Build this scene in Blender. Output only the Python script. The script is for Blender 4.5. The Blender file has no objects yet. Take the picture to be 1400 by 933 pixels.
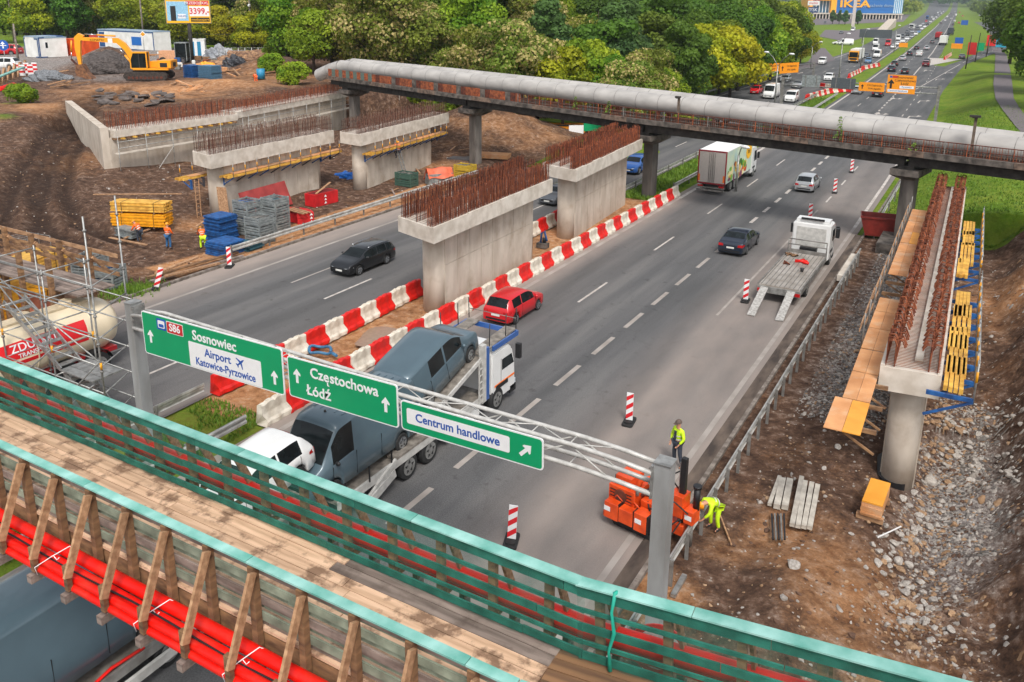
import bpy, bmesh, math, random
import numpy as np
from mathutils import Vector, Matrix, Quaternion
R_ = math.radians
S = bpy.context.scene
COL = S.collection
rnd = random.Random(7)

# ------------------------------------------------------------------ camera
CX, CY, FP, CAMH = 698., 302., 1150., 15.5
RW = np.array([[0.86404351, 0.13652745, -0.48455037], [0.50333356, -0.21675347, 0.83646474], [0.00917242, -0.9666324, -0.25600328]])
RW[0] = np.cross(RW[1], RW[2]) * np.sign(np.dot(np.cross(RW[1], RW[2]), RW[0]))
def at(px, py, z=0.0):
 """where the sight line of a photograph pixel (1400 wide) meets height z"""
 w = RW @ np.array([px - CX, py - CY, FP]);t = (z - CAMH) / w[2]
 return Vector((w[0] * t, w[1] * t, z))
def pix(x, y, z):
 c = RW.T @ np.array([x, y, z - CAMH]);return CX + FP * c[0] / c[2], CY + FP * c[1] / c[2]
cam = bpy.data.cameras.new('camera');co = bpy.data.objects.new('camera', cam);COL.objects.link(co)
cx_, cy_, cz_ = RW @ np.array([1, 0, 0]), -(RW @ np.array([0, 1, 0])), -(RW @ np.array([0, 0, 1]))
m = Matrix.Identity(4)
for i in range(3):
 m[i][0], m[i][1], m[i][2] = cx_[i], cy_[i], cz_[i]
m.translation = (0, 0, CAMH)
co.matrix_world = m
cam.sensor_width = 36;cam.lens = 36 * FP / 1400;cam.shift_x = 2 / 1400;cam.shift_y = (CY - 466.5) / 1400
cam.clip_start = .2;cam.clip_end = 9000
S.camera = co
# ------------------------------------------------------------------ light
w = bpy.data.worlds.new("World");S.world = w;w.use_nodes = True
nt = w.node_tree;nt.nodes.clear()
sky = nt.nodes.new('ShaderNodeTexSky');sky.sky_type = 'NISHITA';sky.sun_disc = False
sky.sun_elevation = R_(52);sky.sun_rotation = R_(140);sky.dust_density = 3;sky.air_density = 1.2
hs = nt.nodes.new('ShaderNodeHueSaturation');hs.inputs['Saturation'].default_value = .28
bg = nt.nodes.new('ShaderNodeBackground');bg.inputs[1].default_value = .135
ow = nt.nodes.new('ShaderNodeOutputWorld')
nt.links.new(sky.outputs[0], hs.inputs['Color']);nt.links.new(hs.outputs[0], bg.inputs[0]);nt.links.new(bg.outputs[0], ow.inputs[0])
sun = bpy.data.lights.new('sun', 'SUN');sun.energy = 1.5;sun.angle = R_(14);sun.color = (1, .96, .9)
so = bpy.data.objects.new('sun', sun);COL.objects.link(so)
so.rotation_euler = (R_(38), 0, R_(40));so.location = (0, 0, 60)
S.view_settings.view_transform = 'Standard';S.view_settings.look = 'None';S.view_settings.gamma = 1
S.view_settings.exposure = 0.58

# ------------------------------------------------------------------ helpers
MATS = {}
def lin(c):
 if isinstance(c, str):
  c = [int(c[i:i + 2], 16) / 255 for i in (0, 2, 4)]
  c = [x / 12.92 if x <= .04045 else ((x + .055) / 1.055) ** 2.4 for x in c]
 return (c[0], c[1], c[2], 1)
def M(name, col, rough=.7, metal=0., var=.18, scale=6., bump=.0, col2=None, coat=0., stretch=None, detail=5, rand=0., spec=None, trans=0, emit=0, world=False, edge=(.35, .65)):
 """principled with noise-mottled colour, optional second colour, bump"""
 if name in MATS: return MATS[name]
 mt = bpy.data.materials.new(name);mt.use_nodes = True;n = mt.node_tree;N = n.nodes;L = n.links
 b = N['Principled BSDF'];c = lin(col)
 if col2 is None: col2 = [x * (1 - var) for x in c[:3]];c1 = [min(1, x * (1 + var * .6)) for x in c[:3]]
 else: c1 = c[:3];col2 = lin(col2)[:3]
 tc = N.new('ShaderNodeTexCoord');mp = N.new('ShaderNodeMapping');nz = N.new('ShaderNodeTexNoise')
 if world:
  g = N.new('ShaderNodeNewGeometry');L.new(g.outputs['Position'], mp.inputs[0])
 else: L.new(tc.outputs['Object'], mp.inputs[0])
 if stretch: mp.inputs['Scale'].default_value = stretch
 L.new(mp.outputs[0], nz.inputs['Vector']);nz.inputs['Scale'].default_value = scale;nz.inputs['Detail'].default_value = detail
 rp = N.new('ShaderNodeValToRGB');rp.color_ramp.elements[0].position = edge[0];rp.color_ramp.elements[1].position = edge[1]
 rp.color_ramp.elements[0].color = (*col2, 1);rp.color_ramp.elements[1].color = (*c1, 1)
 L.new(nz.outputs[0], rp.inputs[0]);out = rp.outputs[0]
 if rand:
  oi = N.new('ShaderNodeObjectInfo');mr = N.new('ShaderNodeMapRange');mr.inputs[3].default_value = 1 - rand;mr.inputs[4].default_value = 1 + rand
  L.new(oi.outputs['Random'], mr.inputs[0]);h = N.new('ShaderNodeHueSaturation');L.new(mr.outputs[0], h.inputs['Value']);L.new(out, h.inputs['Color']);out = h.outputs[0]
 L.new(out, b.inputs['Base Color']);b.inputs['Roughness'].default_value = rough;b.inputs['Metallic'].default_value = metal
 if coat: b.inputs['Coat Weight'].default_value = coat;b.inputs['Coat Roughness'].default_value = .08
 if spec is not None: b.inputs['Specular IOR Level'].default_value = spec
 if bump:
  bp = N.new('ShaderNodeBump');bp.inputs['Strength'].default_value = bump;bp.inputs['Distance'].default_value = .02
  n2 = N.new('ShaderNodeTexNoise');n2.inputs['Scale'].default_value = scale * 4;n2.inputs['Detail'].default_value = 4
  L.new(mp.outputs[0], n2.inputs['Vector']);L.new(n2.outputs[0], bp.inputs['Height']);L.new(bp.outputs[0], b.inputs['Normal'])
 if emit: b.inputs['Emission Color'].default_value = c;b.inputs['Emission Strength'].default_value = emit
 MATS[name] = mt;return mt

class MB:
 def __init__(s): s.v = [];s.f = [];s.mi = [];s.sm = [];s.cur = 0;s.smooth = False
 def add(s, vs, fs, smooth=None):
  o = len(s.v);s.v += [tuple(v) for v in vs]
  for f in fs: s.f.append([i + o for i in f]);s.mi.append(s.cur);s.sm.append(s.smooth if smooth is None else smooth)
  return s
 def box(s, x0, x1, y0, y1, z0, z1, mat=None):
  vs = [(x, y, z) for x in (x0, x1) for y in (y0, y1) for z in (z0, z1)]
  if mat is not None: vs = [mat @ Vector(v) for v in vs]
  return s.add(vs, [(0, 1, 3, 2), (4, 6, 7, 5), (0, 4, 5, 1), (2, 3, 7, 6), (0, 2, 6, 4), (1, 5, 7, 3)])
 def cbox(s, c, d, mat=None):
  return s.box(c[0] - d[0] / 2, c[0] + d[0] / 2, c[1] - d[1] / 2, c[1] + d[1] / 2, c[2] - d[2] / 2, c[2] + d[2] / 2, mat)
 def beam(s, p0, p1, a, b, up=(0, 0, 1)):
  """rectangular bar, a wide (sideways), b high (along up)"""
  p0, p1 = Vector(p0), Vector(p1);d = (p1 - p0).normalized();u = Vector(up)
  r = d.cross(u)
  if r.length < 1e-4: r = d.cross(Vector((1, 0, 0)))
  r.normalize();u = r.cross(d)
  vs = [p + r * i * a / 2 + u * j * b / 2 for p in (p0, p1) for i, j in ((-1, -1), (1, -1), (1, 1), (-1, 1))]
  return s.add(vs, [(0, 3, 2, 1), (4, 5, 6, 7), (0, 1, 5, 4), (1, 2, 6, 5), (2, 3, 7, 6), (3, 0, 4, 7)])
 def tube(s, pts, r, n=8, cap=True, smooth=True):
  pts = [Vector(p) for p in pts];rs = r if isinstance(r, (list, tuple)) else [r] * len(pts);o = len(s.v);vs = [];fs = []
  prev = None
  for i, p in enumerate(pts):
   d = (pts[min(i + 1, len(pts) - 1)] - pts[max(i - 1, 0)]).normalized()
   if prev is None:
    a = d.cross(Vector((0, 0, 1)))
    if a.length < 1e-3: a = d.cross(Vector((1, 0, 0)))
   else: a = prev - d * prev.dot(d)
   a.normalize();prev = a;b = d.cross(a)
   vs += [p + (a * math.cos(t * 2 * math.pi / n) + b * math.sin(t * 2 * math.pi / n)) * rs[i] for t in range(n)]
  for i in range(len(pts) - 1):
   for t in range(n): fs.append((i * n + t, i * n + (t + 1) % n, (i + 1) * n + (t + 1) % n, (i + 1) * n + t))
  s.add(vs, fs, smooth)
  if cap:
   k = len(s.v) - len(vs);s.f.append([k + t for t in range(n)][::-1]);s.f.append([k + (len(pts) - 1) * n + t for t in range(n)]);s.mi += [s.cur] * 2;s.sm += [False] * 2
  return s
 def prism(s, poly, z0, z1, mat=None):
  n = len(poly);vs = [(x, y, z0) for x, y in poly] + [(x, y, z1) for x, y in poly]
  if mat is not None: vs = [mat @ Vector(v) for v in vs]
  return s.add(vs, [tuple(range(n))[::-1], tuple(range(n, 2 * n))] + [(i, (i + 1) % n, (i + 1) % n + n, i + n) for i in range(n)])
 def quad(s, a, b, c, d): return s.add([a, b, c, d], [(0, 1, 2, 3)])
 def sphere(s, c, r, n=8, k=5, sc=(1, 1, 1)):
  vs = [];fs = []
  for i in range(k + 1):
   t = math.pi * i / k
   for j in range(n): a = 2 * math.pi * j / n;vs.append((c[0] + r * sc[0] * math.sin(t) * math.cos(a), c[1] + r * sc[1] * math.sin(t) * math.sin(a), c[2] + r * sc[2] * math.cos(t)))
  for i in range(k):
   for j in range(n): fs.append((i * n + j, (i + 1) * n + j, (i + 1) * n + (j + 1) % n, i * n + (j + 1) % n))
  return s.add(vs, fs, True)
 def mesh(s, name, mats, off=None):
  me = bpy.data.meshes.new(name)
  v = s.v if off is None else [(x - off[0], y - off[1], z - off[2]) for x, y, z in s.v]
  me.from_pydata(v, [], s.f)
  for mt in (mats if isinstance(mats, (list, tuple)) else [mats]): me.materials.append(mt)
  me.polygons.foreach_set('material_index', s.mi);me.polygons.foreach_set('use_smooth', s.sm)
  me.update();return me
def obj(name, mb, mats, parent=None, world=False, loc=None):
 """link as ONE mesh object;world=True: vertices given in scene space"""
 off = None
 if world:
  off = parent.matrix_basis.translation if parent is not None else (loc if loc is not None else None)
  if parent is not None and parent.parent is not None: off = parent.parent.matrix_basis.translation + off
 me = mb.mesh(name, mats, off) if isinstance(mb, MB) else mb
 o = bpy.data.objects.new(name, me);COL.objects.link(o)
 if parent is not None: o.parent = parent
 elif loc is not None: o.location = loc
 return o
def tag(o, label=None, cat=None, group=None, kind=None):
 if label: o['label'] = label
 if cat: o['category'] = cat
 if group: o['group'] = group
 if kind: o['kind'] = kind
 return o
def thing(name, label, cat, loc=(0, 0, 0), rz=0., group=None):
 o = bpy.data.objects.new(name, None);COL.objects.link(o);o.location = loc;o.rotation_euler = (0, 0, rz);o.empty_display_size = .3
 return tag(o, label, cat, group)
def struct(name, mb, mats): return tag(obj(name, mb, mats), kind='structure')
def copy_tree(o, loc=None, rz=None, label=None, group=None, mats=None, scale=None, parent=None):
 c = o.copy();COL.objects.link(c)
 if parent is not None: c.parent = parent
 if loc is not None: c.location = loc
 if rz is not None: c.rotation_euler = (c.rotation_euler[0], c.rotation_euler[1], rz)
 if scale is not None: c.scale = (scale,) * 3 if not isinstance(scale, tuple) else scale
 if label: c['label'] = label
 if group: c['group'] = group
 for k in o.children:
  n = copy_tree(k, parent=c, mats=mats)
 if mats and o.type == 'MESH':
  for i, sl in enumerate(c.material_slots):
   old = sl.material
   if old and old.name in mats: sl.link = 'OBJECT';sl.material = mats[old.name]
 return c
def text_mb(txt, size, mat, parent, mtx, name='lettering', ext=.004, align='CENTER', sx=1., bold=0.):
 cu = bpy.data.curves.new('t', 'FONT');cu.body = txt;cu.size = size;cu.extrude = ext;cu.align_x = align;cu.align_y = 'CENTER';cu.resolution_u = 3;cu.offset = bold
 to = bpy.data.objects.new('t', cu);me = bpy.data.meshes.new_from_object(to)
 bpy.data.objects.remove(to);bpy.data.curves.remove(cu)
 me.transform(mtx @ Matrix.Diagonal((sx, 1, 1, 1)));me.materials.clear();me.materials.append(mat);me.name = name
 o = bpy.data.objects.new(name, me);COL.objects.link(o);o.parent = parent;return o
def smooth01(a, b, x):
 t = np.clip((x - a) / (b - a), 0, 1);return t * t * (3 - 2 * t)
def vnoise(x, y, s, seed=0):
 """cheap smooth value noise on arrays, -1..1"""
 x = np.asarray(x, float) / s + seed * 17.3;y = np.asarray(y, float) / s + seed * 5.7
 xi, yi = np.floor(x), np.floor(y);fx, fy = x - xi, y - yi;fx = fx * fx * (3 - 2 * fx);fy = fy * fy * (3 - 2 * fy)
 h = lambda a, b: (np.modf(np.abs(np.sin(a * 127.1 + b * 311.7 + seed) * 43758.5453))[0])
 return ((h(xi, yi) * (1 - fx) + h(xi + 1, yi) * fx) * (1 - fy) + (h(xi, yi + 1) * (1 - fx) + h(xi + 1, yi + 1) * fx) * fy) * 2 - 1
CX_Y = [-200, 70, 128, 178, 210, 300, 430, 600, 826, 1374, 3000];CX_V = [0, 0, -.7, -2.1, -3.3, -6.6, -12.6, -20.5, -32, -59, -145]
def cx(y): return np.interp(y, CX_Y, CX_V)           # sideways bend of the motorway
def LEFTEDGE(y): return np.interp(y, [-200, 60, 110, 135, 180, 300, 430, 700, 1217, 3000], [-38.2, -38.3, -39.5, -42.0, -42.2, -44, -52, -66, -101, -230])
def MEDL(y): return np.interp(y, [0, 110, 229, 360, 3000], [-25.7, -26.2, -28.6, -34.6, -171])

def ground_h(x, y):
 x = np.asarray(x, float);y = np.asarray(y, float)
 h = np.zeros(np.broadcast(x, y).shape) - .07
 # left: site floor rising to the plateau behind the abutment
 site = smooth01(-39.5, -42, x)
 xw = np.interp(y, [20, 42, 55, 75, 90, 140], [-62.5, -62.5, -62.1, -65.6, -60, -60]);wing = 42.6 + (-62.5 - x) * .47
 behind = smooth01(xw - .45, xw - 1.0, x) * smooth01(wing + .15, wing + .7, y)
 fade = 1 - smooth01(128, 180, y)
 gent = 4.3 * np.clip((-45 - x) / 38, 0, 1) ** 1.1 * smooth01(13, 33, y) * (1 - .7 * smooth01(43, 56, y) * (x > -80))
 h = h + (4.5 * behind + gent * (1 - behind)) * fade
 h = h + site * (.16 * vnoise(x, y, 2.1, 1) + .25 * vnoise(x, y, 6, 2)) * (y < 150) * smooth01(-39.5, -46, x)
 # spoil heap behind the second pier row, small ones
 for (gx, gy, a, rx, ry) in ((-49, 80, 3.6, 11, 8), (-57, 70, 2.0, 6, 5), (-38.5, 14, 0, 4, 4), (-121, 84, 3.1, 6.5, 5.5), (-95, 92, 2.3, 7, 5), (-82, 73, 1.0, 8, 4), (-47, 20, 1.0, 4, 4)):
  d = ((x - gx) / rx) ** 2 + ((y - gy) / ry) ** 2
  h = h + a * np.exp(-d * 1.3) * (1 + .12 * vnoise(x, y, 1.3, 5))
 # haul track ruts in the left slope
 # right: worked strip, bank beyond
 rt = smooth01(-5.6, -4.4, x) * (y < 68)
 h = h + rt * (.10 * vnoise(x, y, 1.1, 3) + .16 * vnoise(x, y, 3.2, 4) + .05 * vnoise(x, y, .45, 6))
 h = h + (3.2 * smooth01(.7, 4.6, x) + .35 * smooth01(.5, 1.5, x) * vnoise(x, y, 1.4, 12) + .14 * smooth01(.5, 1.2, x) * vnoise(x, y, .5, 13)) * (y < 62) + (y >= 62) * (2.2 * smooth01(-7.0, 1.0, x - np.maximum(cx(y), -4)) + 1.5 * smooth01(3, 12, x)) * (1 - smooth01(185, 230, y))
 h = h - .45 * np.exp(-((x + .2) / 1.0) ** 2) * (y < 33) * smooth01(18, 24, y)
 h = h + .5 * np.exp(-((x + 3.2) / 1.4) ** 2 - ((y - 20) / 3.) ** 2)
 # far hills close the view
 h = h + 26 * smooth01(1500, 3200, y) + 10 * smooth01(180, 600, -x - .25 * y) * smooth01(60, 300, y)
 return h

# ------------------------------------------------------------------ ground
def geo(a, b, d0, g):
 out = [a];d = d0
 while (out[-1] < b) if b > a else (out[-1] > b):
  out.append(out[-1] + (d if b > a else -d));d *= g
 return out
xs = sorted(set([round(v, 3) for v in geo(-150, -3500, 3, 1.15)[1:] + list(np.arange(-150, -80, 1.2)) + list(np.arange(-80, -5.6, .42)) + list(np.arange(-5.6, 6, .16)) + geo(6, 900, .5, 1.2)]))
ys = sorted(set([round(v, 3) for v in [-60, -40, -20, -8, 0, 6] + list(np.arange(10, 68, .22)) + list(np.arange(68, 130, .8)) + geo(130, 4200, 1.2, 1.06)]))
X, Y = np.meshgrid(np.array(xs), np.array(ys));Z = ground_h(X, Y)
nx, ny = len(xs), len(ys)
me = bpy.data.meshes.new('ground')
idx = np.arange(nx * ny).reshape(ny, nx)
fa = np.stack([idx[:-1, :-1], idx[:-1, 1:], idx[1:, 1:], idx[1:, :-1]], -1).reshape(-1, 4)
me.vertices.add(nx * ny);me.vertices.foreach_set('co', np.stack([X, Y, Z], -1).ravel())
me.loops.add(fa.size);me.loops.foreach_set('vertex_index', fa.ravel())
me.polygons.add(len(fa));me.polygons.foreach_set('loop_start', np.arange(len(fa)) * 4);me.polygons.foreach_set('loop_total', np.full(len(fa), 4));me.update(calc_edges=True)
me.polygons.foreach_set('use_smooth', np.ones(len(fa), bool))
rgt = X > -8.0 + cx(Y)
jit = 1.2 * vnoise(X, Y, 4, 8) + .5 * vnoise(X, Y, 1.2, 9)
zg = np.ones_like(X)
zg = np.where(rgt & (Y < 60.5 + jit * .6), 0, zg)
zg = np.where((X < -38) & (X > -175 + jit * 3) & (Y < 112 + .35 * (-X - 60).clip(0, 60) * .6 + 3 * jit), 0, zg)
zg = np.where((X > -52) & (X < -38) & (Y > 93 + 2 * jit), 1, zg)
zg = np.where((X > -26) & (X < -21) & (Y < 63 + jit) & (Y > 20.5), 0, zg)
zg = np.where((X > -26) & (X < -21) & (Y <= 20.5), (jit > -.1) * .8, zg)
vg = at(175, 515);zg = np.maximum(zg, .9 * np.exp(-((X - at(172, 398)[0]) ** 2 + (Y - at(172, 398)[1]) ** 2) / 1.4))
for p in ((22, 150, 1.6), (8, 170, 1.2)):
 q = at(p[0], p[1], 3.5);zg = np.maximum(zg, .8 * np.exp(-((X - q[0]) ** 2 + (Y - q[1]) ** 2) / p[2] ** 2))
zo = np.zeros_like(X)
for px, py, z, r, a in ((300, 118, 4.5, 9, 1), (215, 125, 4.5, 10, .9), (390, 105, 4.5, 9, .7), (150, 120, 4.5, 6, .8), (45, 150, 4, 5, .8), (20, 340, 1, 2.2, 1), (600, 215, 1, 3, .6), (700, 190, 1, 7, .5), (1150, 790, 0, 2.2, .75), (1085, 730, 0, 1.8, .5), (1390, 400, 1.0, 4, .6), (895, 810, 0, 1.0, 1), (260, 290, 1, 1.6, .7), (1260, 880, 1.4, 1.6, .6), (1000, 760, 0, 1.0, .35), (525, 205, 0, 2, .8), (100, 210, 2.5, 3, .35)):
 q = at(px, py, z);zo = np.maximum(zo, a * np.exp(-((X - q[0]) ** 2 + (Y - q[1]) ** 2) / r ** 2))
zo = np.where((X > -26) & (X < -21) & (Y < 64), .85, zo)
zo = np.where((X > -42.2) & (X < -38.1) & (Y > 30) & (Y < 62), .95, zo)
zr = np.zeros_like(X)
zr = np.where(rgt & (Y < 60) & (Y > 31), np.exp(-((X + 3.6) / 1.5) ** 2) * smooth01(29, 36, Y), zr)
zr = np.maximum(zr, (Y < 60) * np.exp(-((X - .6) / 1.3) ** 2 - ((Y - 28) / 5.5) ** 2))
zr = np.maximum(zr, .7 * np.exp(-((X - at(140, 95, 5.5)[0]) ** 2 + (Y - at(140, 95, 5.5)[1]) ** 2) / 36) * (X < -60))
zr = np.maximum(zr, .8 * smooth01(-118, -128, X) * (Y < 125))
zt = np.zeros_like(X)
# tyre ruts of the haul road: two wheel-track pairs sweeping up the left slope
trk = [(20, 330, .6), (30, 280, 1.5), (45, 225, 2.6), (75, 175, 3.8), (118, 135, 4.4), (165, 118, 4.5)]
trk = [at(*p) for p in trk]
trk2 = [at(*p) for p in ((150, 330, .3), (85, 300, 1.0), (62, 250, 2.0), (80, 195, 3.3), (118, 145, 4.3), (165, 122, 4.5))]
for T in (trk, trk2):
 for off in (-1.0, 1.0):
  P_ = []
  for i in range(len(T) - 1):
   for t in np.linspace(0, 1, 45, endpoint=False): P_.append(T[i].lerp(T[i + 1], t))
  for i, p in enumerate(P_[:-1]):
   d = (P_[i + 1] - p);d.z = 0;d.normalize();qx, qy = p.x - d.y * off, p.y + d.x * off
   sel = (np.abs(X - qx) < 2.2) & (np.abs(Y - qy) < 2.2)
   zt[sel] = np.maximum(zt[sel], np.exp(-((X[sel] - qx) ** 2 + (Y[sel] - qy) ** 2) / .45))
Z2 = Z - .42 * zt + .10 * (zt > .02) * (zt < .3);co_ = np.stack([X, Y, Z2], -1);me.vertices.foreach_set('co', co_.ravel());me.update()
ca = me.color_attributes.new('zone', 'FLOAT_COLOR', 'POINT')
ca.data.foreach_set('color', np.stack([zg, zo, zr, zt], -1).ravel().astype(np.float32))
gm = bpy.data.materials.new('earth');gm.use_nodes = True;n = gm.node_tree;N, L = n.nodes, n.links;b = N['Principled BSDF'];b.inputs['Roughness'].default_value = .95;b.inputs['Specular IOR Level'].default_value = .15
at_ = N.new('ShaderNodeAttribute');at_.attribute_name = 'zone';sp = N.new('ShaderNodeSeparateColor');L.new(at_.outputs['Color'], sp.inputs[0])
gp = N.new('ShaderNodeNewGeometry')
def nz(scale, det=6, rough=.6):
 q = N.new('ShaderNodeTexNoise');q.inputs['Scale'].default_value = scale;q.inputs['Detail'].default_value = det;q.inputs['Roughness'].default_value = rough;L.new(gp.outputs['Position'], q.inputs['Vector']);return q.outputs[0]
def ramp(src, stops):
 r = N.new('ShaderNodeValToRGB');e = r.color_ramp.elements
 while len(e) < len(stops): e.new(.5)
 for i, (p, c) in enumerate(stops): e[i].position = p;e[i].color = lin(c)
 L.new(src, r.inputs[0]);return r.outputs[0]
def mix(f, a, b_, typ='MIX'):
 q = N.new('ShaderNodeMix');q.data_type = 'RGBA';q.blend_type = typ
 if isinstance(f, (int, float)): q.inputs[0].default_value = f
 else: L.new(f, q.inputs[0])
 L.new(a, q.inputs[6]);L.new(b_, q.inputs[7]);return q.outputs[2]
def math_(op, a, b_=None, clamp=False):
 q = N.new('ShaderNodeMath');q.operation = op;q.use_clamp = clamp
 for i, v in enumerate((a, b_)):
  if v is None: continue
  if isinstance(v, (int, float)): q.inputs[i].default_value = v
  else: L.new(v, q.inputs[i])
 return q.outputs[0]
n1, n2_, n3, n4 = nz(.35), nz(2.2, 8, .7), nz(9, 6, .7), nz(.09, 4)
dark = ramp(n2_, [(.3, '31251f'), (.5, '5a4437'), (.72, '886c59')])
oran = ramp(n2_, [(.3, '8a5a38'), (.5, 'b8865c'), (.72, 'd0a884')])
grey = ramp(n3, [(.35, '55504e'), (.5, '8c8683'), (.62, 'c2beb8')])
gras = ramp(n2_, [(.3, '3f540f'), (.5, '5a751c'), (.72, '84903a')])
gras2 = ramp(n1, [(.35, '527812'), (.65, '8a9038')]);gras = mix(.4, gras, gras2)
fo = math_('MULTIPLY_ADD', n1, 1.6);fo.node.inputs[2].default_value = -.88
fo = math_('ADD', math_('MULTIPLY', sp.outputs[1], 1.0), fo.node.outputs[0]);fo = math_('ADD', fo, math_('MULTIPLY', math_('SUBTRACT', n3, .5), .9), True)
c = mix(fo, dark, oran)
fr = math_('ADD', math_('MULTIPLY', sp.outputs[2], 1.15), math_('MULTIPLY', math_('SUBTRACT', n2_, .55), 2.2), True)
c = mix(math_('MULTIPLY', fr, .9), c, grey)
# pale stone chips
vo = N.new('ShaderNodeTexVoronoi');vo.inputs['Scale'].default_value = 5.5;L.new(gp.outputs['Position'], vo.inputs['Vector'])
chip = math_('LESS_THAN', vo.outputs['Distance'], math_('MULTIPLY', math_('SUBTRACT', n2_, .36), .9));
chc = N.new('ShaderNodeRGB');chc.outputs[0].default_value = lin('b0a69a')
sc_ = N.new('ShaderNodeSeparateColor');L.new(vo.outputs['Color'], sc_.inputs[0])
c = mix(math_('MULTIPLY', math_('MULTIPLY', chip, math_('GREATER_THAN', sc_.outputs[0], .62)), .65), c, chc.outputs[0])
rut = N.new('ShaderNodeRGB');rut.outputs[0].default_value = lin('2c211c')
c = mix(math_('MULTIPLY', at_.outputs['Alpha'], .8), c, rut.outputs[0])
fg = math_('ADD', math_('MULTIPLY', sp.outputs[0], 1.5), math_('MULTIPLY', math_('SUBTRACT', n2_, .75), 1.2), True)
c = mix(fg, c, gras)
L.new(c, b.inputs['Base Color'])
bp = N.new('ShaderNodeBump');bp.inputs['Strength'].default_value = .9;bp.inputs['Distance'].default_value = .16;L.new(math_('ADD', n2_, math_('MULTIPLY', n3, .35)), bp.inputs['Height']);L.new(bp.outputs[0], b.inputs['Normal'])
me.materials.append(gm)
go = bpy.data.objects.new('ground', me);COL.objects.link(go);go['kind'] = 'structure'

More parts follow.
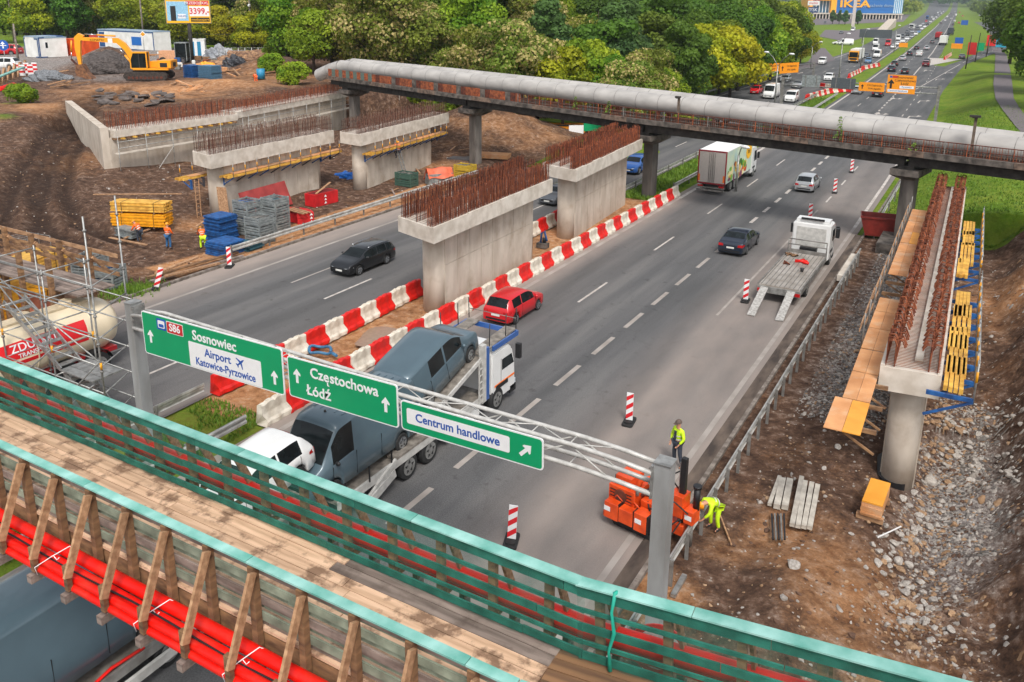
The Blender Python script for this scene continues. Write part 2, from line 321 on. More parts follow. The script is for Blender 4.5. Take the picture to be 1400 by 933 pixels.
# ------------------------------------------------------------------ roads
def road_mat(name, dust):
 mt = bpy.data.materials.new(name);mt.use_nodes = True;n = mt.node_tree;N_, L_ = n.nodes, n.links;b = N_['Principled BSDF']
 b.inputs['Roughness'].default_value = .82;b.inputs['Specular IOR Level'].default_value = .3
 g = N_.new('ShaderNodeNewGeometry');sx = N_.new('ShaderNodeSeparateXYZ');L_.new(g.outputs['Position'], sx.inputs[0])
 def noise(sc, det, stretch=None):
  q = N_.new('ShaderNodeTexNoise');q.inputs['Scale'].default_value = sc;q.inputs['Detail'].default_value = det
  if stretch:
   mp = N_.new('ShaderNodeMapping');mp.inputs['Scale'].default_value = stretch;L_.new(g.outputs['Position'], mp.inputs[0]);L_.new(mp.outputs[0], q.inputs['Vector'])
  else: L_.new(g.outputs['Position'], q.inputs['Vector'])
  return q.outputs[0]
 def rmp(src, stops):
  r = N_.new('ShaderNodeValToRGB');e = r.color_ramp.elements
  while len(e) < len(stops): e.new(.5)
  for i, (p, c) in enumerate(stops): e[i].position = p;e[i].color = lin(c)
  L_.new(src, r.inputs[0]);return r.outputs[0]
 def mx(f, a, b_, typ='MIX'):
  q = N_.new('ShaderNodeMix');q.data_type = 'RGBA';q.blend_type = typ
  if isinstance(f, (int, float)): q.inputs[0].default_value = f
  else: L_.new(f, q.inputs[0])
  L_.new(a, q.inputs[6]);L_.new(b_, q.inputs[7]);return q.outputs[2]
 base = rmp(noise(.5, 8, (1.6, .12, 1)), [(.35, '595a5b'), (.5, '666667'), (.66, '767574')])
 fine = rmp(noise(24, 4), [(.3, '484848'), (.7, 'b8b8b8')])
 base = mx(.55, base, fine, 'OVERLAY')
 crk = N_.new('ShaderNodeTexVoronoi');crk.feature = 'DISTANCE_TO_EDGE';crk.inputs['Scale'].default_value = .35;cm_ = N_.new('ShaderNodeMapping');cm_.inputs['Scale'].default_value = (1, .4, 1);dn = N_.new('ShaderNodeVectorMath');dn.operation = 'ADD';nn_ = N_.new('ShaderNodeTexNoise');nn_.inputs['Scale'].default_value = 1.4;nn_.inputs['Detail'].default_value = 5;L_.new(g.outputs['Position'], nn_.inputs['Vector']);L_.new(g.outputs['Position'], dn.inputs[0]);L_.new(nn_.outputs['Color'], dn.inputs[1]);L_.new(dn.outputs[0], cm_.inputs[0]);L_.new(cm_.outputs[0], crk.inputs['Vector'])
 cl_ = rmp(crk.outputs['Distance'], [(.004, '3a3634'), (.012, 'ffffff')]);base = mx(.10, base, cl_, 'MULTIPLY')
 spots = rmp(noise(1.9, 7), [(.62, 'ffffff'), (.72, '4c4846')]);base = mx(.35, base, spots, 'MULTIPLY')
 patch = rmp(noise(.22, 6), [(.45, '000000'), (.62, 'ffffff')])
 dcol = N_.new('ShaderNodeRGB');dcol.outputs[0].default_value = lin('9a8d84')
 mr = N_.new('ShaderNodeValToRGB');el = mr.color_ramp.elements
 md = N_.new('ShaderNodeMapRange');md.inputs[1].default_value = dust[0][0];md.inputs[2].default_value = dust[-1][0];L_.new(sx.outputs[0], md.inputs[0])
 while len(el) < len(dust): el.new(.5)
 for i, (x, v) in enumerate(dust): el[i].position = (x - dust[0][0]) / (dust[-1][0] - dust[0][0]);el[i].color = (v, v, v, 1)
 L_.new(md.outputs[0], mr.inputs[0])
 fy = N_.new('ShaderNodeMapRange');fy.inputs[1].default_value = 60;fy.inputs[2].default_value = 110;fy.inputs[3].default_value = 1;fy.inputs[4].default_value = .0;L_.new(sx.outputs[1], fy.inputs[0])
 mm = N_.new('ShaderNodeMath');mm.operation = 'MULTIPLY';L_.new(mr.outputs[0], mm.inputs[0]);L_.new(fy.outputs[0], mm.inputs[1])
 sm = N_.new('ShaderNodeMath');sm.operation = 'MULTIPLY_ADD';L_.new(noise(1.1, 8, (1, .35, 1)), sm.inputs[0]);sm.inputs[1].default_value = 1.1;sm.inputs[2].default_value = .45
 m3 = N_.new('ShaderNodeMath');m3.operation = 'MULTIPLY';m3.use_clamp = True;L_.new(mm.outputs[0], m3.inputs[0]);L_.new(sm.outputs[0], m3.inputs[1])
 out = mx(m3.outputs[0], base, dcol.outputs[0])
 L_.new(out, b.inputs['Base Color'])
 bp = N_.new('ShaderNodeBump');bp.inputs['Strength'].default_value = .25;bp.inputs['Distance'].default_value = .01;L_.new(noise(60, 2), bp.inputs['Height']);L_.new(bp.outputs[0], b.inputs['Normal'])
 return mt
# tyre polish, aggregate and patches are in the material
ASPH_R = road_mat('asphalt', [(-22, .95), (-21.0, .55), (-20, .12), (-16, .02), (-13, .03), (-11.6, .25), (-10.6, .62), (-9.5, .5), (-8, .55), (-6.9, .95)])
ASPH_L = road_mat('asphalt_left', [(-39, 1), (-37.2, .75), (-36, .25), (-34, .05), (-30, .05), (-27, .12), (-25.5, .8)])
def strip(name, fl, fr, ys_, z, mat, zf=None):
 mb = MB()
 for a, b_ in zip(ys_[:-1], ys_[1:]):
  za = z if zf is None else zf(a);zb = z if zf is None else zf(b_)
  mb.quad((fl(a), a, za), (fr(a), a, za), (fr(b_), b_, zb), (fl(b_), b_, zb))
 return mb
YS = list(np.arange(-60, 240, 4.)) + geo(240, 2900, 6, 1.05)
hz = lambda y: 0.02 + 26 * float(smooth01(1500, 3200, y))
def right_edge(y): return float(np.interp(y, [-60, 95, 123, 172, 232, 240, 3000], [-6.95, -7.4, -8.3, -9.3, -9.4, -14.5 + 0, -7.4 - 145]) if y < 240 else cx(y) - 11.5)
struct('right_carriageway', strip('r', lambda y: -21.95 + cx(y), right_edge, YS, 0, ASPH_R, lambda y: hz(y) - .02), ASPH_R)
struct('left_carriageway', strip('l', LEFTEDGE, lambda y: float(MEDL(y)), YS, 0, ASPH_L, lambda y: hz(y) - .02), ASPH_L)
ramp_y = [228, 236, 248, 262, 280, 302, 330, 374, 420, 480, 560, 660, 800]
def rl(y): return float(np.interp(y, [228, 240, 262, 302, 374, 480, 660, 800], [-13.5, -13.5, -11.3, -9.0, -5.0, -8, -18, -28]))
def rr(y): return float(np.interp(y, [228, 248, 302, 374, 480, 660, 800], [-9.4, -9.3, -4.6, 1.5, 4, -2, -10]))
struct('exit_road', strip('e', rl, rr, ramp_y, .004, ASPH_R), ASPH_R)
def gat(px, py):
 z = 0.
 for _ in range(30): q = at(px, py, z);z = .5 * z + .5 * float(ground_h(q.x, q.y))
 return at(px, py, z + .12)
pth = MB();pl_ = [(1352, 60), (1361, 75), (1360, 95), (1358, 115), (1361, 135), (1372, 152), (1388, 172), (1406, 192)];pr_ = [(1362, 60), (1376, 75), (1381, 95), (1384, 115), (1386, 135), (1397, 152), (1414, 172), (1432, 192)]
def dens(P_):
 o = []
 for a, b_ in zip(P_[:-1], P_[1:]):
  for t in np.linspace(0, 1, 8, endpoint=False): o.append((a[0] + (b_[0] - a[0]) * t, a[1] + (b_[1] - a[1]) * t))
 return o + [P_[-1]]
pl_, pr_ = [gat(*p) for p in dens(pl_)], [gat(*p) for p in dens(pr_)]
for i in range(len(pl_) - 1): pth.quad(pl_[i], pr_[i], pr_[i + 1], pl_[i + 1])
struct('footpath', pth, M('path_asphalt', '6a6264', .9))
# kerbs and gutter
KERB = M('kerb_concrete', '8f857c', .9, var=.35, scale=3, bump=.3, col2='5f554d')
kb = MB();y = 2.
while y < 120:
 for x0 in (-6.95,):
  kb.box(x0 + .02, x0 + .17, y, y + .985, -.06, .07)
 kb.box(-38.6, -38.42, y, y + .985, -.06, .1);y += 1.0
tag(obj('kerb', kb, KERB), kind='structure')
gut = MB();gut.quad((-7.4, 2, .006), (-6.95, 2, .006), (-6.95, 60, .006), (-7.4, 60, .006));struct('gutter', gut, M('gutter_grit', '6b5d52', .95, scale=2, var=.4, col2='3c332e', stretch=(1, .3, 1)))
# painted markings
WHITE = M('road_paint', 'c9c2bb', .75, var=.12, scale=3, col2='a39a92', detail=8);WORN = M('worn_paint', 'a39b94', .8, scale=.9, col2='8d857e', detail=3)
pm = MB();pw = MB()
def line(mb, x, y0, y1, wd, z=.005, f=cx):
 n_ = max(1, int((y1 - y0) / 12));q = np.linspace(y0, y1, n_ + 1)
 for a, b_ in zip(q[:-1], q[1:]):
  za, zb = hz(a) - .02 + z, hz(b_) - .02 + z
  mb.quad((x - wd / 2 + f(a), a, za), (x + wd / 2 + f(a), a, za), (x + wd / 2 + f(b_), b_, zb), (x - wd / 2 + f(b_), b_, zb))
line(pw, -21.35, 14, 64, .26);line(pm, -21.35, 64, 2600, .3)
y0 = at(440, 0 + 0)[1] if False else 0
ya = at(792.4, 413.9).y;yb = at(831.7, 386.9).y;per = at(893.7 + 0, 342.5).y - ya
for k in range(-4, 60):
 y_ = ya + per * k
 if 0 < y_ < 700 and not (-2 < k < 0 and False): line(pm if k >= 0 else pw, -17.85, y_, y_ + (yb - ya), .13)
th0 = at(553, 701).y;thp = at(892, 417).y - at(852.5, 447.9).y
yq = at(860, 476).y
ths = [at(x, y).y for x, y in ((564, 693), (720, 562), (775, 515), (823, 475.8), (863, 440), (900, 409.5), (930.6, 383), (958, 359))]
st = (ths[-1] - ths[1]) / 6
for k in range(-3, 8): line(pw, -14.35, ths[1] + st * k - 1.15, ths[1] + st * k + 1.15, .22)
for k in range(8, 40):
 y_ = ths[1] + st * 8 + (k - 8) * 3.7
 line(pm, -14.4, y_, y_ + 1.85, .24)
for k in range(30): line(pm, -10.95, 69 + 7.5 * k if k < 22 else 69 + 7.5 * k, 69 + 7.5 * k + 2.4, .13)
line(pw, -11.0, 40, 66, .13)
line(pw, -7.75, 12, 62, .2);line(pm, -7.75, 62, 96, .22)
line(pm, -14.2, 205, 2400, .26)
# gore to the exit
pm.quad((-14.2 + cx(232), 232, .006), (-14.2 + cx(232) + .2, 232, .006), (-10.9, 272, .006), (-14.2 + cx(272), 272, .006))
for k in range(14):
 a, b_ = 172 + 14 * k, 172 + 14 * k + (7 if k > 4 else 14);line(pm, 0, a, b_, .18, f=lambda y: float(np.interp(y, [172, 262, 302, 374], [-14.0 + .2, -11.4 + 1.5, -6.5, -1.6])))
def arrow(mb, x, y, L_, bend, z=.006):
 mb.quad((x - .1, y, z), (x + .1, y, z), (x + .1, y + L_ * .62, z), (x - .1, y + L_ * .62, z))
 if bend:
  mb.quad((x + .1, y + L_ * .5, z), (x + .9, y + L_ * .62, z), (x + .9, y + L_ * .68, z), (x + .1, y + L_ * .6, z));mb.add([(x + .9, y + L_ * .5, z), (x + 1.5, y + L_ * .72, z), (x + .9, y + L_ * .85, z)], [(0, 1, 2)])
 if bend != 1: mb.add([(x - .4, y + L_ * .62 + .005, z), (x + .4, y + L_ * .62 + .005, z), (x, y + L_, z)], [(0, 1, 2)])
for (px, py, bd) in ((1194, 160, 2), (1240, 163, 1), (1216, 138, 2), (1255, 141, 1), (1263, 98, 2), (1279, 110, 1), (1292, 101, 1)):
 q = at(px, py);arrow(pm, q.x, q.y, 6, bd)
# left carriageway lines
line(pw, -36.3, 14, 74, .22);line(pm, -37.4, 120, 300, .24, f=lambda y: LEFTEDGE(y) + 38.6)
fl = lambda y: (LEFTEDGE(y) + 38.3) * .6
for k in range(-2, 50):
 y_ = at(435, 407).y + 11.2 * k;line(pm, -29.55, y_, y_ + 3.9, .14, f=fl)
 line(pw if y_ < 60 else pm, -32.9, y_ + 1, y_ + 4.5, .13, f=fl)
q = at(375, 335)
line(pm, -26.35, 70, 2400, .24, f=lambda y: float(MEDL(y)) + 25.7)
for (px, py) in ((1052, 113), (1098, 99), (1000, 134)):
 q = at(px, py);arrow(pm, q.x, q.y - 6, 6, 0, .007)
struct('road_markings', pm, WHITE);struct('worn_markings', pw, WORN)
# shop access and far car park
cp = MB()
def gquad(mb, pts, z=.03):
 mb.add([at(x, y, z) for x, y in pts], [tuple(range(len(pts)))])
gquad(cp, [(1062, 100), (1110, 92), (1142, 82), (1128, 66), (1118, 66), (1105, 84)][::-1], .02)
gquad(cp, [(1120, 50), (1160, 58), (1205, 44), (1212, 36), (1160, 42), (1128, 41)][::-1], .02)
gquad(cp, [(1100, 35), (1235, 30), (1245, 20), (1100, 22)][::-1], .02)
struct('access_road', cp, M('path_asphalt', '6a6264'))

# ------------------------------------------------------------------ materials used below
CONC = M('cast_concrete', 'c9beb0', .85, var=.2, scale=1.3, bump=.15, col2='b0a394', stretch=(1, 1, .35), detail=8)
CONC2 = M('pale_concrete', 'd2c9bd', .85, scale=1.8, bump=.15, col2='b8ad9f', detail=8)
OLDC = M('sooty_concrete', '6d655e', .9, scale=2.2, bump=.3, col2='3a3531', detail=8)
DARKC = M('black_girder', '37332f', .85, scale=2.5, bump=.2, col2='1d1a18', detail=6)
RUST = M('rusty_steel', '9a5532', .85, scale=4, bump=.2, col2='602f1e', detail=6)
RUST2 = M('rust_dark', '6b3320', .85, scale=5, col2='3e2018')
RUSTO = M('rust_orange', 'a85a32', .85, scale=5, col2='6b3320')
GALV = M('galvanised_steel', 'a9a9a6', .45, .55, scale=5, col2='83827f', detail=5)
GALVD = M('galvanised_dull', '8d8b87', .6, .3, scale=3, col2='6e6a65')
STEELW = M('white_steel', 'c9c7c2', .4, .1, scale=4, col2='adaba6')
WOODP = M('deck_plank', 'd8b496', .8, scale=2.2, bump=.25, col2='b08d70', stretch=(.35, 4, 1), rand=.12, detail=8)
def stain(mt, scale, lo, hi, col, amt):
 n = mt.node_tree;N, L = n.nodes, n.links;b = N['Principled BSDF'];src = b.inputs['Base Color'].links[0].from_socket
 g_ = N.new('ShaderNodeNewGeometry');z = N.new('ShaderNodeTexNoise');z.inputs['Scale'].default_value = scale;z.inputs['Detail'].default_value = 9;z.inputs['Roughness'].default_value = .65;L.new(g_.outputs['Position'], z.inputs[0])
 mr = N.new('ShaderNodeMapRange');mr.inputs[1].default_value = lo;mr.inputs[2].default_value = hi;mr.inputs[4].default_value = amt;L.new(z.outputs[0], mr.inputs[0])
 m_ = N.new('ShaderNodeMix');m_.data_type = 'RGBA';L.new(mr.outputs[0], m_.inputs[0]);L.new(src, m_.inputs[6]);m_.inputs[7].default_value = lin(col);L.new(m_.outputs[2], b.inputs['Base Color'])
stain(WOODP, 2.1, .50, .60, '6a4d3a', .8)
stain(CONC, .8, .50, .75, '8c7660', .55)
WOODG = M('weathered_board', '9b8a80', .85, scale=2.5, bump=.3, col2='665850', stretch=(.3, 3, 3), rand=.18, detail=8)
stain(WOODG, 2.2, .5, .68, '4a3c34', .6)
WOODB = M('brown_timber', '96724f', .8, scale=2.5, bump=.3, col2='5e4330', stretch=(1, 1, 3), rand=.15, detail=8)
WOODL = M('light_timber', 'b68f6c', .8, scale=3, bump=.2, col2='8a6648', rand=.12, stretch=(1, 3, 3))
NETG = M('green_net_wrap', '2c7c6b', .75, scale=2.2, col2='114a3e', detail=9, rand=.18)
NETL = M('lit_green_net', '98c6bd', .65, scale=1.8, col2='579a8c', detail=9, rand=.08)  # same green net on the flat tops, daylight put into the paler colour
GREYB = M('grey_green_board', '8d9582', .85, scale=3, col2='606657', rand=.15)
REDP = M('red_plastic', 'e01408', .38, scale=2, var=.12, spec=.4)
stain(REDP, 1.7, .5, .72, 'b04632', .45)
REDB = M('red_barrier_plastic', 'dd1d14', .45, scale=2.5, col2='b81410', detail=6)
WHB = M('white_barrier_plastic', 'e4dccd', .5, scale=2.5, col2='b9ad9b', detail=8)
BLACK = M('black_rubber', '232323', .75, var=.3)
BLACKP = M('black_plastic', '1c1c1e', .5)
YEL = M('yellow_timber', 'e2b24e', .65, scale=3, col2='c08c34', rand=.14)
YELP = M('yellow_paint', 'e6a315', .45, scale=3, col2='cf8a10')
ORPLY = M('orange_plywood', 'd39a68', .7, scale=1.1, col2='bb8050', rand=.15, detail=7)
stain(ORPLY, 1.3, .5, .7, 'c9b49c', .6)
ORPLY2 = M('bright_plywood', 'e8a23c', .5, scale=1.1, col2='d8902e', detail=7)
BLUEM = M('blue_steel', '2560a0', .5, scale=4, col2='1a3f70')
SIGNG = M('sign_green', '0a9560', .4, var=.06, scale=.8, spec=.4)
SIGNW = M('sign_white', 'e6e6e6', .4, var=.03)
SIGNB = M('sign_blue', '1f56a8', .4, var=.05)
SIGNR = M('sign_red', 'c22b2b', .4, var=.05)
ORSIGN = M('sign_orange', 'ee9312', .45, var=.06)
DGLASS = M('dark_glass', '1a2022', .12, 0, var=.5, spec=.3, scale=1.5)
RED_T = M('tail_lamp_red', 'b3161a', .25, var=.1, coat=.5)
LAMPW = M('headlamp_glass', 'd5dade', .15, var=.1, coat=.6)
CHROME = M('chrome', 'b8bcc0', .2, .9, var=.05)
PLATEM = M('plate_white', 'd8d8d2', .5, var=.03)
TANKC = M('cream_tank', 'e2d2b4', .35, scale=1, var=.08, coat=.3)
def netmat():
 mt = bpy.data.materials.new('green_netting');mt.use_nodes = True;n = mt.node_tree;N, L = n.nodes, n.links
 b = N['Principled BSDF'];b.inputs['Base Color'].default_value = lin('2f7868');b.inputs['Roughness'].default_value = .7
 tc = N.new('ShaderNodeTexCoord');z = N.new('ShaderNodeTexNoise');z.inputs['Scale'].default_value = 2.3;z.inputs['Detail'].default_value = 6;L.new(tc.outputs['Object'], z.inputs[0])
 mr = N.new('ShaderNodeMapRange');mr.inputs[1].default_value = .35;mr.inputs[2].default_value = .7;mr.inputs[3].default_value = .06;mr.inputs[4].default_value = .32;L.new(z.outputs[0], mr.inputs[0]);L.new(mr.outputs[0], b.inputs['Alpha'])
 return mt
NET = netmat()

# ------------------------------------------------------------------ temporary footbridge in the foreground
KX = -3.9                                            # where the level part ends and the approach ramp starts
rot = Matrix.Rotation(R_(4.1), 4, 'Z') @ Matrix.Rotation(-math.atan(.0546), 4, 'Y')
MR = Matrix.Translation((KX, 7.95, 6.75)) @ rot @ Matrix.Translation((-KX, -7.95, -6.75))
fb = thing('footbridge', 'temporary wooden footbridge crossing the motorway in the foreground, railings wrapped in green netting', 'footbridge', (-10, 7.95, 6.75))
shared = {}
def bpart(name, key, build, mats, p, M_=None, parent=None):
 """piece of the bridge placed at p;alike pieces share their mesh"""
 if key not in shared:
  mb = MB();build(mb);shared[key] = mb.mesh(name, mats)
 o = bpy.data.objects.new(name, shared[key]);COL.objects.link(o);o.parent = fb if parent is None else parent
 off = fb.location
 T = Matrix.Translation(p) if not isinstance(p, Matrix) else p
 if M_ is not None: T = M_ @ T
 o.matrix_basis = Matrix.Translation(-off) @ T
 return o
rows = 9;YN, YFAR = 7.0, 8.9
pw_ = (YFAR - YN - .02) / rows
def deck(x0, x1, step, M_=None, tilt=0):
 for r in range(rows):
  x = x0 - (rnd.random() * step if M_ is None else 0)
  while x < x1:
   a, b_ = max(x, x0), min(x + step, x1)
   if b_ - a > .12:
    Ln = round(b_ - a, 2);z = rnd.uniform(-.006, .006)
    bpart('plank', ('plank', Ln), lambda mb: mb.box(-Ln / 2 + .006, Ln / 2 - .006, -pw_ / 2 + .006, pw_ / 2 - .006, -.05, 0), WOODP if r < rows - 2 or rnd.random() < .3 else WOODG, (( a + b_) / 2, YN + .02 + pw_ * (r + .5), 6.75 + z), M_)
   x += step
WOODWET = M('stained_plank', '8b6748', .75, scale=1.5, bump=.25, col2='5c4230', stretch=(.35, 4, 1), rand=.18)
deck(-21, -4.25, 4.0)
for i in range(4):
 for r in range(rows):
  x0 = -4.22 + i * 1.95
  bpart('plank', ('rplank', i % 2), lambda mb: mb.box(0, 1.93, -pw_ / 2 + .006, pw_ / 2 - .006, -.05, 0), WOODWET if i % 2 == 0 else WOODP, (x0, YN + .02 + pw_ * (r + .5), 6.76 + rnd.uniform(-.006, .006)), MR)
for M_, x0, x1 in ((None, -21, KX), (MR, KX, 4.2)):
 Ls = x1 - x0
 # main bearers
 for yv in (7.15, 7.95, 8.75):
  bpart('bearer', ('bear', round(Ls, 2)), lambda mb: mb.box(0, Ls, -.1, .1, -.45, -.1), WOODB, (x0, yv, 6.75), M_)
 n_ = int(Ls / .915)
 for k in range(n_ + 1):
  u = x0 + (x1 - x0) * (k + .3) / (n_ + .6) if M_ is not None else -21 + .04 + .915 * k
  if u > x1: break
  px = {}
  for side, yv, s in (('near', YN - .03, -1), ('far', YFAR + .03, 1)):
   bpart('post', ('post', s), lambda mb: mb.box(-.055, .055, -.055, .055, -.75, 1.05), WOODB, (u, yv, 6.75), M_)
   bpart('brace', ('brace', s), lambda mb: mb.beam((0, s * .09, 1.02), (0, s * .60, -.18), .05, .13, up=(0, s * .9, .4)), WOODL, (u + .085, yv, 6.75), M_)
   bpart('upright', ('upr', s), lambda mb: mb.box(-.05, .05, -.04, .04, -.45, .0), WOODB, (u + .02, yv + s * .56, 6.75), M_)
   if s > 0: bpart('duct_bearer', ('dbear',), lambda mb: mb.box(-.04, .04, .06, .56, -.17, -.10), WOODB, (u - .06, yv, 6.75), M_)
  bpart('cross_joist', ('joist',), lambda mb: mb.box(-.06, .06, -1.66, 1.66, -.62, -.48), WOODG, (u + .02, 7.95, 6.75), M_)
 # boards of the two railings
 def board(yv, z0, z1, th, mat, name, jitter=0., step=3.66, pn=.0):
  x = x0 - rnd.random() * step * .6
  while x < x1:
   a, b_ = max(x, x0), min(x + step, x1);Ln = round(b_ - a, 2)
   if Ln > .1 and rnd.random() >= pn:
    key = (name, Ln, round(z1 - z0, 3), mat.name, th)
    bpart(name, key, lambda mb: mb.box(0, Ln - .012, -th / 2, th / 2, z0 - z1, 0), mat, (a, yv, z1 + rnd.uniform(-jitter, jitter)), M_)
   x += step
 # far side, netted
 board(YFAR - .035, 7.93, 7.955, .19, NETL, 'top_rail')
 for z0, z1 in ((7.75, 7.925), (7.51, 7.57), (7.22, 7.34), (7.0, 7.06), (6.78, 6.90)):
  board(YFAR - .07, z0, z1, .03, NETG, 'railing_board', .008)
 # near side
 board(YN + .0, 7.83, 7.86, .15, NETL, 'top_rail')
 for i, (z0, z1) in enumerate(((7.66, 7.80), (7.42, 7.55), (7.14, 7.28), (6.88, 7.02))):
  board(YN + .045, z0, z1, .03, WOODG if i % 2 == 0 else GREYB, 'railing_board', .01)
 for i, (z0, z1) in enumerate(((7.58, 7.66), (7.30, 7.38), (7.03, 7.11), (6.66, 6.84), (6.42, 6.58), (6.2, 6.34))):
  board(YN + .10, z0, z1, .02, GREYB if i < 3 else WOODG, 'railing_board', .01)
 for yv in (YFAR - .095,):
  def netb(mb):
   nx_ = int(Ls / .3)
   for i in range(nx_ + 1):
    a = x0 + Ls * i / nx_ - x0
   vs = [];fs = []
   for i in range(nx_ + 1):
    for j in range(7): vs.append((Ls * i / nx_, .012 * math.sin(i * 2.1 + j * 1.7) - .01 * (j == 0), 1.19 * j / 6 + (.03 * math.sin(i * 1.3) if j == 0 else 0)))
   for i in range(nx_):
    for j in range(6): k_ = i * 7 + j;fs.append((k_, k_ + 7, k_ + 8, k_ + 1))
   mb.add(vs, fs, True)
  bpart('netting', ('net', round(Ls, 2)), netb, NET, (x0, yv, 6.76), M_)
# net ties and hanging tail on the far rail
tie = M('teal_tie', '1fa38c', .6)
mb = MB();tp = MR @ Vector((-3.35, YFAR - .11, 7.97))
mb.tube([tp + Vector((0, .14, -.05)), tp, tp + Vector((-.03, -.02, -.3)), tp + Vector((.02, -.02, -.6)), tp + Vector((-.04, -.03, -.9)), tp + Vector((.0, -.05, -1.18))], [.02, .03, .022, .03, .02, .035], 6)
obj('net_tie', mb, tie, fb, world=True)
# red ducts on the brackets
def ductset(y_, nz_, side):
 lab = {-1: 'red cable duct on the near footbridge brackets', 1: 'red cable duct behind the green netted railing'}[side]
 pos = {-1: ['resting against the posts', 'second from the posts', 'third from the posts', 'outermost at the bracket ends'], 1: ['lying closest to the deck', 'in the middle of its bundle', 'outermost of its bundle', 'on top']}[side]
 for i, (dy, dz, r) in enumerate(nz_):
  mb = MB();pts = []
  for x in np.arange(-21, KX + .01, .9): pts.append((x, y_ + dy, 6.75 + dz + .008 * math.sin(x * 3.4 + i)))
  for x in np.arange(KX + .5, 4.5, .9): pts.append(tuple(MR @ Vector((x, y_ + dy, 6.75 + dz))))
  mb.tube(pts, r, 14)
  tag(obj('cable_duct', mb, REDP, world=True, loc=Vector((-10, y_, 6.5))), lab + ', ' + pos[i], 'duct', 'red cable ducts along the footbridge')
ductset(7.0, [(-.15, -.27, .1), (-.32, -.37, .085), (-.46, -.34, .07), (-.53, -.44, .06)], -1)
ductset(8.9, [(.24, .20, .1), (.43, .16, .085), (.30, -.02, .07)], 1)
mb = MB();pts = [(x, 7.0 - .40, 6.75 - .27 + .03 * math.sin(x * 1.7)) for x in np.arange(-21, KX, .5)]
mb.tube(pts, .017, 6);tag(obj('cable', mb, BLACKP, world=True, loc=Vector((-10, 6.6, 6.5))), 'thin black cable lying on the near red ducts of the footbridge', 'cable')
for k, x in enumerate((-12.5, -10.0, -8.1, -6.5)):
 mb = MB();mb.tube([(x - .1, 6.38, 6.28), (x - .12, 6.36, 6.42), (x, 6.6, 6.53), (x + .1, 6.85, 6.6), (x + .16, 6.9, 6.55)], .008, 5);mb.tube([(x, 6.62, 6.53), (x + .05, 6.64, 6.45), (x + .09, 6.66, 6.5)], .008, 5)
 tag(obj('zip_tie', mb, SIGNW, world=True, loc=Vector((x, 6.6, 6.5))), 'white tie round the near red ducts, ' + ['leftmost of four', 'second from the left of four', 'third from the left of four', 'rightmost of four'][k], 'tie', 'white ties round the red ducts')

# speed limit board seen through the netting
q = Vector((-2.05, 10.6, 6.2))
t = thing('speed_sign', 'round red rimmed speed limit board reading 70, half hidden behind the green netting', 'sign', (-3.15, 9.75, 6.55))
mb = MB();c0 = Vector((0, 0, 0));mb.tube([(0, 0, 0), (0, .02, 0)], .42, 28, smooth=False);obj('sign_face', mb, SIGNR, t)
mb = MB();mb.tube([(0, -.008, 0), (0, .0, 0)], .33, 28, smooth=False);obj('white_field', mb, SIGNW, t)
MT = Matrix.Translation((0, -.012, 0)) @ Matrix.Rotation(R_(90), 4, 'X')
text_mb('70', .38, BLACKP, t, MT, 'number')
mb = MB();mb.box(-.03, .03, .03, .08, -6.5, .1);obj('post', mb, GALV, t)
t.rotation_euler = (0, 0, R_(14))

# ------------------------------------------------------------------ sign gantry
gt = thing('sign_gantry', 'grey steel gantry with lattice truss spanning the carriageway above the transporter', 'gantry', (-14, 15.7, 0))
for x, z, w_ in ((-5.2, 5.85, .36), (-22.95, 6.05, .34)):
 mb = MB();mb.box(x - w_ / 2, x + w_ / 2, 15.55, 15.93, 0, z);o = obj('column', mb, M('column_zinc', 'a6a8a8', .55, .2, scale=1.5, col2='8a8a88', stretch=(1, 1, .3)), gt, world=True)
 mb = MB();mb.box(x - w_ / 2 - .02, x + w_ / 2 + .02, 15.53, 15.95, z + .002, z + .03);obj('cap_plate', mb, GALV, gt, world=True)
 s = -1 if x > -10 else 1
 mb = MB();mb.box(x + s * (w_ / 2 + .003), x + s * (w_ / 2 + .06), 15.5, 15.98, z - .85, z - .05);obj('flange', mb, GALV, gt, world=True)
 mb = MB()
 for dz in (-.75, -.5, -.25, -.12):
  for yy in (15.53, 15.93): mb.tube([(x + s * (w_ / 2 + .06), yy, z + dz), (x + s * (w_ / 2 + .1), yy, z + dz)], .022, 6)
 obj('bolt', mb, GALVD, gt, world=True)
def chord(y_, z0, z1):
 pts = [(-22.75, y_, 5.85 + z0 - .5), (-21.9, y_, 5.75 + z1 - .5 + .1)]
 return pts
ch = []
for y_, top in ((15.52, 1), (15.98, 1), (15.52, 0), (15.98, 0)):
 zl, zm, zr_ = (5.85, 5.74, 5.62) if top else (5.3, 5.22, 5.12)
 pts = [(-22.75, y_, zl - (.12 if top else 0)), (-21.8, y_, zl), (-14, y_, zm - .02), (-7.2, y_, zm), (-6.2, y_, 5.70 if top else 5.18), (-5.42, y_, zr_)]
 mb = MB();mb.tube(pts, .055, 8);obj('chord', mb, STEELW, gt, world=True);ch.append(pts)
def zc(top, x):
 p = ch[0 if top else 2];return float(np.interp(x, [q[0] for q in p], [q[2] for q in p]))
xsn = np.arange(-22.4, -5.6, 1.0)
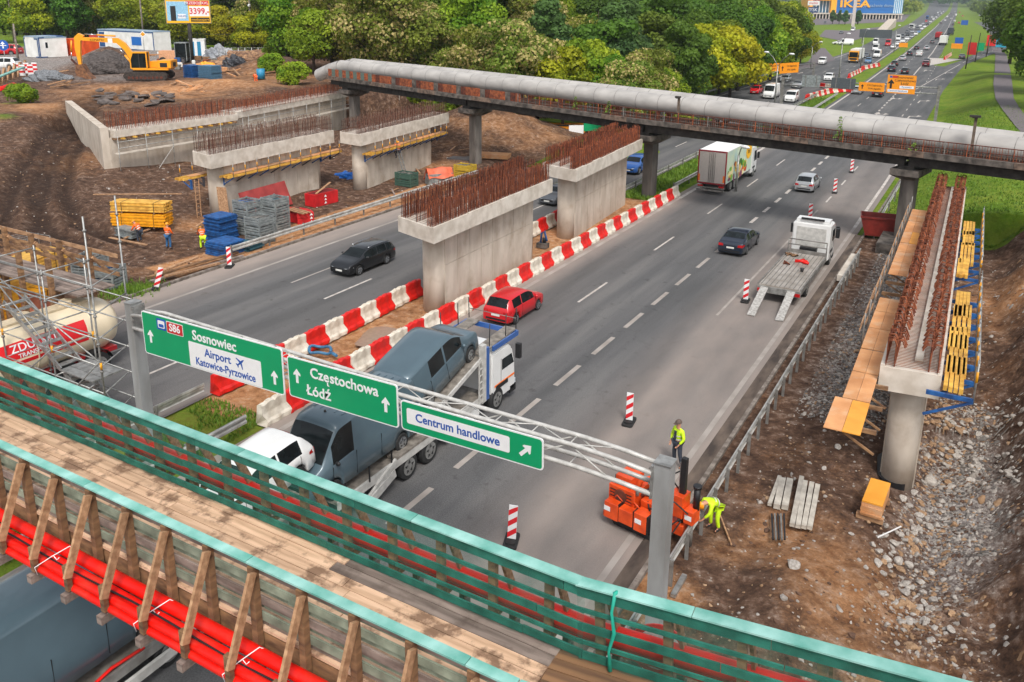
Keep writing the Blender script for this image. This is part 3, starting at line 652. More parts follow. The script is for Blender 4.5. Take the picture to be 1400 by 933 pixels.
for i, x in enumerate(xsn[:-1]):
 a, b_ = (1, 0) if i % 2 else (0, 1)
 for y_ in (15.52, 15.98):
  mb = MB();mb.tube([(x, y_, zc(a, x)), (x + 1, y_, zc(b_, x + 1))], .018, 6);obj('lattice_bar', mb, STEELW, gt, world=True)
 mb = MB();mb.tube([(x, 15.52 if a else 15.98, zc(1, x)), (x + 1, 15.98 if a else 15.52, zc(1, x + 1))], .015, 5);obj('lattice_bar', mb, STEELW, gt, world=True)
 mb = MB();mb.tube([(x, 15.52, zc(1, x)), (x, 15.98, zc(1, x))], .015, 5);obj('lattice_bar', mb, STEELW, gt, world=True);mb = MB();mb.tube([(x, 15.52, zc(0, x)), (x, 15.98, zc(0, x))], .015, 5);obj('lattice_bar', mb, STEELW, gt, world=True)
def rrect(w_, h, r, n=5):
 P_ = []
 for cx0, cy0, a0 in ((w_ / 2 - r, h / 2 - r, 0), (-w_ / 2 + r, h / 2 - r, 90), (-w_ / 2 + r, -h / 2 + r, 180), (w_ / 2 - r, -h / 2 + r, 270)):
  for i in range(n + 1): a = R_(a0 + 90 * i / n);P_.append((cx0 + r * math.cos(a), cy0 + r * math.sin(a)))
 return P_
def arrowp(s_, ang=0):
 pl = [(-.11, -.5), (.11, -.5), (.11, .08), (.3, .02), (.3, .14), (0, .5), (-.3, .14), (-.3, .02), (-.11, .08)]
 c, s = math.cos(R_(ang)), math.sin(R_(ang));return [((x * c - y * s) * s_, (x * s + y * c) * s_) for x, y in pl]
def SG(name, label, pts, wl, yv=15.36):
 """green board through its corner points;local x right, y up"""
 (xl, zb_), (xr, zb2), (zt1, zt2) = pts
 W_ = xr - xl;zc_ = (zb_ + zb2 + zt1 + zt2) / 4;H_ = (zt1 + zt2 - zb_ - zb2) / 2;sl = math.atan((zb2 - zb_) / W_)
 t = thing(name, label, 'sign', ((xl + xr) / 2, yv, zc_), 0, 'direction signs on the gantry')
 base = Matrix.Rotation(-sl, 4, 'Y') @ Matrix.Rotation(R_(90), 4, 'X')
 mb = MB();mb.prism(rrect(W_, H_, .09), -.03, 0, base);obj('white_border', mb, SIGNW, t)
 mb = MB();mb.prism(rrect(W_ - .07, H_ - .07, .07), .001, .005, base);obj('green_panel', mb, SIGNG, t)
 mb = MB();
 for xx in np.linspace(-W_ / 2 + .35, W_ / 2 - .35, int(W_ / 1.2) + 1): mb.prism([(xx - .03, -H_ / 2 + .05), (xx + .03, -H_ / 2 + .05), (xx + .03, H_ / 2 - .02), (xx - .03, H_ / 2 - .02)], -.12, -.032, base);
 obj('mounting_rail', mb, GALVD, t)
 return t, base, W_, H_
def put(t, base, poly, mat, name, x, y, z=.006, th=.004):
 mb = MB();mb.prism([(x + a, y + b_) for a, b_ in poly], z, z + th, base);return obj(name, mb, mat, t)
t, base, W_, H_ = SG('direction_sign', 'long green road sign with white S86 line, Sosnowiec and Airport Katowice-Pyrzowice, leftmost on the gantry', ((-22.04, 4.68), (-16.1, 4.74), (6.19, 6.04)), 0)
put(t, base, arrowp(.42), SIGNW, 'arrow', -2.62, -.08);put(t, base, arrowp(.42), SIGNW, 'arrow', 2.62, -.23)
put(t, base, rrect(.42, .36, .03), SIGNB, 'blue_symbol', -2.05, .42);put(t, base, rrect(.3, .24, .03), SIGNW, 'car_symbol', -2.05, .42, .011);put(t, base, rrect(.22, .1, .03), SIGNB, 'car_symbol', -2.05, .38, .016)
put(t, base, rrect(.74, .38, .04), SIGNW, 'route_plate', -1.44, .40);put(t, base, rrect(.70, .34, .03), SIGNR, 'route_plate', -1.44, .40, .011)
TX = lambda b_, x, y, z=.012: b_ @ Matrix.Translation((x, y, z))
text_mb('S86', .34, SIGNW, t, TX(base, -1.44, .40, .018), 'route_number', .003, bold=.006)
text_mb('Sosnowiec', .43, SIGNW, t, TX(base, .25, .36), 'lettering', bold=.008)
put(t, base, rrect(3.0, .80, .04), SIGNW, 'white_field', .62, -.26)
BLT = M('sign_blue_text', '1d50a0', .5, var=.03)
text_mb('Airport', .36, BLT, t, TX(base, .35, -.10), 'lettering', bold=.006);text_mb('Katowice-Pyrzowice', .34, BLT, t, TX(base, .62, -.45), 'lettering', bold=.006, sx=.88)
pl = [(.0, .2), (.03, .1), (.03, .04), (.2, -.05), (.2, -.08), (.03, -.03), (.02, -.13), (.07, -.17), (.07, -.2), (0, -.18), (-.07, -.2), (-.07, -.17), (-.02, -.13), (-.03, -.03), (-.2, -.08), (-.2, -.05), (-.03, .04), (-.03, .1)]
put(t, base, [(x * math.cos(.9) + y * math.sin(.9), -x * math.sin(.9) + y * math.cos(.9)) for x, y in pl], BLT, 'aeroplane_symbol', 1.3, -.08, .012)
t, base, W_, H_ = SG('direction_sign', 'green road sign reading Częstochowa and Łódź with two arrows, middle of the gantry', ((-15.92, 4.80), (-12.14, 4.86), (6.06, 6.0)), 0)
put(t, base, arrowp(.42), SIGNW, 'arrow', -1.55, .07);put(t, base, arrowp(.42), SIGNW, 'arrow', 1.5, -.03)
text_mb('Cz', .42, SIGNW, t, TX(base, -1.06, .27), 'lettering', bold=.008, align='LEFT');text_mb('e', .42, SIGNW, t, TX(base, -.585, .27), 'lettering', bold=.008, align='LEFT');put(t, base, [(-.03, 0), (.0, -.02), (-.005, -.07), (.035, -.085), (.03, -.11), (-.04, -.1), (-.045, -.04)], SIGNW, 'ogonek', -.42, .13, .012);text_mb('stochowa', .42, SIGNW, t, TX(base, -.36, .27), 'lettering', bold=.008, align='LEFT');text_mb('Łódź', .42, SIGNW, t, TX(base, -.78, -.26), 'lettering', bold=.008)
t, base, W_, H_ = SG('direction_sign', 'low green road sign with white Centrum handlowe panel and slanted arrow, rightmost on the gantry', ((-12.05, 4.88), (-7.97, 4.95), (5.70, 5.76)), 0)
put(t, base, rrect(3.0, .42, .05), SIGNW, 'white_field', -.35, .02);put(t, base, arrowp(.42, -45), SIGNW, 'arrow', 1.58, 0)
text_mb('Centrum handlowe', .32, BLT, t, TX(base, -.35, .02), 'lettering', bold=.006, sx=.98)

# ------------------------------------------------------------------ bridge piers under construction
def stadium(x0, y0, x1, y1, w_, n=8):
 d = Vector((x1 - x0, y1 - y0));L_ = d.length;d.normalize();p = Vector((-d.y, d.x));r = w_ / 2;out = []
 for cx0, cy0, s in ((x0, y0, -1), (x1, y1, 1)):
  for i in range(n + 1):
   a = math.pi * (i / n - .5);v = d * (math.cos(a) * r * s) + p * (math.sin(a) * r * s);c = Vector((cx0, cy0)) + d * (-r * s);out.append(tuple(c + v))
 return out
def pier(name, label, x0, y0, x1, y1, w_, zt, capW, cap_h, cap0, cap1, rb_h, z0=0., skew=0., rows_=4, sp_=.2, color=CONC, rebar=RUST, hooks=False, nrow=4):
 """wall pier with formwork panels, overhanging cap, and a cage of starter bars"""
 t = thing(name, label, 'pier', ((x0 + x1) / 2, (y0 + y1) / 2, z0), 0, 'concrete piers of the new viaduct')
 mb = MB();mb.smooth = True;poly = stadium(x0, y0, x1, y1, w_);mb.prism(poly, z0 - .4, zt);o = obj('wall', mb, color, t, world=True)
 for p_ in o.data.polygons:
  if abs(p_.normal.z) > .9: p_.use_smooth = False
 d = Vector((x1 - x0, y1 - y0));L_ = d.length;d.normalize();pp = Vector((d.y, -d.x))
 if L_ > 4:
  npn = int((L_ - w_) / 1.18);a0 = w_ / 2
  for s in (1, -1):
   for i in range(npn):
    u0, u1 = a0 + i * (L_ - w_) / npn, a0 + (i + 1) * (L_ - w_) / npn
    for za, zb in ((z0 - .3, z0 + (zt - z0) * .58), (z0 + (zt - z0) * .58, zt - .01)):
     P0 = Vector((x0, y0)) + d * (u0 + .018);P1 = Vector((x0, y0)) + d * (u1 - .018);o0 = pp * (w_ / 2 * s);o1 = pp * ((w_ / 2 + .035) * s)
     mb = MB();mb.prism([tuple(P0 + o0), tuple(P1 + o0), tuple(P1 + o1), tuple(P0 + o1)], za + .012, zb - .012);obj('wall_panel', mb, color, t, world=True)
 # cap: cap0 / cap1 = distances before start and past the end
 A = Vector((x0, y0)) - d * cap0;B = Vector((x1, y1)) + d * cap1
 c = []
 for P_, sg in ((A, 1), (B, 1)):
  for s in (-1, 1): c.append(P_ + pp * (capW / 2 * s) - d * (skew * s))
 poly = [tuple(c[0]), tuple(c[2]), tuple(c[3]), tuple(c[1])]
 mb = MB();mb.prism(poly, zt, zt + cap_h);obj('cap', mb, CONC2, t, world=True)
 top = zt + cap_h
 LL = (B - A).length;nseg = max(2, int(LL / 1.5))
 for s in (-1, 1):               # ragged upstand along the cap's edges
  for i in range(nseg):
   u0, u1 = LL * i / nseg + .02, LL * (i + 1) / nseg - .03
   P0, P1 = A + d * (u0 - skew * s), A + d * (u1 - skew * s);o0, o1 = pp * (capW / 2 * s * .999), pp * ((capW / 2 - .13) * s)
   mb = MB();mb.prism([tuple(P0 + o0), tuple(P1 + o0), tuple(P1 + o1), tuple(P0 + o1)], top + .001, top + rnd.uniform(.03, .09));obj('cap_lip', mb, CONC2, t, world=True)
 mb = MB();mb2 = MB()
 k = int(LL / sp_)
 offs = [-.46, -.30, .30, .46] if nrow == 4 else [-.47, -.40, -.33, .0, .33, .40, .47]
 for oi, of in enumerate(offs):
  for i in range(k):
   u = .12 + i * (LL - .24) / k + rnd.uniform(-.03, .03);P_ = A + d * (u - skew * of * 2) + pp * (of * capW * .93);h = rb_h * rnd.uniform(.88, 1.08)
   lean = rnd.uniform(-.04, .04)
   q = [(P_.x, P_.y, top - .05), (P_.x + d.x * lean + rnd.uniform(-.03, .03), P_.y + d.y * lean, top + h)]
   if hooks:
    s = -1 if of > 0 else 1;q.append((q[-1][0] + pp.x * s * .16, q[-1][1] + pp.y * s * .16, top + h + .03));q.append((q[-1][0] + pp.x * s * .1, q[-1][1] + pp.y * s * .1, top + h - .2))
   elif i % 3 == 0:
    s = -1 if of > 0 else 1;q.append((q[-1][0] + pp.x * s * .13, q[-1][1] + pp.y * s * .13, top + h - .02))
   (mb if (i + oi) % 3 else mb2).tube(q, .019 if not hooks else .026, 3, cap=False)
  for zz in (.25, .6, .95) if not hooks else (.2, .5):
   if zz < rb_h:
    a = A + pp * (of * capW * .93) - d * (skew * of * 2);b_ = a + d * LL
    mb2.tube([(a.x, a.y, top + zz * rb_h * .8), (b_.x, b_.y, top + zz * rb_h * .8)], .013, 3, cap=False)
 for i in range(0, k, 1 if hooks else 2):   # mesh lying on the cap
  u = .12 + i * (LL - .24) / k;P0 = A + d * u + pp * (-.46 * capW) + d * skew * .9;P1 = A + d * u + pp * (.46 * capW) - d * skew * .9
  mb2.tube([(P0.x, P0.y, top + .05), (P1.x, P1.y, top + .05)], .011, 3, cap=False)
 tag(obj('rebar_cage', mb, rebar, t, world=True), kind='stuff');tag(obj('rebar_cage', mb2, RUST2 if not hooks else RUST, t, world=True), kind='stuff')
 return t, A, B, d, pp, top
RUSTG = M('rust_grey', '8a6a58', .85, scale=5, col2='5a4438')
P1_ = pier('bridge_pier', 'pale concrete pier with dense rust brown starter bars, nearest in the central reservation', -23.75, 32.75, -24.05, 43.6, 1.2, 4.18, 2.8, .75, 1.0, 1.0, 1.15, skew=.5, rebar=RUST, sp_=.11, nrow=7)
P2_ = pier('bridge_pier', 'pale concrete pier in the central reservation close to the pipe bridge, behind its twin', -24.15, 48.6, -25.0, 60.4, 1.2, 4.2, 2.8, .75, .8, 1.2, 1.1, skew=.5, rebar=RUSTO, sp_=.12, nrow=7)
L1_ = pier('bridge_pier', 'concrete pier with timber and yellow beam walkway above the red formwork panels', -48.2, 40.2, -48.6, 51.6, 1.35, 3.75, 2.4, .95, .6, 1.2, 1.3, skew=.3, rebar=RUSTG, sp_=.14)
L2_ = pier('bridge_pier', 'concrete pier where a worker in orange climbs the ladder', -45.3, 52.6, -46.6, 64.6, 1.3, 3.85, 2.4, .9, .6, 2.4, 1.1, skew=.3, rebar=RUSTG, sp_=.14)
RP_ = pier('bridge_pier', 'round ended concrete pier at the right with long rusty reinforcement between plywood walkways', -1.3, 27.9, -1.62, 42, 1.0, 3.55, 1.75, .8, .65, 16.2, .85, z0=-.4, skew=-.08, rebar=RUST, sp_=.13, hooks=True)
# dark collar at the foot of the right pier and concrete blinding under the front pier
mb = MB();mb.prism(stadium(-1.3, 27.86, -1.6, 30, 1.06), -.35, .04);obj('foot_sleeve', mb, BLACKP, RP_[0], world=True)
# light pour strip down the middle of the right cap
mb = MB();A, B, d, pp, top = RP_[1:]
mb.prism([tuple(A + pp * .05 + d * .8), tuple(B + pp * .05 - d * .5), tuple(B + pp * .28 - d * .5), tuple(A + pp * .28 + d * .8)], top + .002, top + .14);obj('pour_strip', mb, CONC2, RP_[0], world=True)
# bracket walkways on the left piers
def walkway(pr, side, z, u0, u1, label, plyw=False, half=1.0):
 t, A, B, d, pp, top = pr;A = Vector((A.x, A.y));LL = (B - A).length
 w_ = thing('bracket_walkway', label, 'walkway', (A.x, A.y, z), 0, 'bracket walkways round the piers')
 o0 = pp * (side * half * .62)
 n_ = int((u1 - u0) / 1.15)
 for i in range(n_ + 1):
  u = u0 + .25 + i * (u1 - u0 - .5) / n_;P_ = A + d * u + o0;Q = P_ + pp * side * 1.05
  mb = MB();mb.beam((P_.x, P_.y, z - .75), (P_.x, P_.y, z - .08), .1, .14);mb.beam((P_.x, P_.y, z - .7), (Q.x, Q.y, z - .1), .07, .07);mb.beam((P_.x, P_.y, z - .09), (Q.x, Q.y, z - .09), .08, .1)
  obj('bracket', mb, BLUEM if i % 3 != 1 else M('dark_bracket', '3b3a40', .6), w_, world=True)
  mb = MB();mb.tube([(Q.x, Q.y, z - .1), (Q.x, Q.y, z + .95)], .025, 6);o = obj('rail_post', mb, GALV, w_, world=True)
  mb = MB();mb.tube([(Q.x, Q.y, z + .35), (Q.x, Q.y, z + .68)], .035, 6);obj('yellow_sleeve', mb, YELP, w_, world=True)
 for j, v in enumerate((.25, .5, .75, .98)):
  a = A + d * (u0 - .4 + .3 * rnd.random()) + o0 + pp * side * v;b_ = A + d * (u1 + .3 * rnd.random()) + o0 + pp * side * v
  mb = MB();mb.beam((a.x, a.y, z - .0), (b_.x, b_.y, z - .0), .08, .16);obj('yellow_beam', mb, YEL, w_, world=True)
 u = u0 + .6
 while u < u1 - 1.2:
  ln = rnd.uniform(1.2, 2.2);a = A + d * u + o0 + pp * side * .25;b_ = a + d * ln
  mb = MB();mb.beam((a.x + pp.x * side * .25, a.y + pp.y * side * .25, z + .1), (b_.x + pp.x * side * .3, b_.y + pp.y * side * .3, z + .1 + rnd.uniform(0, .03)), .6, .03);obj('walkway_board', mb, ORPLY if rnd.random() < .6 else WOODL, w_, world=True)
  u += ln + rnd.choice((.02, .02, .3))
walkway(L1_, 1, 3.0, 1.0, 13.2, 'yellow beam and plank walkway on blue brackets along the pier above the red formwork')
walkway(L2_, 1, 3.05, .8, 13.6, 'timber walkway on dark brackets above the climbing worker')
walkway(L1_, -1, 2.9, -.8, 12, 'orange plank walkway poking out behind the nearer left pier', half=1.0)
# right pier: plywood platform on its left side, yellow beams on the right
A, B, d, pp, top = RP_[1:]
t = thing('formwork_platform', 'orange plywood walkway with plank handrail along the left of the right pier', 'platform', (-2.6, 40, 3.9))
def rpt(u, v): return A + d * (u + 0) + pp * v
ROWS_L = [(-4.1, -1.9), (-1.85, .3), (.35, 2.4), (2.45, 4.6), (4.65, 6.6), (6.65, 8.4), (11.4, 13.4), (13.45, 15.4), (15.45, 17.1), (17.15, 19.5), (19.55, 22.), (22.05, 25.)]
for i, (u0, u1) in enumerate(ROWS_L):
 dz = -.12 * (u0 < 11) ;z = 3.95 + dz + rnd.uniform(-.02, .02);wv = .98 if i == 0 else .78
 for (va, vb) in ((-.92, -.92 - wv / 2 + .01), (-.92 - wv / 2, -.92 - wv)):
  P_ = [rpt(u0, va), rpt(u1 - .03, va), rpt(u1 - .03, vb), rpt(u0, vb)]
  mb = MB();mb.prism([tuple(p) for p in P_][::-1], z, z + .03);obj('plywood_sheet', mb, ORPLY2 if i in (0, 9) and va == -.92 and rnd.random() < .9 else ORPLY, t, world=True)
for vb, zz, u0, u1 in ((-1.74, 4.9, 2.0, 24.6), (-1.78, 4.6, 2.2, 24.8), (-1.76, 4.3, 4.0, 25)):
 seg = np.arange(u0, u1, 3.9)
 for a, b_ in zip(seg[:-1], seg[1:]):
  p0, p1 = rpt(a - .2, vb), rpt(b_ + .1, vb + rnd.uniform(-.04, .02));mb = MB();mb.beam((p0.x, p0.y, zz + rnd.uniform(-.05, .05)), (p1.x, p1.y, zz + rnd.uniform(-.05, .05)), .03, .11);obj('handrail_plank', mb, WOODL, t, world=True)
for u in np.arange(-3.6, 25, 1.6):
 p0, p1 = rpt(u, -1.72), rpt(u, -.55);mb = MB();mb.beam((p0.x, p0.y, 3.78), (p1.x, p1.y, 3.78), .09, .12);mb.beam((p0.x, p0.y, 3.75), (p1.x, p1.y, 3.1), .06, .06);obj('bracket', mb, WOODB, t, world=True)
 if u > 2: mb = MB();mb.tube([(p0.x, p0.y, 3.7), (p0.x, p0.y, 5.0)], .03, 5);obj('rail_post', mb, GALVD, t, world=True)
t = thing('formwork_platform', 'yellow formwork beams on blue brackets hung on the right side of the right pier', 'platform', (-.2, 38, 4))
for u0, u1, v0, v1 in ((-.3, 2.4, .93, 1.5), (.9, 4.6, .98, 1.55), (3.2, 5.4, .92, 1.5), (4.9, 8.0, .95, 1.6), (6.6, 9.8, 1.0, 1.5), (12.2, 14.9, .92, 1.35), (14.2, 17.9, .95, 1.55), (17.5, 20.4, 1.0, 1.5), (19.6, 22.6, .95, 1.5)):
 for j in range(4):
  v = v0 + (v1 - v0) * (j + .5) / 4;p0, p1 = rpt(u0 + rnd.uniform(-.1, .1), v), rpt(u1 + rnd.uniform(-.1, .1), v)
  mb = MB();mb.beam((p0.x, p0.y, 4.1 + .01 * j), (p1.x, p1.y, 4.1 + .01 * j), .115, .16);obj('yellow_beam', mb, YEL, t, world=True)
for u in list(np.arange(-.4, 10, 1.35)) + list(np.arange(12.4, 22.8, 1.35)):
 p0, p1 = rpt(u, .5), rpt(u, 1.78);mb = MB();mb.beam((p0.x, p0.y, 3.95), (p1.x, p1.y, 3.95), .09, .13);mb.beam((p0.x, p0.y, 3.2), (p1.x, p1.y, 3.9), .07, .07);obj('bracket', mb, BLUEM, t, world=True)
 mb = MB();mb.tube([(p1.x, p1.y, 3.8), (p1.x, p1.y, 5.15)], .03, 6);obj('rail_post', mb, GALV, t, world=True)
 mb = MB();mb.tube([(p1.x, p1.y, 4.55), (p1.x, p1.y, 4.9)], .042, 6);obj('yellow_sleeve', mb, YELP, t, world=True)
for u0, u1 in ((-.4, 10), (12.2, 22.6)):
 for zz in (4.75, 5.1):
  p0, p1 = rpt(u0, 1.80), rpt(u1, 1.80);mb = MB();mb.tube([(p0.x, p0.y, zz), (p1.x, p1.y, zz)], .02, 5);obj('guard_tube', mb, GALV, t, world=True)

# abutment: wing wall and two long front walls with caps and scaffold walkway
ab = thing('abutment', 'long concrete abutment with slanted wing wall and rusty starter bars below the excavator', 'abutment', (-62, 48, 1))
def wallseg(P_, z0, z1, th, name, mat=CONC):
 a, b_ = Vector(P_[0]), Vector(P_[1]);d = (b_ - a).normalized();n_ = Vector((d.y, -d.x)) * th
 mb = MB();mb.prism([tuple(a), tuple(b_), tuple(b_ - n_), tuple(a - n_)], z0, z1);return obj(name, mb, mat, ab, world=True)
W0 = (-57.5, 38.6);W1 = (-60.5, 53.5);W2 = (-66.6, 76.5)
WZ = at(98, 139, 5.0);WA = at(150, 176, 4.9)
W0 = (WA.x + .1, WA.y - .2)
W1t = at(320, 152, 5.0);W1 = (W1t.x, W1t.y);W2t = at(472, 124, 5.0);W2 = (W2t.x, W2t.y)
wallseg((W0, W1), -.4, 4.15, 1.2, 'front_wall');wallseg(((W1[0] - .15, W1[1] + .02), (W2[0] - .1, W2[1])), -.4, 4.3, 1.2, 'front_wall')
wallseg(((W0[0] + .45, W0[1] + .2), (W1[0] + .45, W1[1])), 4.16, 4.75, 2.2, 'cap', CONC2);wallseg(((W1[0] + .3, W1[1] + .02), (W2[0] + .4, W2[1])), 4.31, 4.9, 2.2, 'cap', CONC2)
# wing wall, underside sloping up as it runs back
a = Vector(W0) + Vector((-.02, -.02));b_ = Vector((WZ.x, WZ.y));dd = (b_ - a).normalized();nn = Vector((-dd.y, dd.x)) * .6
mb = MB()
vs = []
for o_ in (Vector((0, 0)), -nn if False else nn): vs += [(a.x + o_.x, a.y + o_.y, -.3), (b_.x + o_.x, b_.y + o_.y, 3.9), (b_.x + o_.x, b_.y + o_.y, 5.1), (a.x + o_.x, a.y + o_.y, 5.0)]
mb.add(vs, [(0, 1, 2, 3), (7, 6, 5, 4), (0, 4, 5, 1), (1, 5, 6, 2), (2, 6, 7, 3), (3, 7, 4, 0)]);obj('wing_wall', mb, CONC, ab, world=True)
def cage(a, b_, z, h, sp_=.2, nrow=3, wd=1.6):
 a, b_ = Vector(a), Vector(b_);d = (b_ - a);LL = d.length;d.normalize();p = Vector((d.y, -d.x));mb = MB();mb2 = MB()
 for r in range(nrow):
  o_ = p * (.35 - wd * r / max(1, nrow - 1) + .0)
  for i in range(int(LL / sp_)):
   P_ = a + d * (i * sp_ + rnd.uniform(-.04, .04)) + o_;(mb if i % 4 else mb2).tube([(P_.x, P_.y, z - .05), (P_.x + rnd.uniform(-.05, .05), P_.y, z + h * rnd.uniform(.9, 1.06))], .022, 3, cap=False)
  for zz in (.3, .75, 1.0):
   q0, q1 = a + o_, b_ + o_;mb2.tube([(q0.x, q0.y, z + h * zz), (q1.x, q1.y, z + h * zz)], .018, 3, cap=False)
 tag(obj('rebar_cage', mb, RUSTO, ab, world=True), kind='stuff');tag(obj('rebar_cage', mb2, RUST2, ab, world=True), kind='stuff')
for (A0, B0, z1_) in ((W0, W1, 4.1), (W1, W2, 4.25), ((a.x, a.y), (b_.x, b_.y), None)):
 A0, B0 = Vector(A0), Vector(B0);dd_ = (B0 - A0).normalized();pp_2 = Vector((dd_.y, -dd_.x));LL_ = (B0 - A0).length;n_ = int(LL_ / 1.6)
 for i in range(n_):
  P0 = A0 + dd_ * (LL_ * i / n_ + .025);P1 = A0 + dd_ * (LL_ * (i + 1) / n_ - .025);zt_ = z1_ if z1_ else 4.95;zb0 = -.3 if z1_ else -.3 + 4.2 * (i / n_) + .1;zb1 = -.3 if z1_ else -.3 + 4.2 * ((i + 1) / n_) + .1;mb = MB()
  sg = pp_2 if z1_ else -Vector((-dd_.y, dd_.x));mb.add([(P0.x, P0.y, zb0), (P1.x, P1.y, zb1), (P1.x, P1.y, zt_), (P0.x, P0.y, zt_)] + [(p.x + sg.x * .03, p.y + sg.y * .03, z) for p, z in ((P0, zb0), (P1, zb1), (P1, zt_), (P0, zt_))], [(3, 2, 1, 0), (4, 5, 6, 7), (0, 1, 5, 4), (1, 2, 6, 5), (2, 3, 7, 6), (3, 0, 4, 7)]);obj('wall_panel', mb, CONC, ab, world=True)
cage((W0[0], W0[1] + .5), W1, 4.75, 1.35, .17);cage((W1[0], W1[1] + .6), W2, 4.9, 1.05, .17)
# planks under the cap and scaffold gangway
d = (Vector(W1) - Vector(W0)).normalized();p = Vector((d.y, -d.x));LL = (Vector(W1) - Vector(W0)).length
for i in range(int(LL / .55)):
 P_ = Vector(W0) + d * (.3 + i * .55);mb = MB();mb.beam((P_.x, P_.y, 4.06), (P_.x + p.x * .75, P_.y + p.y * .75, 4.06), .2, .12);obj('yellow_beam', mb, YEL if i % 2 else WOODB, ab, world=True)
def scaffold_run(a, b_, out, z, label, h=2.4, zb=0, deckz=3.0):
 a, b_ = Vector(a), Vector(b_);d = (b_ - a);LL = d.length;d.normalize();p = Vector((d.y, -d.x));t = thing('scaffold', label, 'scaffold', (a.x, a.y, zb), 0, 'scaffolds along the abutment')
 n_ = int(LL / 2.2)
 for i in range(n_ + 1):
  P_ = a + d * (LL * i / n_) + p * out;mb = MB();mb.tube([(P_.x, P_.y, zb), (P_.x, P_.y, z)], .03, 5);obj('standard', mb, GALV, t, world=True)
 for zz in (zb + 1, deckz + .5, deckz + 1.0):
  P_, Q = a + p * out, b_ + p * out;mb = MB();mb.tube([(P_.x, P_.y, zz), (Q.x, Q.y, zz)], .028, 5);obj('ledger', mb, GALV, t, world=True)
 for i in range(n_):
  P_, Q = a + d * (LL * i / n_ + .03) + p * (out - .35), a + d * (LL * (i + 1) / n_ - .03) + p * (out - .35)
  mb = MB();mb.beam((P_.x, P_.y, deckz), (Q.x, Q.y, deckz), .6, .06);obj('scaffold_deck', mb, CONC2, t, world=True)
  if i % 3 == 1:
   P_, Q = a + d * (LL * i / n_) + p * (out + .03), a + d * (LL * (i + 1) / n_) + p * (out + .03);mb = MB();mb.tube([(P_.x, P_.y, zb + .2), (Q.x, Q.y, deckz)], .025, 5);obj('diagonal', mb, STEELW, t, world=True)
scaffold_run(W0, W1, 1.1, 4.4, 'galvanised scaffold walkway along the nearer half of the abutment wall', deckz=2.9)
scaffold_run((W1[0], W1[1] + .5), W2, 1.1, 4.6, 'galvanised scaffold walkway along the farther half of the abutment wall', deckz=3.1)

# ------------------------------------------------------------------ pipe bridge
PA = Vector((-23.6, 63.0));PD = Vector((19.2, -4.05)).normalized();PN = Vector((PD.y, -PD.x))  # PN towards camera
def pz(x): return float(np.interp(x, [-75, -60, -45, -24, 4], [.75, .6, .3, 0, .05]))
def pb(s, v, z):
 p = PA + PD * s + PN * v;return (p.x, p.y, z + pz(p.x))
pbr = thing('pipe_bridge', 'sooty concrete pipe bridge with rusty railing crossing the whole motorway', 'pipe bridge', (PA.x, PA.y, 0))
S0, S1 = -40.5, 34.
def hb(name, mat, s0, s1, v0, v1, z0, z1):
 mb = MB();c = [pb(s, v, z) for s in (s0, s1) for v in (v0, v1) for z in (z0, z1)]
 mb.add(c, [(0, 1, 3, 2), (4, 6, 7, 5), (0, 4, 5, 1), (2, 3, 7, 6), (0, 2, 6, 4), (1, 5, 7, 3)]);return obj(name, mb, mat, pbr, world=True)
span = 19.62
for k in range(-2, 2):
 a, b_ = max(S0, k * span), min(S1, (k + 1) * span)
 for v in (-1.2, 1.0): hb('girder', DARKC, a + .12, b_ - .12, v - .18, v + .18, 5.45, 6.12)
hb('girder', DARKC, S0, -2 * span + .1, -1.3, 1.2, 5.6, 6.1)
s = S0
i = 0
while s < S1:
 e = min(S1, s + 2.45);hb('deck_slab', OLDC if i % 3 else M('brown_sooty_concrete', '7d6a5c', .9, scale=3, col2='453a33', bump=.3), s + .01, e - .01, -1.45, 1.75, 6.14 + rnd.uniform(-.01, .01), 6.50);s = e;i += 1
# fence: plate panels on the left part, bars on the right
s = S0;i = 0
while s < -13:
 e = s + .62;c_ = [RUST, RUSTO, OLDC, RUST2, RUST][i % 5] if s > -33 else [RUSTO, M('grey_green_paint', '5a6a62', .6)][i % 2]
 mb = MB();mb.add([pb(s + .01, 1.5, 6.52), pb(e - .01, 1.5, 6.52), pb(e - .01, 1.5, 7.27), pb(s + .01, 1.5, 7.27), pb(s + .01, 1.46, 6.52), pb(e - .01, 1.46, 6.52), pb(e - .01, 1.46, 7.27), pb(s + .01, 1.46, 7.27)], [(0, 1, 2, 3), (7, 6, 5, 4), (0, 4, 5, 1), (1, 5, 6, 2), (2, 6, 7, 3), (3, 7, 4, 0)]);obj('fence_panel', mb, c_, pbr, world=True);s = e;i += 1
mbr = MB();mbr2 = MB()
s = -12.9;i = 0
while s < S1:
 (mbr if rnd.random() < .7 else mbr2).tube([pb(s, 1.5, 6.5), pb(s + rnd.uniform(-.01, .01), 1.5, 7.22)], .017, 3, cap=False);s += .155
tag(obj('fence_bars', mbr, RUST, pbr, world=True), kind='stuff');tag(obj('fence_bars', mbr2, GALVD, pbr, world=True), kind='stuff')
for s in np.arange(-12.9, S1, 1.24):
 mb = MB();mb.beam(pb(s, 1.52, 6.3), pb(s, 1.52, 7.24), .07, .05);obj('fence_post', mb, [RUST, RUSTO, GALVD][int(rnd.random() * 2.6)], pbr, world=True)
for zz, r in ((7.24, .03), (6.86, .022), (6.54, .022)):
 mb = MB();mb.tube([pb(s, 1.5, zz) for s in np.arange(-12.9, S1, 4)], r, 4);obj('fence_rail', mb, RUST2, pbr, world=True)
mb = MB();
hb('walkway', M('brown_shadow_strip', '5a3f30', .9, scale=2, col2='33251d'), S0 + 3, S1, .9, 1.4, 6.51, 6.55)  # walkway here is only a brown strip of shadow painted behind the fence
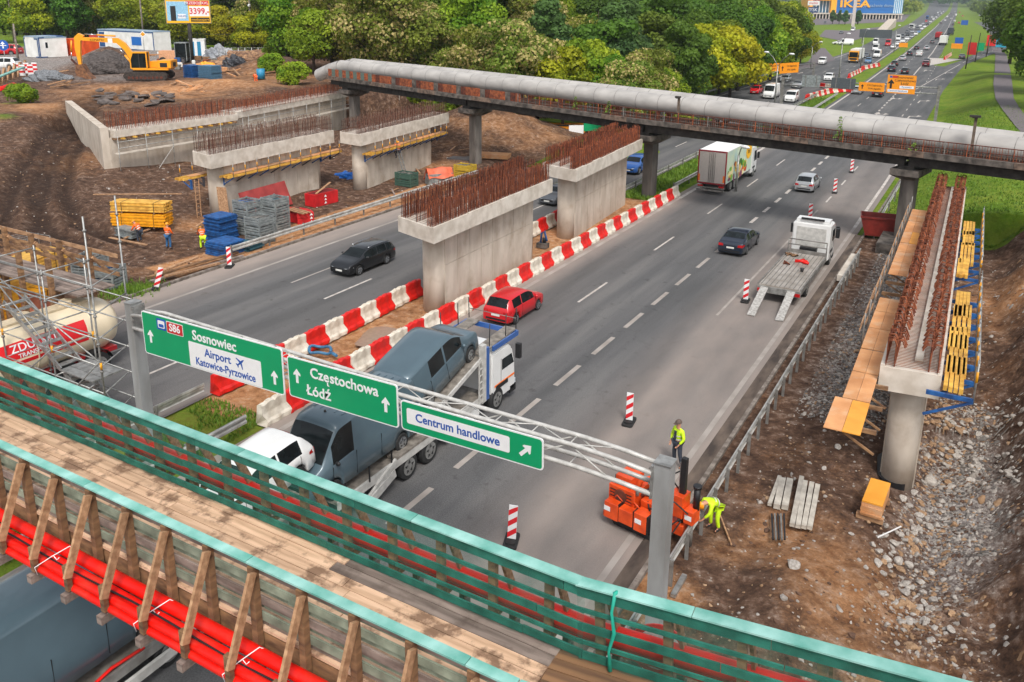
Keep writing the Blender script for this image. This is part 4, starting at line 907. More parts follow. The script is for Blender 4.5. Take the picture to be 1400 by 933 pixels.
# columns
for k, s in enumerate((0, span, -span, -2 * span + 1.2)):
 p = PA + PD * s;zt = 5.44 + pz(p.x);z0 = float(ground_h(p.x, p.y)) - .3
 q = .42;f = lambda w0, w1, z0_, z1_, nm, mat: obj(nm, MB().add([tuple((Vector((p.x, p.y)) + PD * (a * w0[0]) + PN * (b_ * w0[1])).to_3d() + Vector((0, 0, z0_))) for a, b_ in ((-1, -1), (1, -1), (1, 1), (-1, 1))] + [tuple((Vector((p.x, p.y)) + PD * (a * w1[0]) + PN * (b_ * w1[1])).to_3d() + Vector((0, 0, z1_))) for a, b_ in ((-1, -1), (1, -1), (1, 1), (-1, 1))], [(3, 2, 1, 0), (4, 5, 6, 7), (0, 1, 5, 4), (1, 2, 6, 5), (2, 3, 7, 6), (3, 0, 4, 7)]), mat, pbr, world=True)
 f((q, q), (q, q), z0, 4.45 + pz(p.x), 'column', M('grey_column', '7e7770', .85, scale=1.5, col2='544e49', bump=.2, stretch=(1, 1, .3)) if k else M('dark_column', '5b5550', .85, scale=1.5, col2='3a3632', bump=.2, stretch=(1, 1, .3)))
 f((.45, .6), (.85, 1.45), 4.45 + pz(p.x), 4.80 + pz(p.x), 'column_head', OLDC);f((.85, 1.45), (.85, 1.45), 4.803 + pz(p.x), 5.2 + pz(p.x), 'column_head', OLDC);f((.5, 1.2), (.5, 1.2), 5.203 + pz(p.x), 5.44 + pz(p.x), 'bearing', DARKC)
 if k == 1:
  mb = MB();mb.box(p.x - 1.25, p.x + .8, p.y - 2.6, p.y + .9, -.1, .6);obj('footing', mb, OLDC, pbr, world=True)
# two lagged pipes
PIPE = M('pipe_lagging', 'b4b0ab', .6, .05, scale=1.2, col2='9d9995', detail=7, bump=.06, stretch=(.5, 1, 1))
def ptz(x): return float(np.interp(x, [-75, -68, -46, -24, -5, 10], [8.85, 8.83, 8.68, 8.4, 8.0, 7.6]))
for j, (v, r, dz) in enumerate(((.15, .70, 0), (-1.45, .70, .12))):
 pt = thing('heating_pipe', ['fat grey lagged heating pipe lying on the pipe bridge, nearer of the two', 'fat grey lagged heating pipe on the pipe bridge, mostly hidden behind its twin'][j], 'pipe', (PA.x, PA.y, 7.5), 0, 'heating pipes on the bridge')
 s = S0 - 3.5
 while s < S1:
  e = min(S1, s + 1.02 * 2);pts = []
  for q in (s, e - .0):
   p = PA + PD * q + PN * v;dd = -1.2 * max(0, (S0 + .5 - q) / 4) ** 1.2 if q < S0 + .5 else 0
   pts.append((p.x, p.y, ptz(p.x) - r + dz + dd))
  mb = MB();mb.tube(pts, r, 28, cap=False);obj('lagging_sheet', mb, PIPE, pt, world=True)
  mb = MB();a, b_ = Vector(pts[0]), Vector(pts[1]);mb.tube([a.lerp(b_, -.008), a.lerp(b_, .012)], r + .008, 28, cap=False);obj('seam_band', mb, GALVD, pt, world=True)
  s = e
 for q in np.arange(S0 + 2, S1, 4.9):
  x, y, _ = pb(q, v, 0);zb = 6.5 + pz(x);zt = ptz(x) - 2 * r + dz + .25
  mb = MB();mb.cbox((x, y, (zb + zt) / 2), (.3, .9, max(.1, zt - zb)));obj('saddle', mb, RUST2, pt, world=True)
# small posts and weeds on the bridge
for px, py, h, lab in ((926, 163, 1.9, 'rusty lamp post stub on the pipe bridge above the lorry'), (1327, 213, 2.4, 'old lamp post with flat lantern on the pipe bridge above the right pier')):
 s = (px - 885) / 355 * span * 1.0
 best = min(np.arange(S0, S1, .05), key=lambda s_: abs(pix(*pb(s_, 1.42, 6.5))[0] - px));x, y, z = pb(best, 1.40, 6.5)
 t = thing('lamp_post', lab, 'lamp post', (x, y, z));mb = MB();mb.beam((0, 0, 0), (0, 0, h), .16, .16, up=(0, 1, 0));obj('post', mb, M('brown_post', '6b5d50', .9, scale=3, col2='4a4038'), t)
 mb = MB();mb.cbox((-.05, -.1, h + .05), (.6 if h > 2 else .4, .3, .12));mb.cbox((-.05, -.1, h - .03), (.3, .2, .06));obj('lantern', mb, DARKC, t)

# ------------------------------------------------------------------ water filled barriers
def barrier_mesh():
 mb = MB();L_ = 1.3;prof = [(-.27, 0), (-.27, .16), (-.2, .26), (-.13, .5), (-.12, .82), (-.07, .86), (.07, .86), (.12, .82), (.13, .5), (.2, .26), (.27, .16), (.27, 0)]
 n = 10;vs = [];fs = [];m = len(prof)
 for i in range(n + 1):
  t_ = i / n
  for (x, z) in prof:
   bulge = 1 + .10 * math.cos(t_ * 4 * math.pi) ;yy = (t_ - .5) * L_
   if i in (0, n): yy += .10 * math.sin(z / .86 * 2 * math.pi)
   elif i in (1, n - 1): yy += .09 * math.sin(z / .86 * 2 * math.pi)
   zz = z
   if z > .8 and 3 <= i <= n - 3 and i % 4 != 1: zz += .05
   vs.append((x * bulge * (.93 if i in (0, n) else 1), yy, zz))
 for i in range(n):
  for j in range(m - 1): fs.append((i * m + j, i * m + j + 1, (i + 1) * m + j + 1, (i + 1) * m + j))
 fs.append(tuple(range(m))[::-1]);fs.append(tuple(n * m + j for j in range(m)))
 mb.add(vs, fs);mb.sphere((0, -.28, .9), .06, 8, 4, (1, 1, .5));mb.sphere((0, .28, .9), .06, 8, 4, (1, 1, .5));return mb
bmesh_r = barrier_mesh().mesh('barrier_block', REDB);bmesh_w = bmesh_r.copy();bmesh_w.materials[0] = WHB
def barrier_row(P_, n_or_step, first_red, labels, group):
 pts = [Vector(p) for p in P_];tot = sum((pts[i + 1] - pts[i]).length for i in range(len(pts) - 1));n_ = round(tot / n_or_step);out = []
 for k in range(n_):
  dist = (k + .5) * tot / n_;i = 0
  while dist > (pts[i + 1] - pts[i]).length and i < len(pts) - 2: dist -= (pts[i + 1] - pts[i]).length;i += 1
  d = (pts[i + 1] - pts[i]).normalized();p = pts[i] + d * dist;red = (k % 2 == 0) == first_red
  o = bpy.data.objects.new('barrier_block', bmesh_r if red else bmesh_w);COL.objects.link(o);o.location = (p.x + rnd.uniform(-.03, .03), p.y, 0.006);o.rotation_euler = (0, 0, math.atan2(-d.x, d.y) + R_(rnd.uniform(-2, 2)));o.scale = (1, tot / n_ / 1.3 * .99, 1)
  tag(o, labels(k, n_, red), 'barrier', group);out.append(o)
 return out
ordw = ['first', 'second', 'third', 'fourth', 'fifth', 'sixth', 'seventh', 'eighth', 'ninth', 'tenth', 'eleventh', 'twelfth', 'thirteenth', 'fourteenth', 'fifteenth', 'sixteenth', 'seventeenth', 'eighteenth', 'nineteenth', 'twentieth']
def rowlab(row):
 def f(k, n_, red):
  c = 'red' if red else 'white';a, b_ = (k // 2, 'near'), ((n_ - 1 - k) // 2, 'far')
  w_, e = a if a[0] <= b_[0] else b_
  return f'{ordw[min(w_, 19)]} {c} block from {e} end of {row}'
 return f
barrier_row([at(357, 583), at(470, 517), at(700, 391), at(925, 268)], 1.28, False, rowlab('the long barrier row'), 'red and white barriers along the central reservation')
barrier_row([at(293, 540), at(420, 480), at(573, 402)], 1.32, True, rowlab('the barrier row left of the pier'), 'red and white barriers along the central reservation')
barrier_row([at(722, 325), at(766, 302)], 1.3, False, rowlab('the barriers between two piers'), 'red and white barriers along the central reservation')
for P_, st_, lb in (([at(1102, 137), at(1133, 128), at(1170, 124)], 1.5, 'barriers just past the pipe bridge'), ([at(1120, 120), at(1165, 127)], 1.7, 'barriers under the orange signs'), ([at(1160, 107), at(1178, 98)], 2.2, 'barriers beyond the orange signs'), ([at(1178, 96), at(1202, 91)], 2.2, 'the farthest reservation barriers'), ([at(1291, 82), at(1300, 76)], 1.7, 'barriers at the exit gore')):
 barrier_row(P_, st_, True, rowlab(lb), 'distant red and white barriers')

# ------------------------------------------------------------------ guard rails
RAILM = M('rail_zinc', 'c6c5c0', .5, .2, scale=2.5, col2='9d9a94')
def guardrail(name, label, fx, y0, y1, side, sp_=2.0, zoff=0, double=False, grp='steel guard rails'):
 t = thing(name, label, 'guard rail', (fx(y0), y0, 0), 0, grp)
 y = y0;n_ = max(1, int((y1 - y0) / sp_))
 prof = [(0, .40), (.05, .43), (.05, .51), (0, .55), (0, .6), (.05, .65), (.05, .72), (0, .75), (-.03, .75), (-.03, .66), (.0, .60)]
 for k in range(n_):
  a, b_ = y0 + (y1 - y0) * k / n_, y0 + (y1 - y0) * (k + 1) / n_
  mb = MB();vs = [(fx(q) + side * (x_ + e_), q, z + zoff) for q in (a, b_ + .02) for e_ in (0,) for x_, z in prof] ;m = len(prof)
  mb.add(vs, [(j, j + 1, m + j + 1, m + j) for j in range(m - 1)]);vs2 = [(v[0] - side * .012, v[1], v[2]) for v in vs];mb.add(vs2, [(m + j, m + j + 1, j + 1, j) for j in range(m - 1)])
  obj('rail', mb, RAILM, t, world=True)
  mb = MB();x_ = fx(a) - side * .09;mb.box(x_ - .05, x_ + .05, a - .03, a + .03, -.3, .78 + zoff);mb.box(min(x_, x_ + side * .1), max(x_, x_ + side * .1), a - .02, a + .02, .5 + zoff, .62 + zoff);obj('post', mb, GALVD, t, world=True)
fxr = lambda y: -6.12 - .006 * max(0, y - 30)
guardrail('guard_rail', 'newly set steel guard rail along the right shoulder beside the drilling machine', fxr, 14, 54, -1, 1.33)
mb = MB();mb.box(-6.75, -6.3, 49, 54, .0, .35);tag(obj('road_curb_block', mb, CONC2, world=True, loc=Vector((-6.5, 51, 0))), 'pale concrete strip under the far end of the right guard rail', 'concrete')
guardrail('guard_rail', 'steel guard rail beside the grass past the red skip', lambda y: float(np.interp(y, [60, 72, 100, 120], [-6.3, -6.4, -6.6, -7.6])), 60, 118, -1, 4)
guardrail('guard_rail', 'short steel guard rail in the reservation behind the left sign column', lambda y: -25.6, 9.0, 20.2, -1, 2.2)
guardrail('guard_rail', 'steel guard rail on the lorry side of the reservation below the footbridge', lambda y: -22.2, 9.0, 19.2, 1, 2.2)
guardrail('guard_rail', 'steel guard rail along the reservation from the dark column past the pipe bridge', lambda y: float(MEDL(y)) + .35, 61, 150, -1, 4)
guardrail('guard_rail', 'steel guard rail on the left edge of the work site road', lambda y: -39.3, 34, 62, 1, 3, -.02)
guardrail('guard_rail', 'far steel guard rail along the left verge below the trees', lambda y: float(LEFTEDGE(y)) - .9, 96, 205, 1, 4)
guardrail('guard_rail', 'steel guard rail on the lorry side of the reservation past the lorry', lambda y: -22.5 + float(cx(y)), 66, 150, 1, 4)
# logs and rails lying along the left kerb
for k, (a, b_, r) in enumerate((((60 + 0, 0), (0, 0), 0),)): pass
for k, (pa, pb_, lab, m_) in enumerate((((205, 385), (332, 350), 'weathered plank lying along the left kerb, nearest the road', WOODG), ((200, 380), (325, 345), 'dark long beam lying along the left kerb beside the tilted beacon', WOODB), ((225, 378), (300, 360), 'short light board resting by the tilted beacon', WOODL), ((213, 374), (270, 352), 'thin light board lying at the mud edge', WOODL))):
 p, q = at(*pa, .12 + .05 * k), at(*pb_, .12 + .05 * k);mb = MB();mb.beam(p, q, .22, .1);tag(obj('timber_beam', mb, m_, world=True, loc=p), lab, 'beam', 'timbers along the left kerb')

# ------------------------------------------------------------------ vehicles
VS = .934
def interp(pts, x):
 return float(np.interp(x, [p[0] for p in pts], [p[1] for p in pts]))
def smooth_profile(pts, it=2):
 """corner-cut a polyline, ends kept"""
 for _ in range(it):
  o = [pts[0]]
  for a, b_ in zip(pts[:-1], pts[1:]): o += [(a[0] * .8 + b_[0] * .2, a[1] * .8 + b_[1] * .2), (a[0] * .2 + b_[0] * .8, a[1] * .2 + b_[1] * .8)]
  o.append(pts[-1]);pts = o
 return pts
PAINT = {}
def paint(name, col, coat=.7, metal=.25):
 if name not in PAINT: PAINT[name] = M('paint_' + name, col, .32, metal, var=.05, scale=2, coat=coat)
 return PAINT[name]
BASEP = paint('base', '202428')
def wheel(parent, x, y, r, side, wd=.2, rimc=None):
 w_ = obj('wheel', MB().tube([(0, -wd / 2, 0), (0, -wd / 2 + .03, 0), (0, wd / 2 - .03, 0), (0, wd / 2, 0)], [r * .9, r, r, r * .9], 18), BLACK, parent);w_.location = (x, y, r)
 mb = MB();s = side;mb.tube([(0, s * (wd / 2 + .002), 0), (0, s * (wd / 2 + .012), 0)], r * .64, 14, smooth=False)
 ri = obj('rim', mb, rimc or CHROME, w_)
 mb = MB()
 for k in range(5):
  a = 2 * math.pi * k / 5 + .3;mb.prism([(math.cos(a) * r * .22 + math.cos(a + da) * r * .14 * q, math.sin(a) * r * .22 + math.sin(a + da) * r * .14 * q) for da, q in ((0, 2.3), (1.2, 1.0), (-1.2, 1.0))], 0, .006, Matrix.Translation((0, s * (wd / 2 + .013), 0)) @ Matrix.Rotation(R_(90), 4, 'X'))
 tag(obj('rim_openings', mb, BLACKP, w_), kind='stuff')
def vehicle(name, label, cat, L_, W_, top, belt, glass_side, screen, rear, wheels, wr, mat, sill=.22, roofw=.76, nosew=.86, tailw=.9, trim=True, box=False, group=None, lights=True, doors=(), rails=False, plate=True):
 """x forward (front at +L/2);top/belt: profile points (x, z);screen/rear: (x0, x1) stations of front and rear glass;glass_side: list of (x0,x1)"""
 t = thing(name, label, cat, (0, 0, 0), 0, group)
 top = smooth_profile(top, 2)
 X0, X1 = -L_ / 2, L_ / 2
 xs_ = set(np.round(np.arange(X0, X1 + .001, L_ / 34), 3)) | {round(p, 3) for p in (X0, X0 + .04, X0 + .1, X1 - .04, X1 - .1, X1)}
 for a, b_ in list(glass_side) + [screen, rear]: xs_ |= {round(a, 3), round(b_, 3)}
 for wx in wheels:
  for k in range(-5, 6): xs_.add(round(wx + (wr + .06) * math.sin(k * math.pi / 10), 3))
  xs_ |= {round(wx - wr - .075, 3), round(wx + wr + .075, 3)}
 xs_ = sorted(x for x in xs_ if X0 - .001 <= x <= X1 + .001)
 q = [xs_[0]]
 for x in xs_[1:]:
  if x - q[-1] > .012: q.append(x)
 xs_ = q
 W2 = W_ / 2
 def halfw(x):
  f = 1.0;u = (X1 - x) / L_
  if u < .22: f = nosew + (1 - nosew) * math.sin(min(1, u / .22) * math.pi / 2) ** .8
  if u < .03: f -= .10 * (1 - u / .03) ** 2
  u2 = (x - X0) / L_
  if u2 < .15: f = tailw + (1 - tailw) * math.sin(min(1, u2 / .15) * math.pi / 2)
  return W2 * f
 rings = []
 for x in xs_:
  zt = interp(top, x);zb = min(interp(belt, x), zt - .012);w_ = halfw(x);sl = sill
  if x > X1 - .1 or x < X0 + .1: sl = sill + .06
  for wx in wheels:
   d_ = abs(x - wx)
   if d_ < wr + .061: sl = max(sl, math.sqrt(max(0, (wr + .06) ** 2 - d_ ** 2)) + wr * .95)
  green = zt - zb
  k = min(1, max(0, green / .35))
  rw = w_ * (roofw * k + .93 * (1 - k))
  mid = sl + (zb - sl) * .55
  R = [(0, sl), (w_ * .90, sl), (w_ * .985, sl + .04), (w_, mid), (w_ * .985, zb - .05 if zb - .05 > mid else (mid + zb) / 2), (w_ * .955, zb), (rw + (w_ * .955 - rw) * .12, zb + green * .86), (rw * .93, zb + green * .97), (rw * .55, zt + .01 * k), (0, zt + .02 * k)]
  rings.append([(x, y, z) for y, z in R] + [(x, -y, z) for y, z in R[-2:0:-1]])
 m_ = len(rings[0]);body = MB();gl = {'windscreen': MB(), 'rear_window': MB(), 'side_window': []}
 body.smooth = True
 vall = [v for r in rings for v in r]
 fb_ = [];sw = {}
 for i in range(len(xs_) - 1):
  xa, xb = xs_[i], xs_[i + 1];xm = (xa + xb) / 2
  for j in range(m_):
   jj = (j + 1) % m_;f = (i * m_ + j, i * m_ + jj, (i + 1) * m_ + jj, (i + 1) * m_ + j)
   js = j if j < 9 else (m_ - 1 - j)   # symmetric strip id
   key = None
   if js in (7, 8) and screen[0] - .001 <= xa and xb <= screen[1] + .001: key = 'windscreen'
   elif js in (7, 8) and rear[0] - .001 <= xa and xb <= rear[1] + .001: key = 'rear_window'
   elif js in (5,):
    for gi, (a, b_) in enumerate(glass_side):
     if a - .001 <= xa and xb <= b_ + .001: key = ('side', gi, j < 9)
   if key is None: fb_.append(f)
   elif isinstance(key, tuple): sw.setdefault(key, []).append(f)
   else: gl[key].f.append(f)
 body.add(vall, [], True);body.f = [list(f) for f in fb_] + [list(range(m_)), list(range((len(xs_) - 1) * m_, len(xs_) * m_))[::-1]];body.mi = [0] * len(body.f);body.sm = [True] * len(fb_) + [False] * 2
 def compact(mb):
  used = sorted({i for f in mb.f for i in f});mp = {u: k for k, u in enumerate(used)}
  mb.v = [vall[u] for u in used];mb.f = [[mp[i] for i in f] for f in mb.f];mb.mi = [0] * len(mb.f);mb.sm = [True] * len(mb.f)
 bo = obj('body', body, mat, t)
 bme = bo.data;bm = bmesh.new();bm.from_mesh(bme);bmesh.ops.recalc_face_normals(bm, faces=bm.faces);bm.to_mesh(bme);bm.free()
 for k, mb in (('windscreen', gl['windscreen']), ('rear_window', gl['rear_window'])):
  if mb.f: compact(mb);obj(k, mb, DGLASS, t)
 for k, fs in sw.items():
  mb = MB();mb.f = list(fs);compact(mb);obj('side_window', mb, DGLASS, t)
 # arches, wheels
 for wx in wheels:
  for s in (1, -1): wheel(t, wx, s * (halfw(wx) - .11), wr, s)
  mb = MB();mb.box(wx - wr - .05, wx + wr + .05, -W2 * .84, W2 * .84, wr * .6, wr * 2.02);
 # floor / dark underside and lower trim
 mb = MB();mb.box(X0 + .12, X1 - .12, -W2 * .7, W2 * .7, sill - .06, sill + .1);obj('underbody', mb, BLACKP, t)
 for dx in doors:
  for s in (1, -1):
   zb = interp(belt, dx);mb = MB();mb.box(dx - .006, dx + .006, s * (W2 * .95) if s < 0 else W2 * .95 - 0, s * (W2 + .003), sill + .12, zb - .03);obj('door_gap', mb, BLACKP, t)
 def onface(xe, y, z, dy, dz, nm, mt_, th=.03):
  s = 1 if xe > 0 else -1;mb = MB();mb.box(min(xe, xe + s * th), max(xe, xe + s * th), y - dy / 2, y + dy / 2, z - dz / 2, z + dz / 2);return obj(nm, mb, mt_, t)
 nose = interp(belt, X1 - .1);zl = min(interp(top, X1 - .06), nose) - .12;wn = halfw(X1);wt = halfw(X0)
 if lights:
  for s in (1, -1):
   mb = MB();zf = zl;xw = halfw(X1 - .35);mb.add([(X1 + .008, s * wn * .52, zf - .06), (X1 - .04, s * wn * .97, zf - .05), (X1 - .38, s * (xw + .006), zf + .06), (X1 - .38, s * (xw + .003), zf + .10), (X1 - .04, s * wn * .95, zf + .07), (X1 + .004, s * wn * .55, zf + .05)], [(0, 1, 4, 5), (1, 2, 3, 4)] if s > 0 else [(5, 4, 1, 0), (4, 3, 2, 1)]);obj('headlight', mb, LAMPW, t)
   zr_ = interp(belt, X0 + .1) - .16;mb = MB();xw = halfw(X0 + .3);mb.add([(X0 - .008, s * wt * .58, zr_ - .08), (X0 - .008, s * wt * .99, zr_ - .08), (X0 + .28, s * (xw + .008), zr_ + .0), (X0 + .28, s * (xw + .008), zr_ + .09), (X0 - .005, s * wt * .97, zr_ + .1), (X0 - .008, s * wt * .62, zr_ + .08)], [(5, 4, 1, 0), (4, 3, 2, 1)] if s > 0 else [(0, 1, 4, 5), (1, 2, 3, 4)]);obj('tail_light', mb, RED_T, t)
 zg = sill + .26
 onface(X1 - .012, 0, zg + .02, W_ * .6, .16, 'grille', BLACKP);onface(X0 + .012, 0, sill + .17, W_ * .7, .1, 'rear_bumper_insert', BLACKP)
 if plate: onface(X1 + .01, 0, zg - .04, .5, .11, 'number_plate', PLATEM, .015);onface(X0 - .012, 0, sill + .4, .5, .11, 'number_plate', PLATEM, .015)
 xm_ = screen[0] - .0 if screen[0] < screen[1] else X1 - 1.5
 for s in (1, -1):
  xq = screen[1] - .42;mb = MB();mb.sphere((xq, s * (W2 + .10), interp(belt, xq) + .08), .11, 8, 4, (.6, 1, .75));obj('mirror', mb, mat if not box else BLACKP, t)
 if rails:
  for s in (1, -1):
   mb = MB();xa, xb = rear[1] + .1, screen[0] - .15;mb.tube([(x, s * W2 * roofw * .93, interp(top, x) + .035) for x in np.linspace(xa, xb, 6)], .018, 5);obj('roof_rail', mb, CHROME, t)
 return t
def car_proto(kind, label='x', mat=None, **kw):
 mat = mat or BASEP
 if kind == 'hatch':
  return vehicle('parked_car' if False else 'car', label, 'car', 3.98, 1.68, [(-1.99, .78), (-1.93, 1.0), (-1.62, 1.42), (-1.2, 1.49), (-.3, 1.52), (.3, 1.46), (1.15, 1.0), (1.7, .88), (1.93, .72), (1.99, .55)], [(-1.99, .9), (-1.2, .96), (1.0, .92), (1.99, .7)], [(-1.45, -.62), (-.55, .72)], (.34, 1.12), (-1.9, -1.55), (1.22, -1.2), .3, mat, doors=(.85, -.58, -1.35), **kw)
 if kind == 'sedan':
  return vehicle('car', label, 'car', 4.7, 1.82, [(-2.35, .75), (-2.3, 1.0), (-1.75, 1.08), (-1.0, 1.40), (-.2, 1.46), (.35, 1.40), (1.25, 1.0), (2.0, .86), (2.28, .7), (2.35, .52)], [(-2.35, .93), (-1.2, .96), (1.1, .92), (2.35, .68)], [(-1.45, -.58), (-.5, .78)], (.42, 1.2), (-1.7, -.98), (1.4, -1.35), .32, mat, doors=(.95, -.54), **kw)
 if kind == 'estate':
  return vehicle('car', label, 'car', 4.55, 1.80, [(-2.27, .78), (-2.22, 1.02), (-1.95, 1.36), (-1.6, 1.44), (-.3, 1.48), (.35, 1.42), (1.2, 1.0), (1.95, .86), (2.2, .7), (2.27, .52)], [(-2.27, .93), (-1.2, .95), (1.1, .92), (2.27, .68)], [(-1.9, -1.35), (-1.28, -.45), (-.38, .78)], (.42, 1.17), (-2.2, -1.9), (1.38, -1.3), .32, mat, doors=(.95, -.42, -1.3), rails=True, **kw)
 if kind == 'suv':
  return vehicle('car', label, 'car', 4.4, 1.85, [(-2.2, .85), (-2.15, 1.1), (-1.85, 1.52), (-1.4, 1.62), (-.2, 1.65), (.35, 1.58), (1.15, 1.12), (1.85, 1.02), (2.12, .85), (2.2, .6)], [(-2.2, 1.03), (-1.2, 1.06), (1.05, 1.05), (2.2, .82)], [(-1.75, -1.2), (-1.12, -.4), (-.33, .75)], (.42, 1.12), (-2.12, -1.82), (1.35, -1.3), .36, mat, sill=.28, doors=(.92, -.37), rails=True, **kw)
 if kind == 'mpv':
  return vehicle('van', label, 'van', 4.4, 1.82, [(-2.2, .9), (-2.19, 1.3), (-2.14, 1.78), (-1.98, 1.88), (.2, 1.9), (.65, 1.78), (1.35, 1.18), (1.95, 1.0), (2.15, .82), (2.2, .55)], [(-2.2, 1.03), (-1.2, 1.06), (1.2, 1.04), (2.2, .8)], [(-1.0, -.15), (-.05, 1.0)], (.68, 1.33), (-2.19, -2.1), (1.4, -1.38), .32, mat, roofw=.92, doors=(1.0, -.1, -1.1), **kw)
 if kind == 'van':
  return vehicle('van', label, 'van', 5.4, 2.0, [(-2.7, 1.2), (-2.69, 2.2), (-2.63, 2.42), (-2.3, 2.48), (1.1, 2.5), (1.5, 2.38), (2.1, 1.32), (2.5, 1.12), (2.66, .9), (2.7, .6)], [(-2.7, 1.25), (.9, 1.28), (2.1, 1.18), (2.7, .9)], [(.75, 1.75)], (1.53, 2.12), (-2.7, -2.699), (1.75, -1.75), .34, mat, sill=.3, roofw=.87, tailw=.97, nosew=.84, doors=(1.8, .68, -.6), box=True, **kw)
proto = {}
for k in ('hatch', 'sedan', 'estate', 'suv', 'mpv', 'van'): proto[k] = car_proto(k)
def place(kind, x, y, heading, label, col, z=0., sc=VS, group=None, name=None, pitch=None, cat=None):
 """heading: 1 drives away (+Y), -1 towards the camera, or an angle"""
 pm_ = paint(*col) if isinstance(col, tuple) else col
 c = copy_tree(proto[kind], (x, y, z), mats={'paint_base': pm_}, label=label, group=group, scale=sc)
 if cat: c['category'] = cat
 ang = R_(90) if heading == 1 else (R_(-90) if heading == -1 else heading)
 if heading in (1, -1) and y > 60:
  sl = (float(cx(y + 5)) - float(cx(y - 5))) / 10;ang += -math.atan(sl)
 c.rotation_euler = (0, pitch or 0, ang)
 return c
C = dict(red=('red', 'c8101c', .7, .1), black=('black', '17191d'), navy=('navy', '1c2636'), silver=('silver', 'b4b7ba', .6, .5), white=('white', 'dcdcda', .6, 0), blue=('blue', '2c5fa8'), grey=('grey', '55585d'), dred=('dark_red', '6a1a26'), blueg=('blue_grey', '4f626c', .5, .15), sky=('light_blue', '5a84ac'))
G_ = 'traffic on the motorway'
q = (at(658, 443) + at(735, 425)) / 2
place('hatch', -19.85, 34.75, 1, 'red hatchback with roof sign driving away beside the barriers', C['red'])
place('estate', -31.3, 36.7, -1, 'black estate car with roof rails driving towards the footbridge, left of the nearest pier', C['black'])
place('sedan', -13.35, 52.6, 1, 'black saloon car driving away ahead of the flatbed lorry', C['navy'])
place('hatch', -13.3 + .05, at(1099, 262).y + 1.2, 1, 'silver hatchback driving away just in front of the pipe bridge', C['silver'])
q = at(757, 278);place('sedan', q.x, q.y + 1, -1, 'dark car half hidden behind the second central pier', C['grey'])
q = at(868, 236);place('suv', q.x - .1, q.y + .5, -1, 'blue car under the pipe bridge on the left carriageway', C['blue'])
# far traffic: pixel of the car's middle on the road, kind, colour, direction
far = [
 (1054, 134, 'van', 'white', -1, 'white van behind the left orange sign gantry'), (1082, 139, 'mpv', 'white', -1, 'white people carrier next to the white van near the reservation'), (1034, 128, 'hatch', 'red', -1, 'small red car on the left carriageway beyond the pipe bridge'),
 (1091, 120, 'sedan', 'silver', -1, 'silver car behind the grey sign back on the left carriageway'), (1074, 112, 'estate', 'silver', -1, 'silver estate under the paired orange signs at the left verge'), (1133, 110.5, 'suv', 'white', -1, 'white car approaching beside the far barriers'),
 (1124, 88, 'mpv', 'white', -1, 'white minivan joining from the slip road at left'), (1184, 79, 'sedan', 'grey', -1, 'dark grey car to the right of the yellow lorry'), (1187, 86.5, 'hatch', 'sky', -1, 'light blue car right of the yellow lorry'),
 (1199, 79, 'van', 'white', -1, 'white van following the light blue car'), (1197, 70, 'van', 'white', -1, 'white van second behind the yellow lorry'), (1197, 61, 'van', 'white', -1, 'white van in the queue level with the dark display board'),
 (1214, 63, 'van', 'red', -1, 'red and white van in the far queue'), (1221, 66.5, 'hatch', 'white', -1, 'white hatchback in front of the red van'), (1227.5, 62, 'sedan', 'white', -1, 'white car beside the red van'), (1234, 58.5, 'sedan', 'white', -1, 'white saloon in the oncoming queue, behind two white cars'),
 (1172, 128, 'estate', 'silver', 1, 'silver estate under the grey sign back at the reservation'), (1200, 132, 'sedan', 'black', 1, 'black car right under the smaller orange sign'), (1219, 98, 'suv', 'navy', 1, 'dark car in the left lane, larger of a close pair'), (1223, 90.5, 'hatch', 'black', 1, 'black car just ahead of the larger dark car'),
 (1237, 101, 'hatch', 'black', 1, 'black hatchback with red lamps behind the large orange sign'), (1234, 83, 'estate', 'silver', 1, 'pale estate in the left lane ahead of the dark pair'), (1243.5, 76, 'hatch', 'navy', 1, 'dark hatchback ahead of the pale estate'), (1256.5, 77, 'mpv', 'white', 1, 'white van-like car in the middle lane'),
 (1265.5, 91, 'suv', 'dred', 1, 'dark red car near the exit gore'), (1266.5, 87, 'sedan', 'black', 1, 'black car directly ahead of the dark red one'), (1253, 68, 'hatch', 'black', 1, 'small black car in the left lane before the white lorry'), (1267, 68.5, 'hatch', 'silver', 1, 'silver hatchback in the middle lane beyond the white van'), (1274.5, 59.5, 'hatch', 'grey', 1, 'grey car left of the white box lorry'),
 (1315, 80.5, 'sedan', 'grey', 1, 'dark grey car leaving on the exit road'), (1311, 32.5, 'hatch', 'red', 1, 'tiny red car beyond the dark loaded lorry')]
for px, py, k, c_, h_, lab in far:
 q = at(px, py);place(k, q.x, q.y, h_, lab, C[c_], group=G_)
# farther queue: generated on the lanes, individually
lanesL = [(1240, 55), (1246, 52), (1233, 52), (1228, 55.5), (1241, 49), (1252, 48.5), (1247, 45), (1256, 45.5), (1260, 41), (1254, 41), (1248, 40), (1264, 38), (1258, 37), (1268, 34.5), (1262, 34), (1272, 31), (1266, 30.5), (1276, 27.5), (1270, 27.5), (1280, 24.5), (1274, 24.5), (1283, 21.5), (1278, 21.5), (1287, 19), (1282, 18.5), (1290, 16.5), (1285, 16.2), (1293, 14.5), (1288, 14), (1240, 45), (1251, 36)]
colsL = ['white', 'silver', 'grey', 'white', 'black', 'white', 'silver', 'sky', 'white', 'grey', 'silver', 'white', 'white', 'black', 'silver', 'white', 'red', 'white', 'grey', 'white']
cnt = {}
adj = {'white': 'white', 'silver': 'silver', 'grey': 'grey', 'black': 'black', 'sky': 'pale blue', 'red': 'red'}
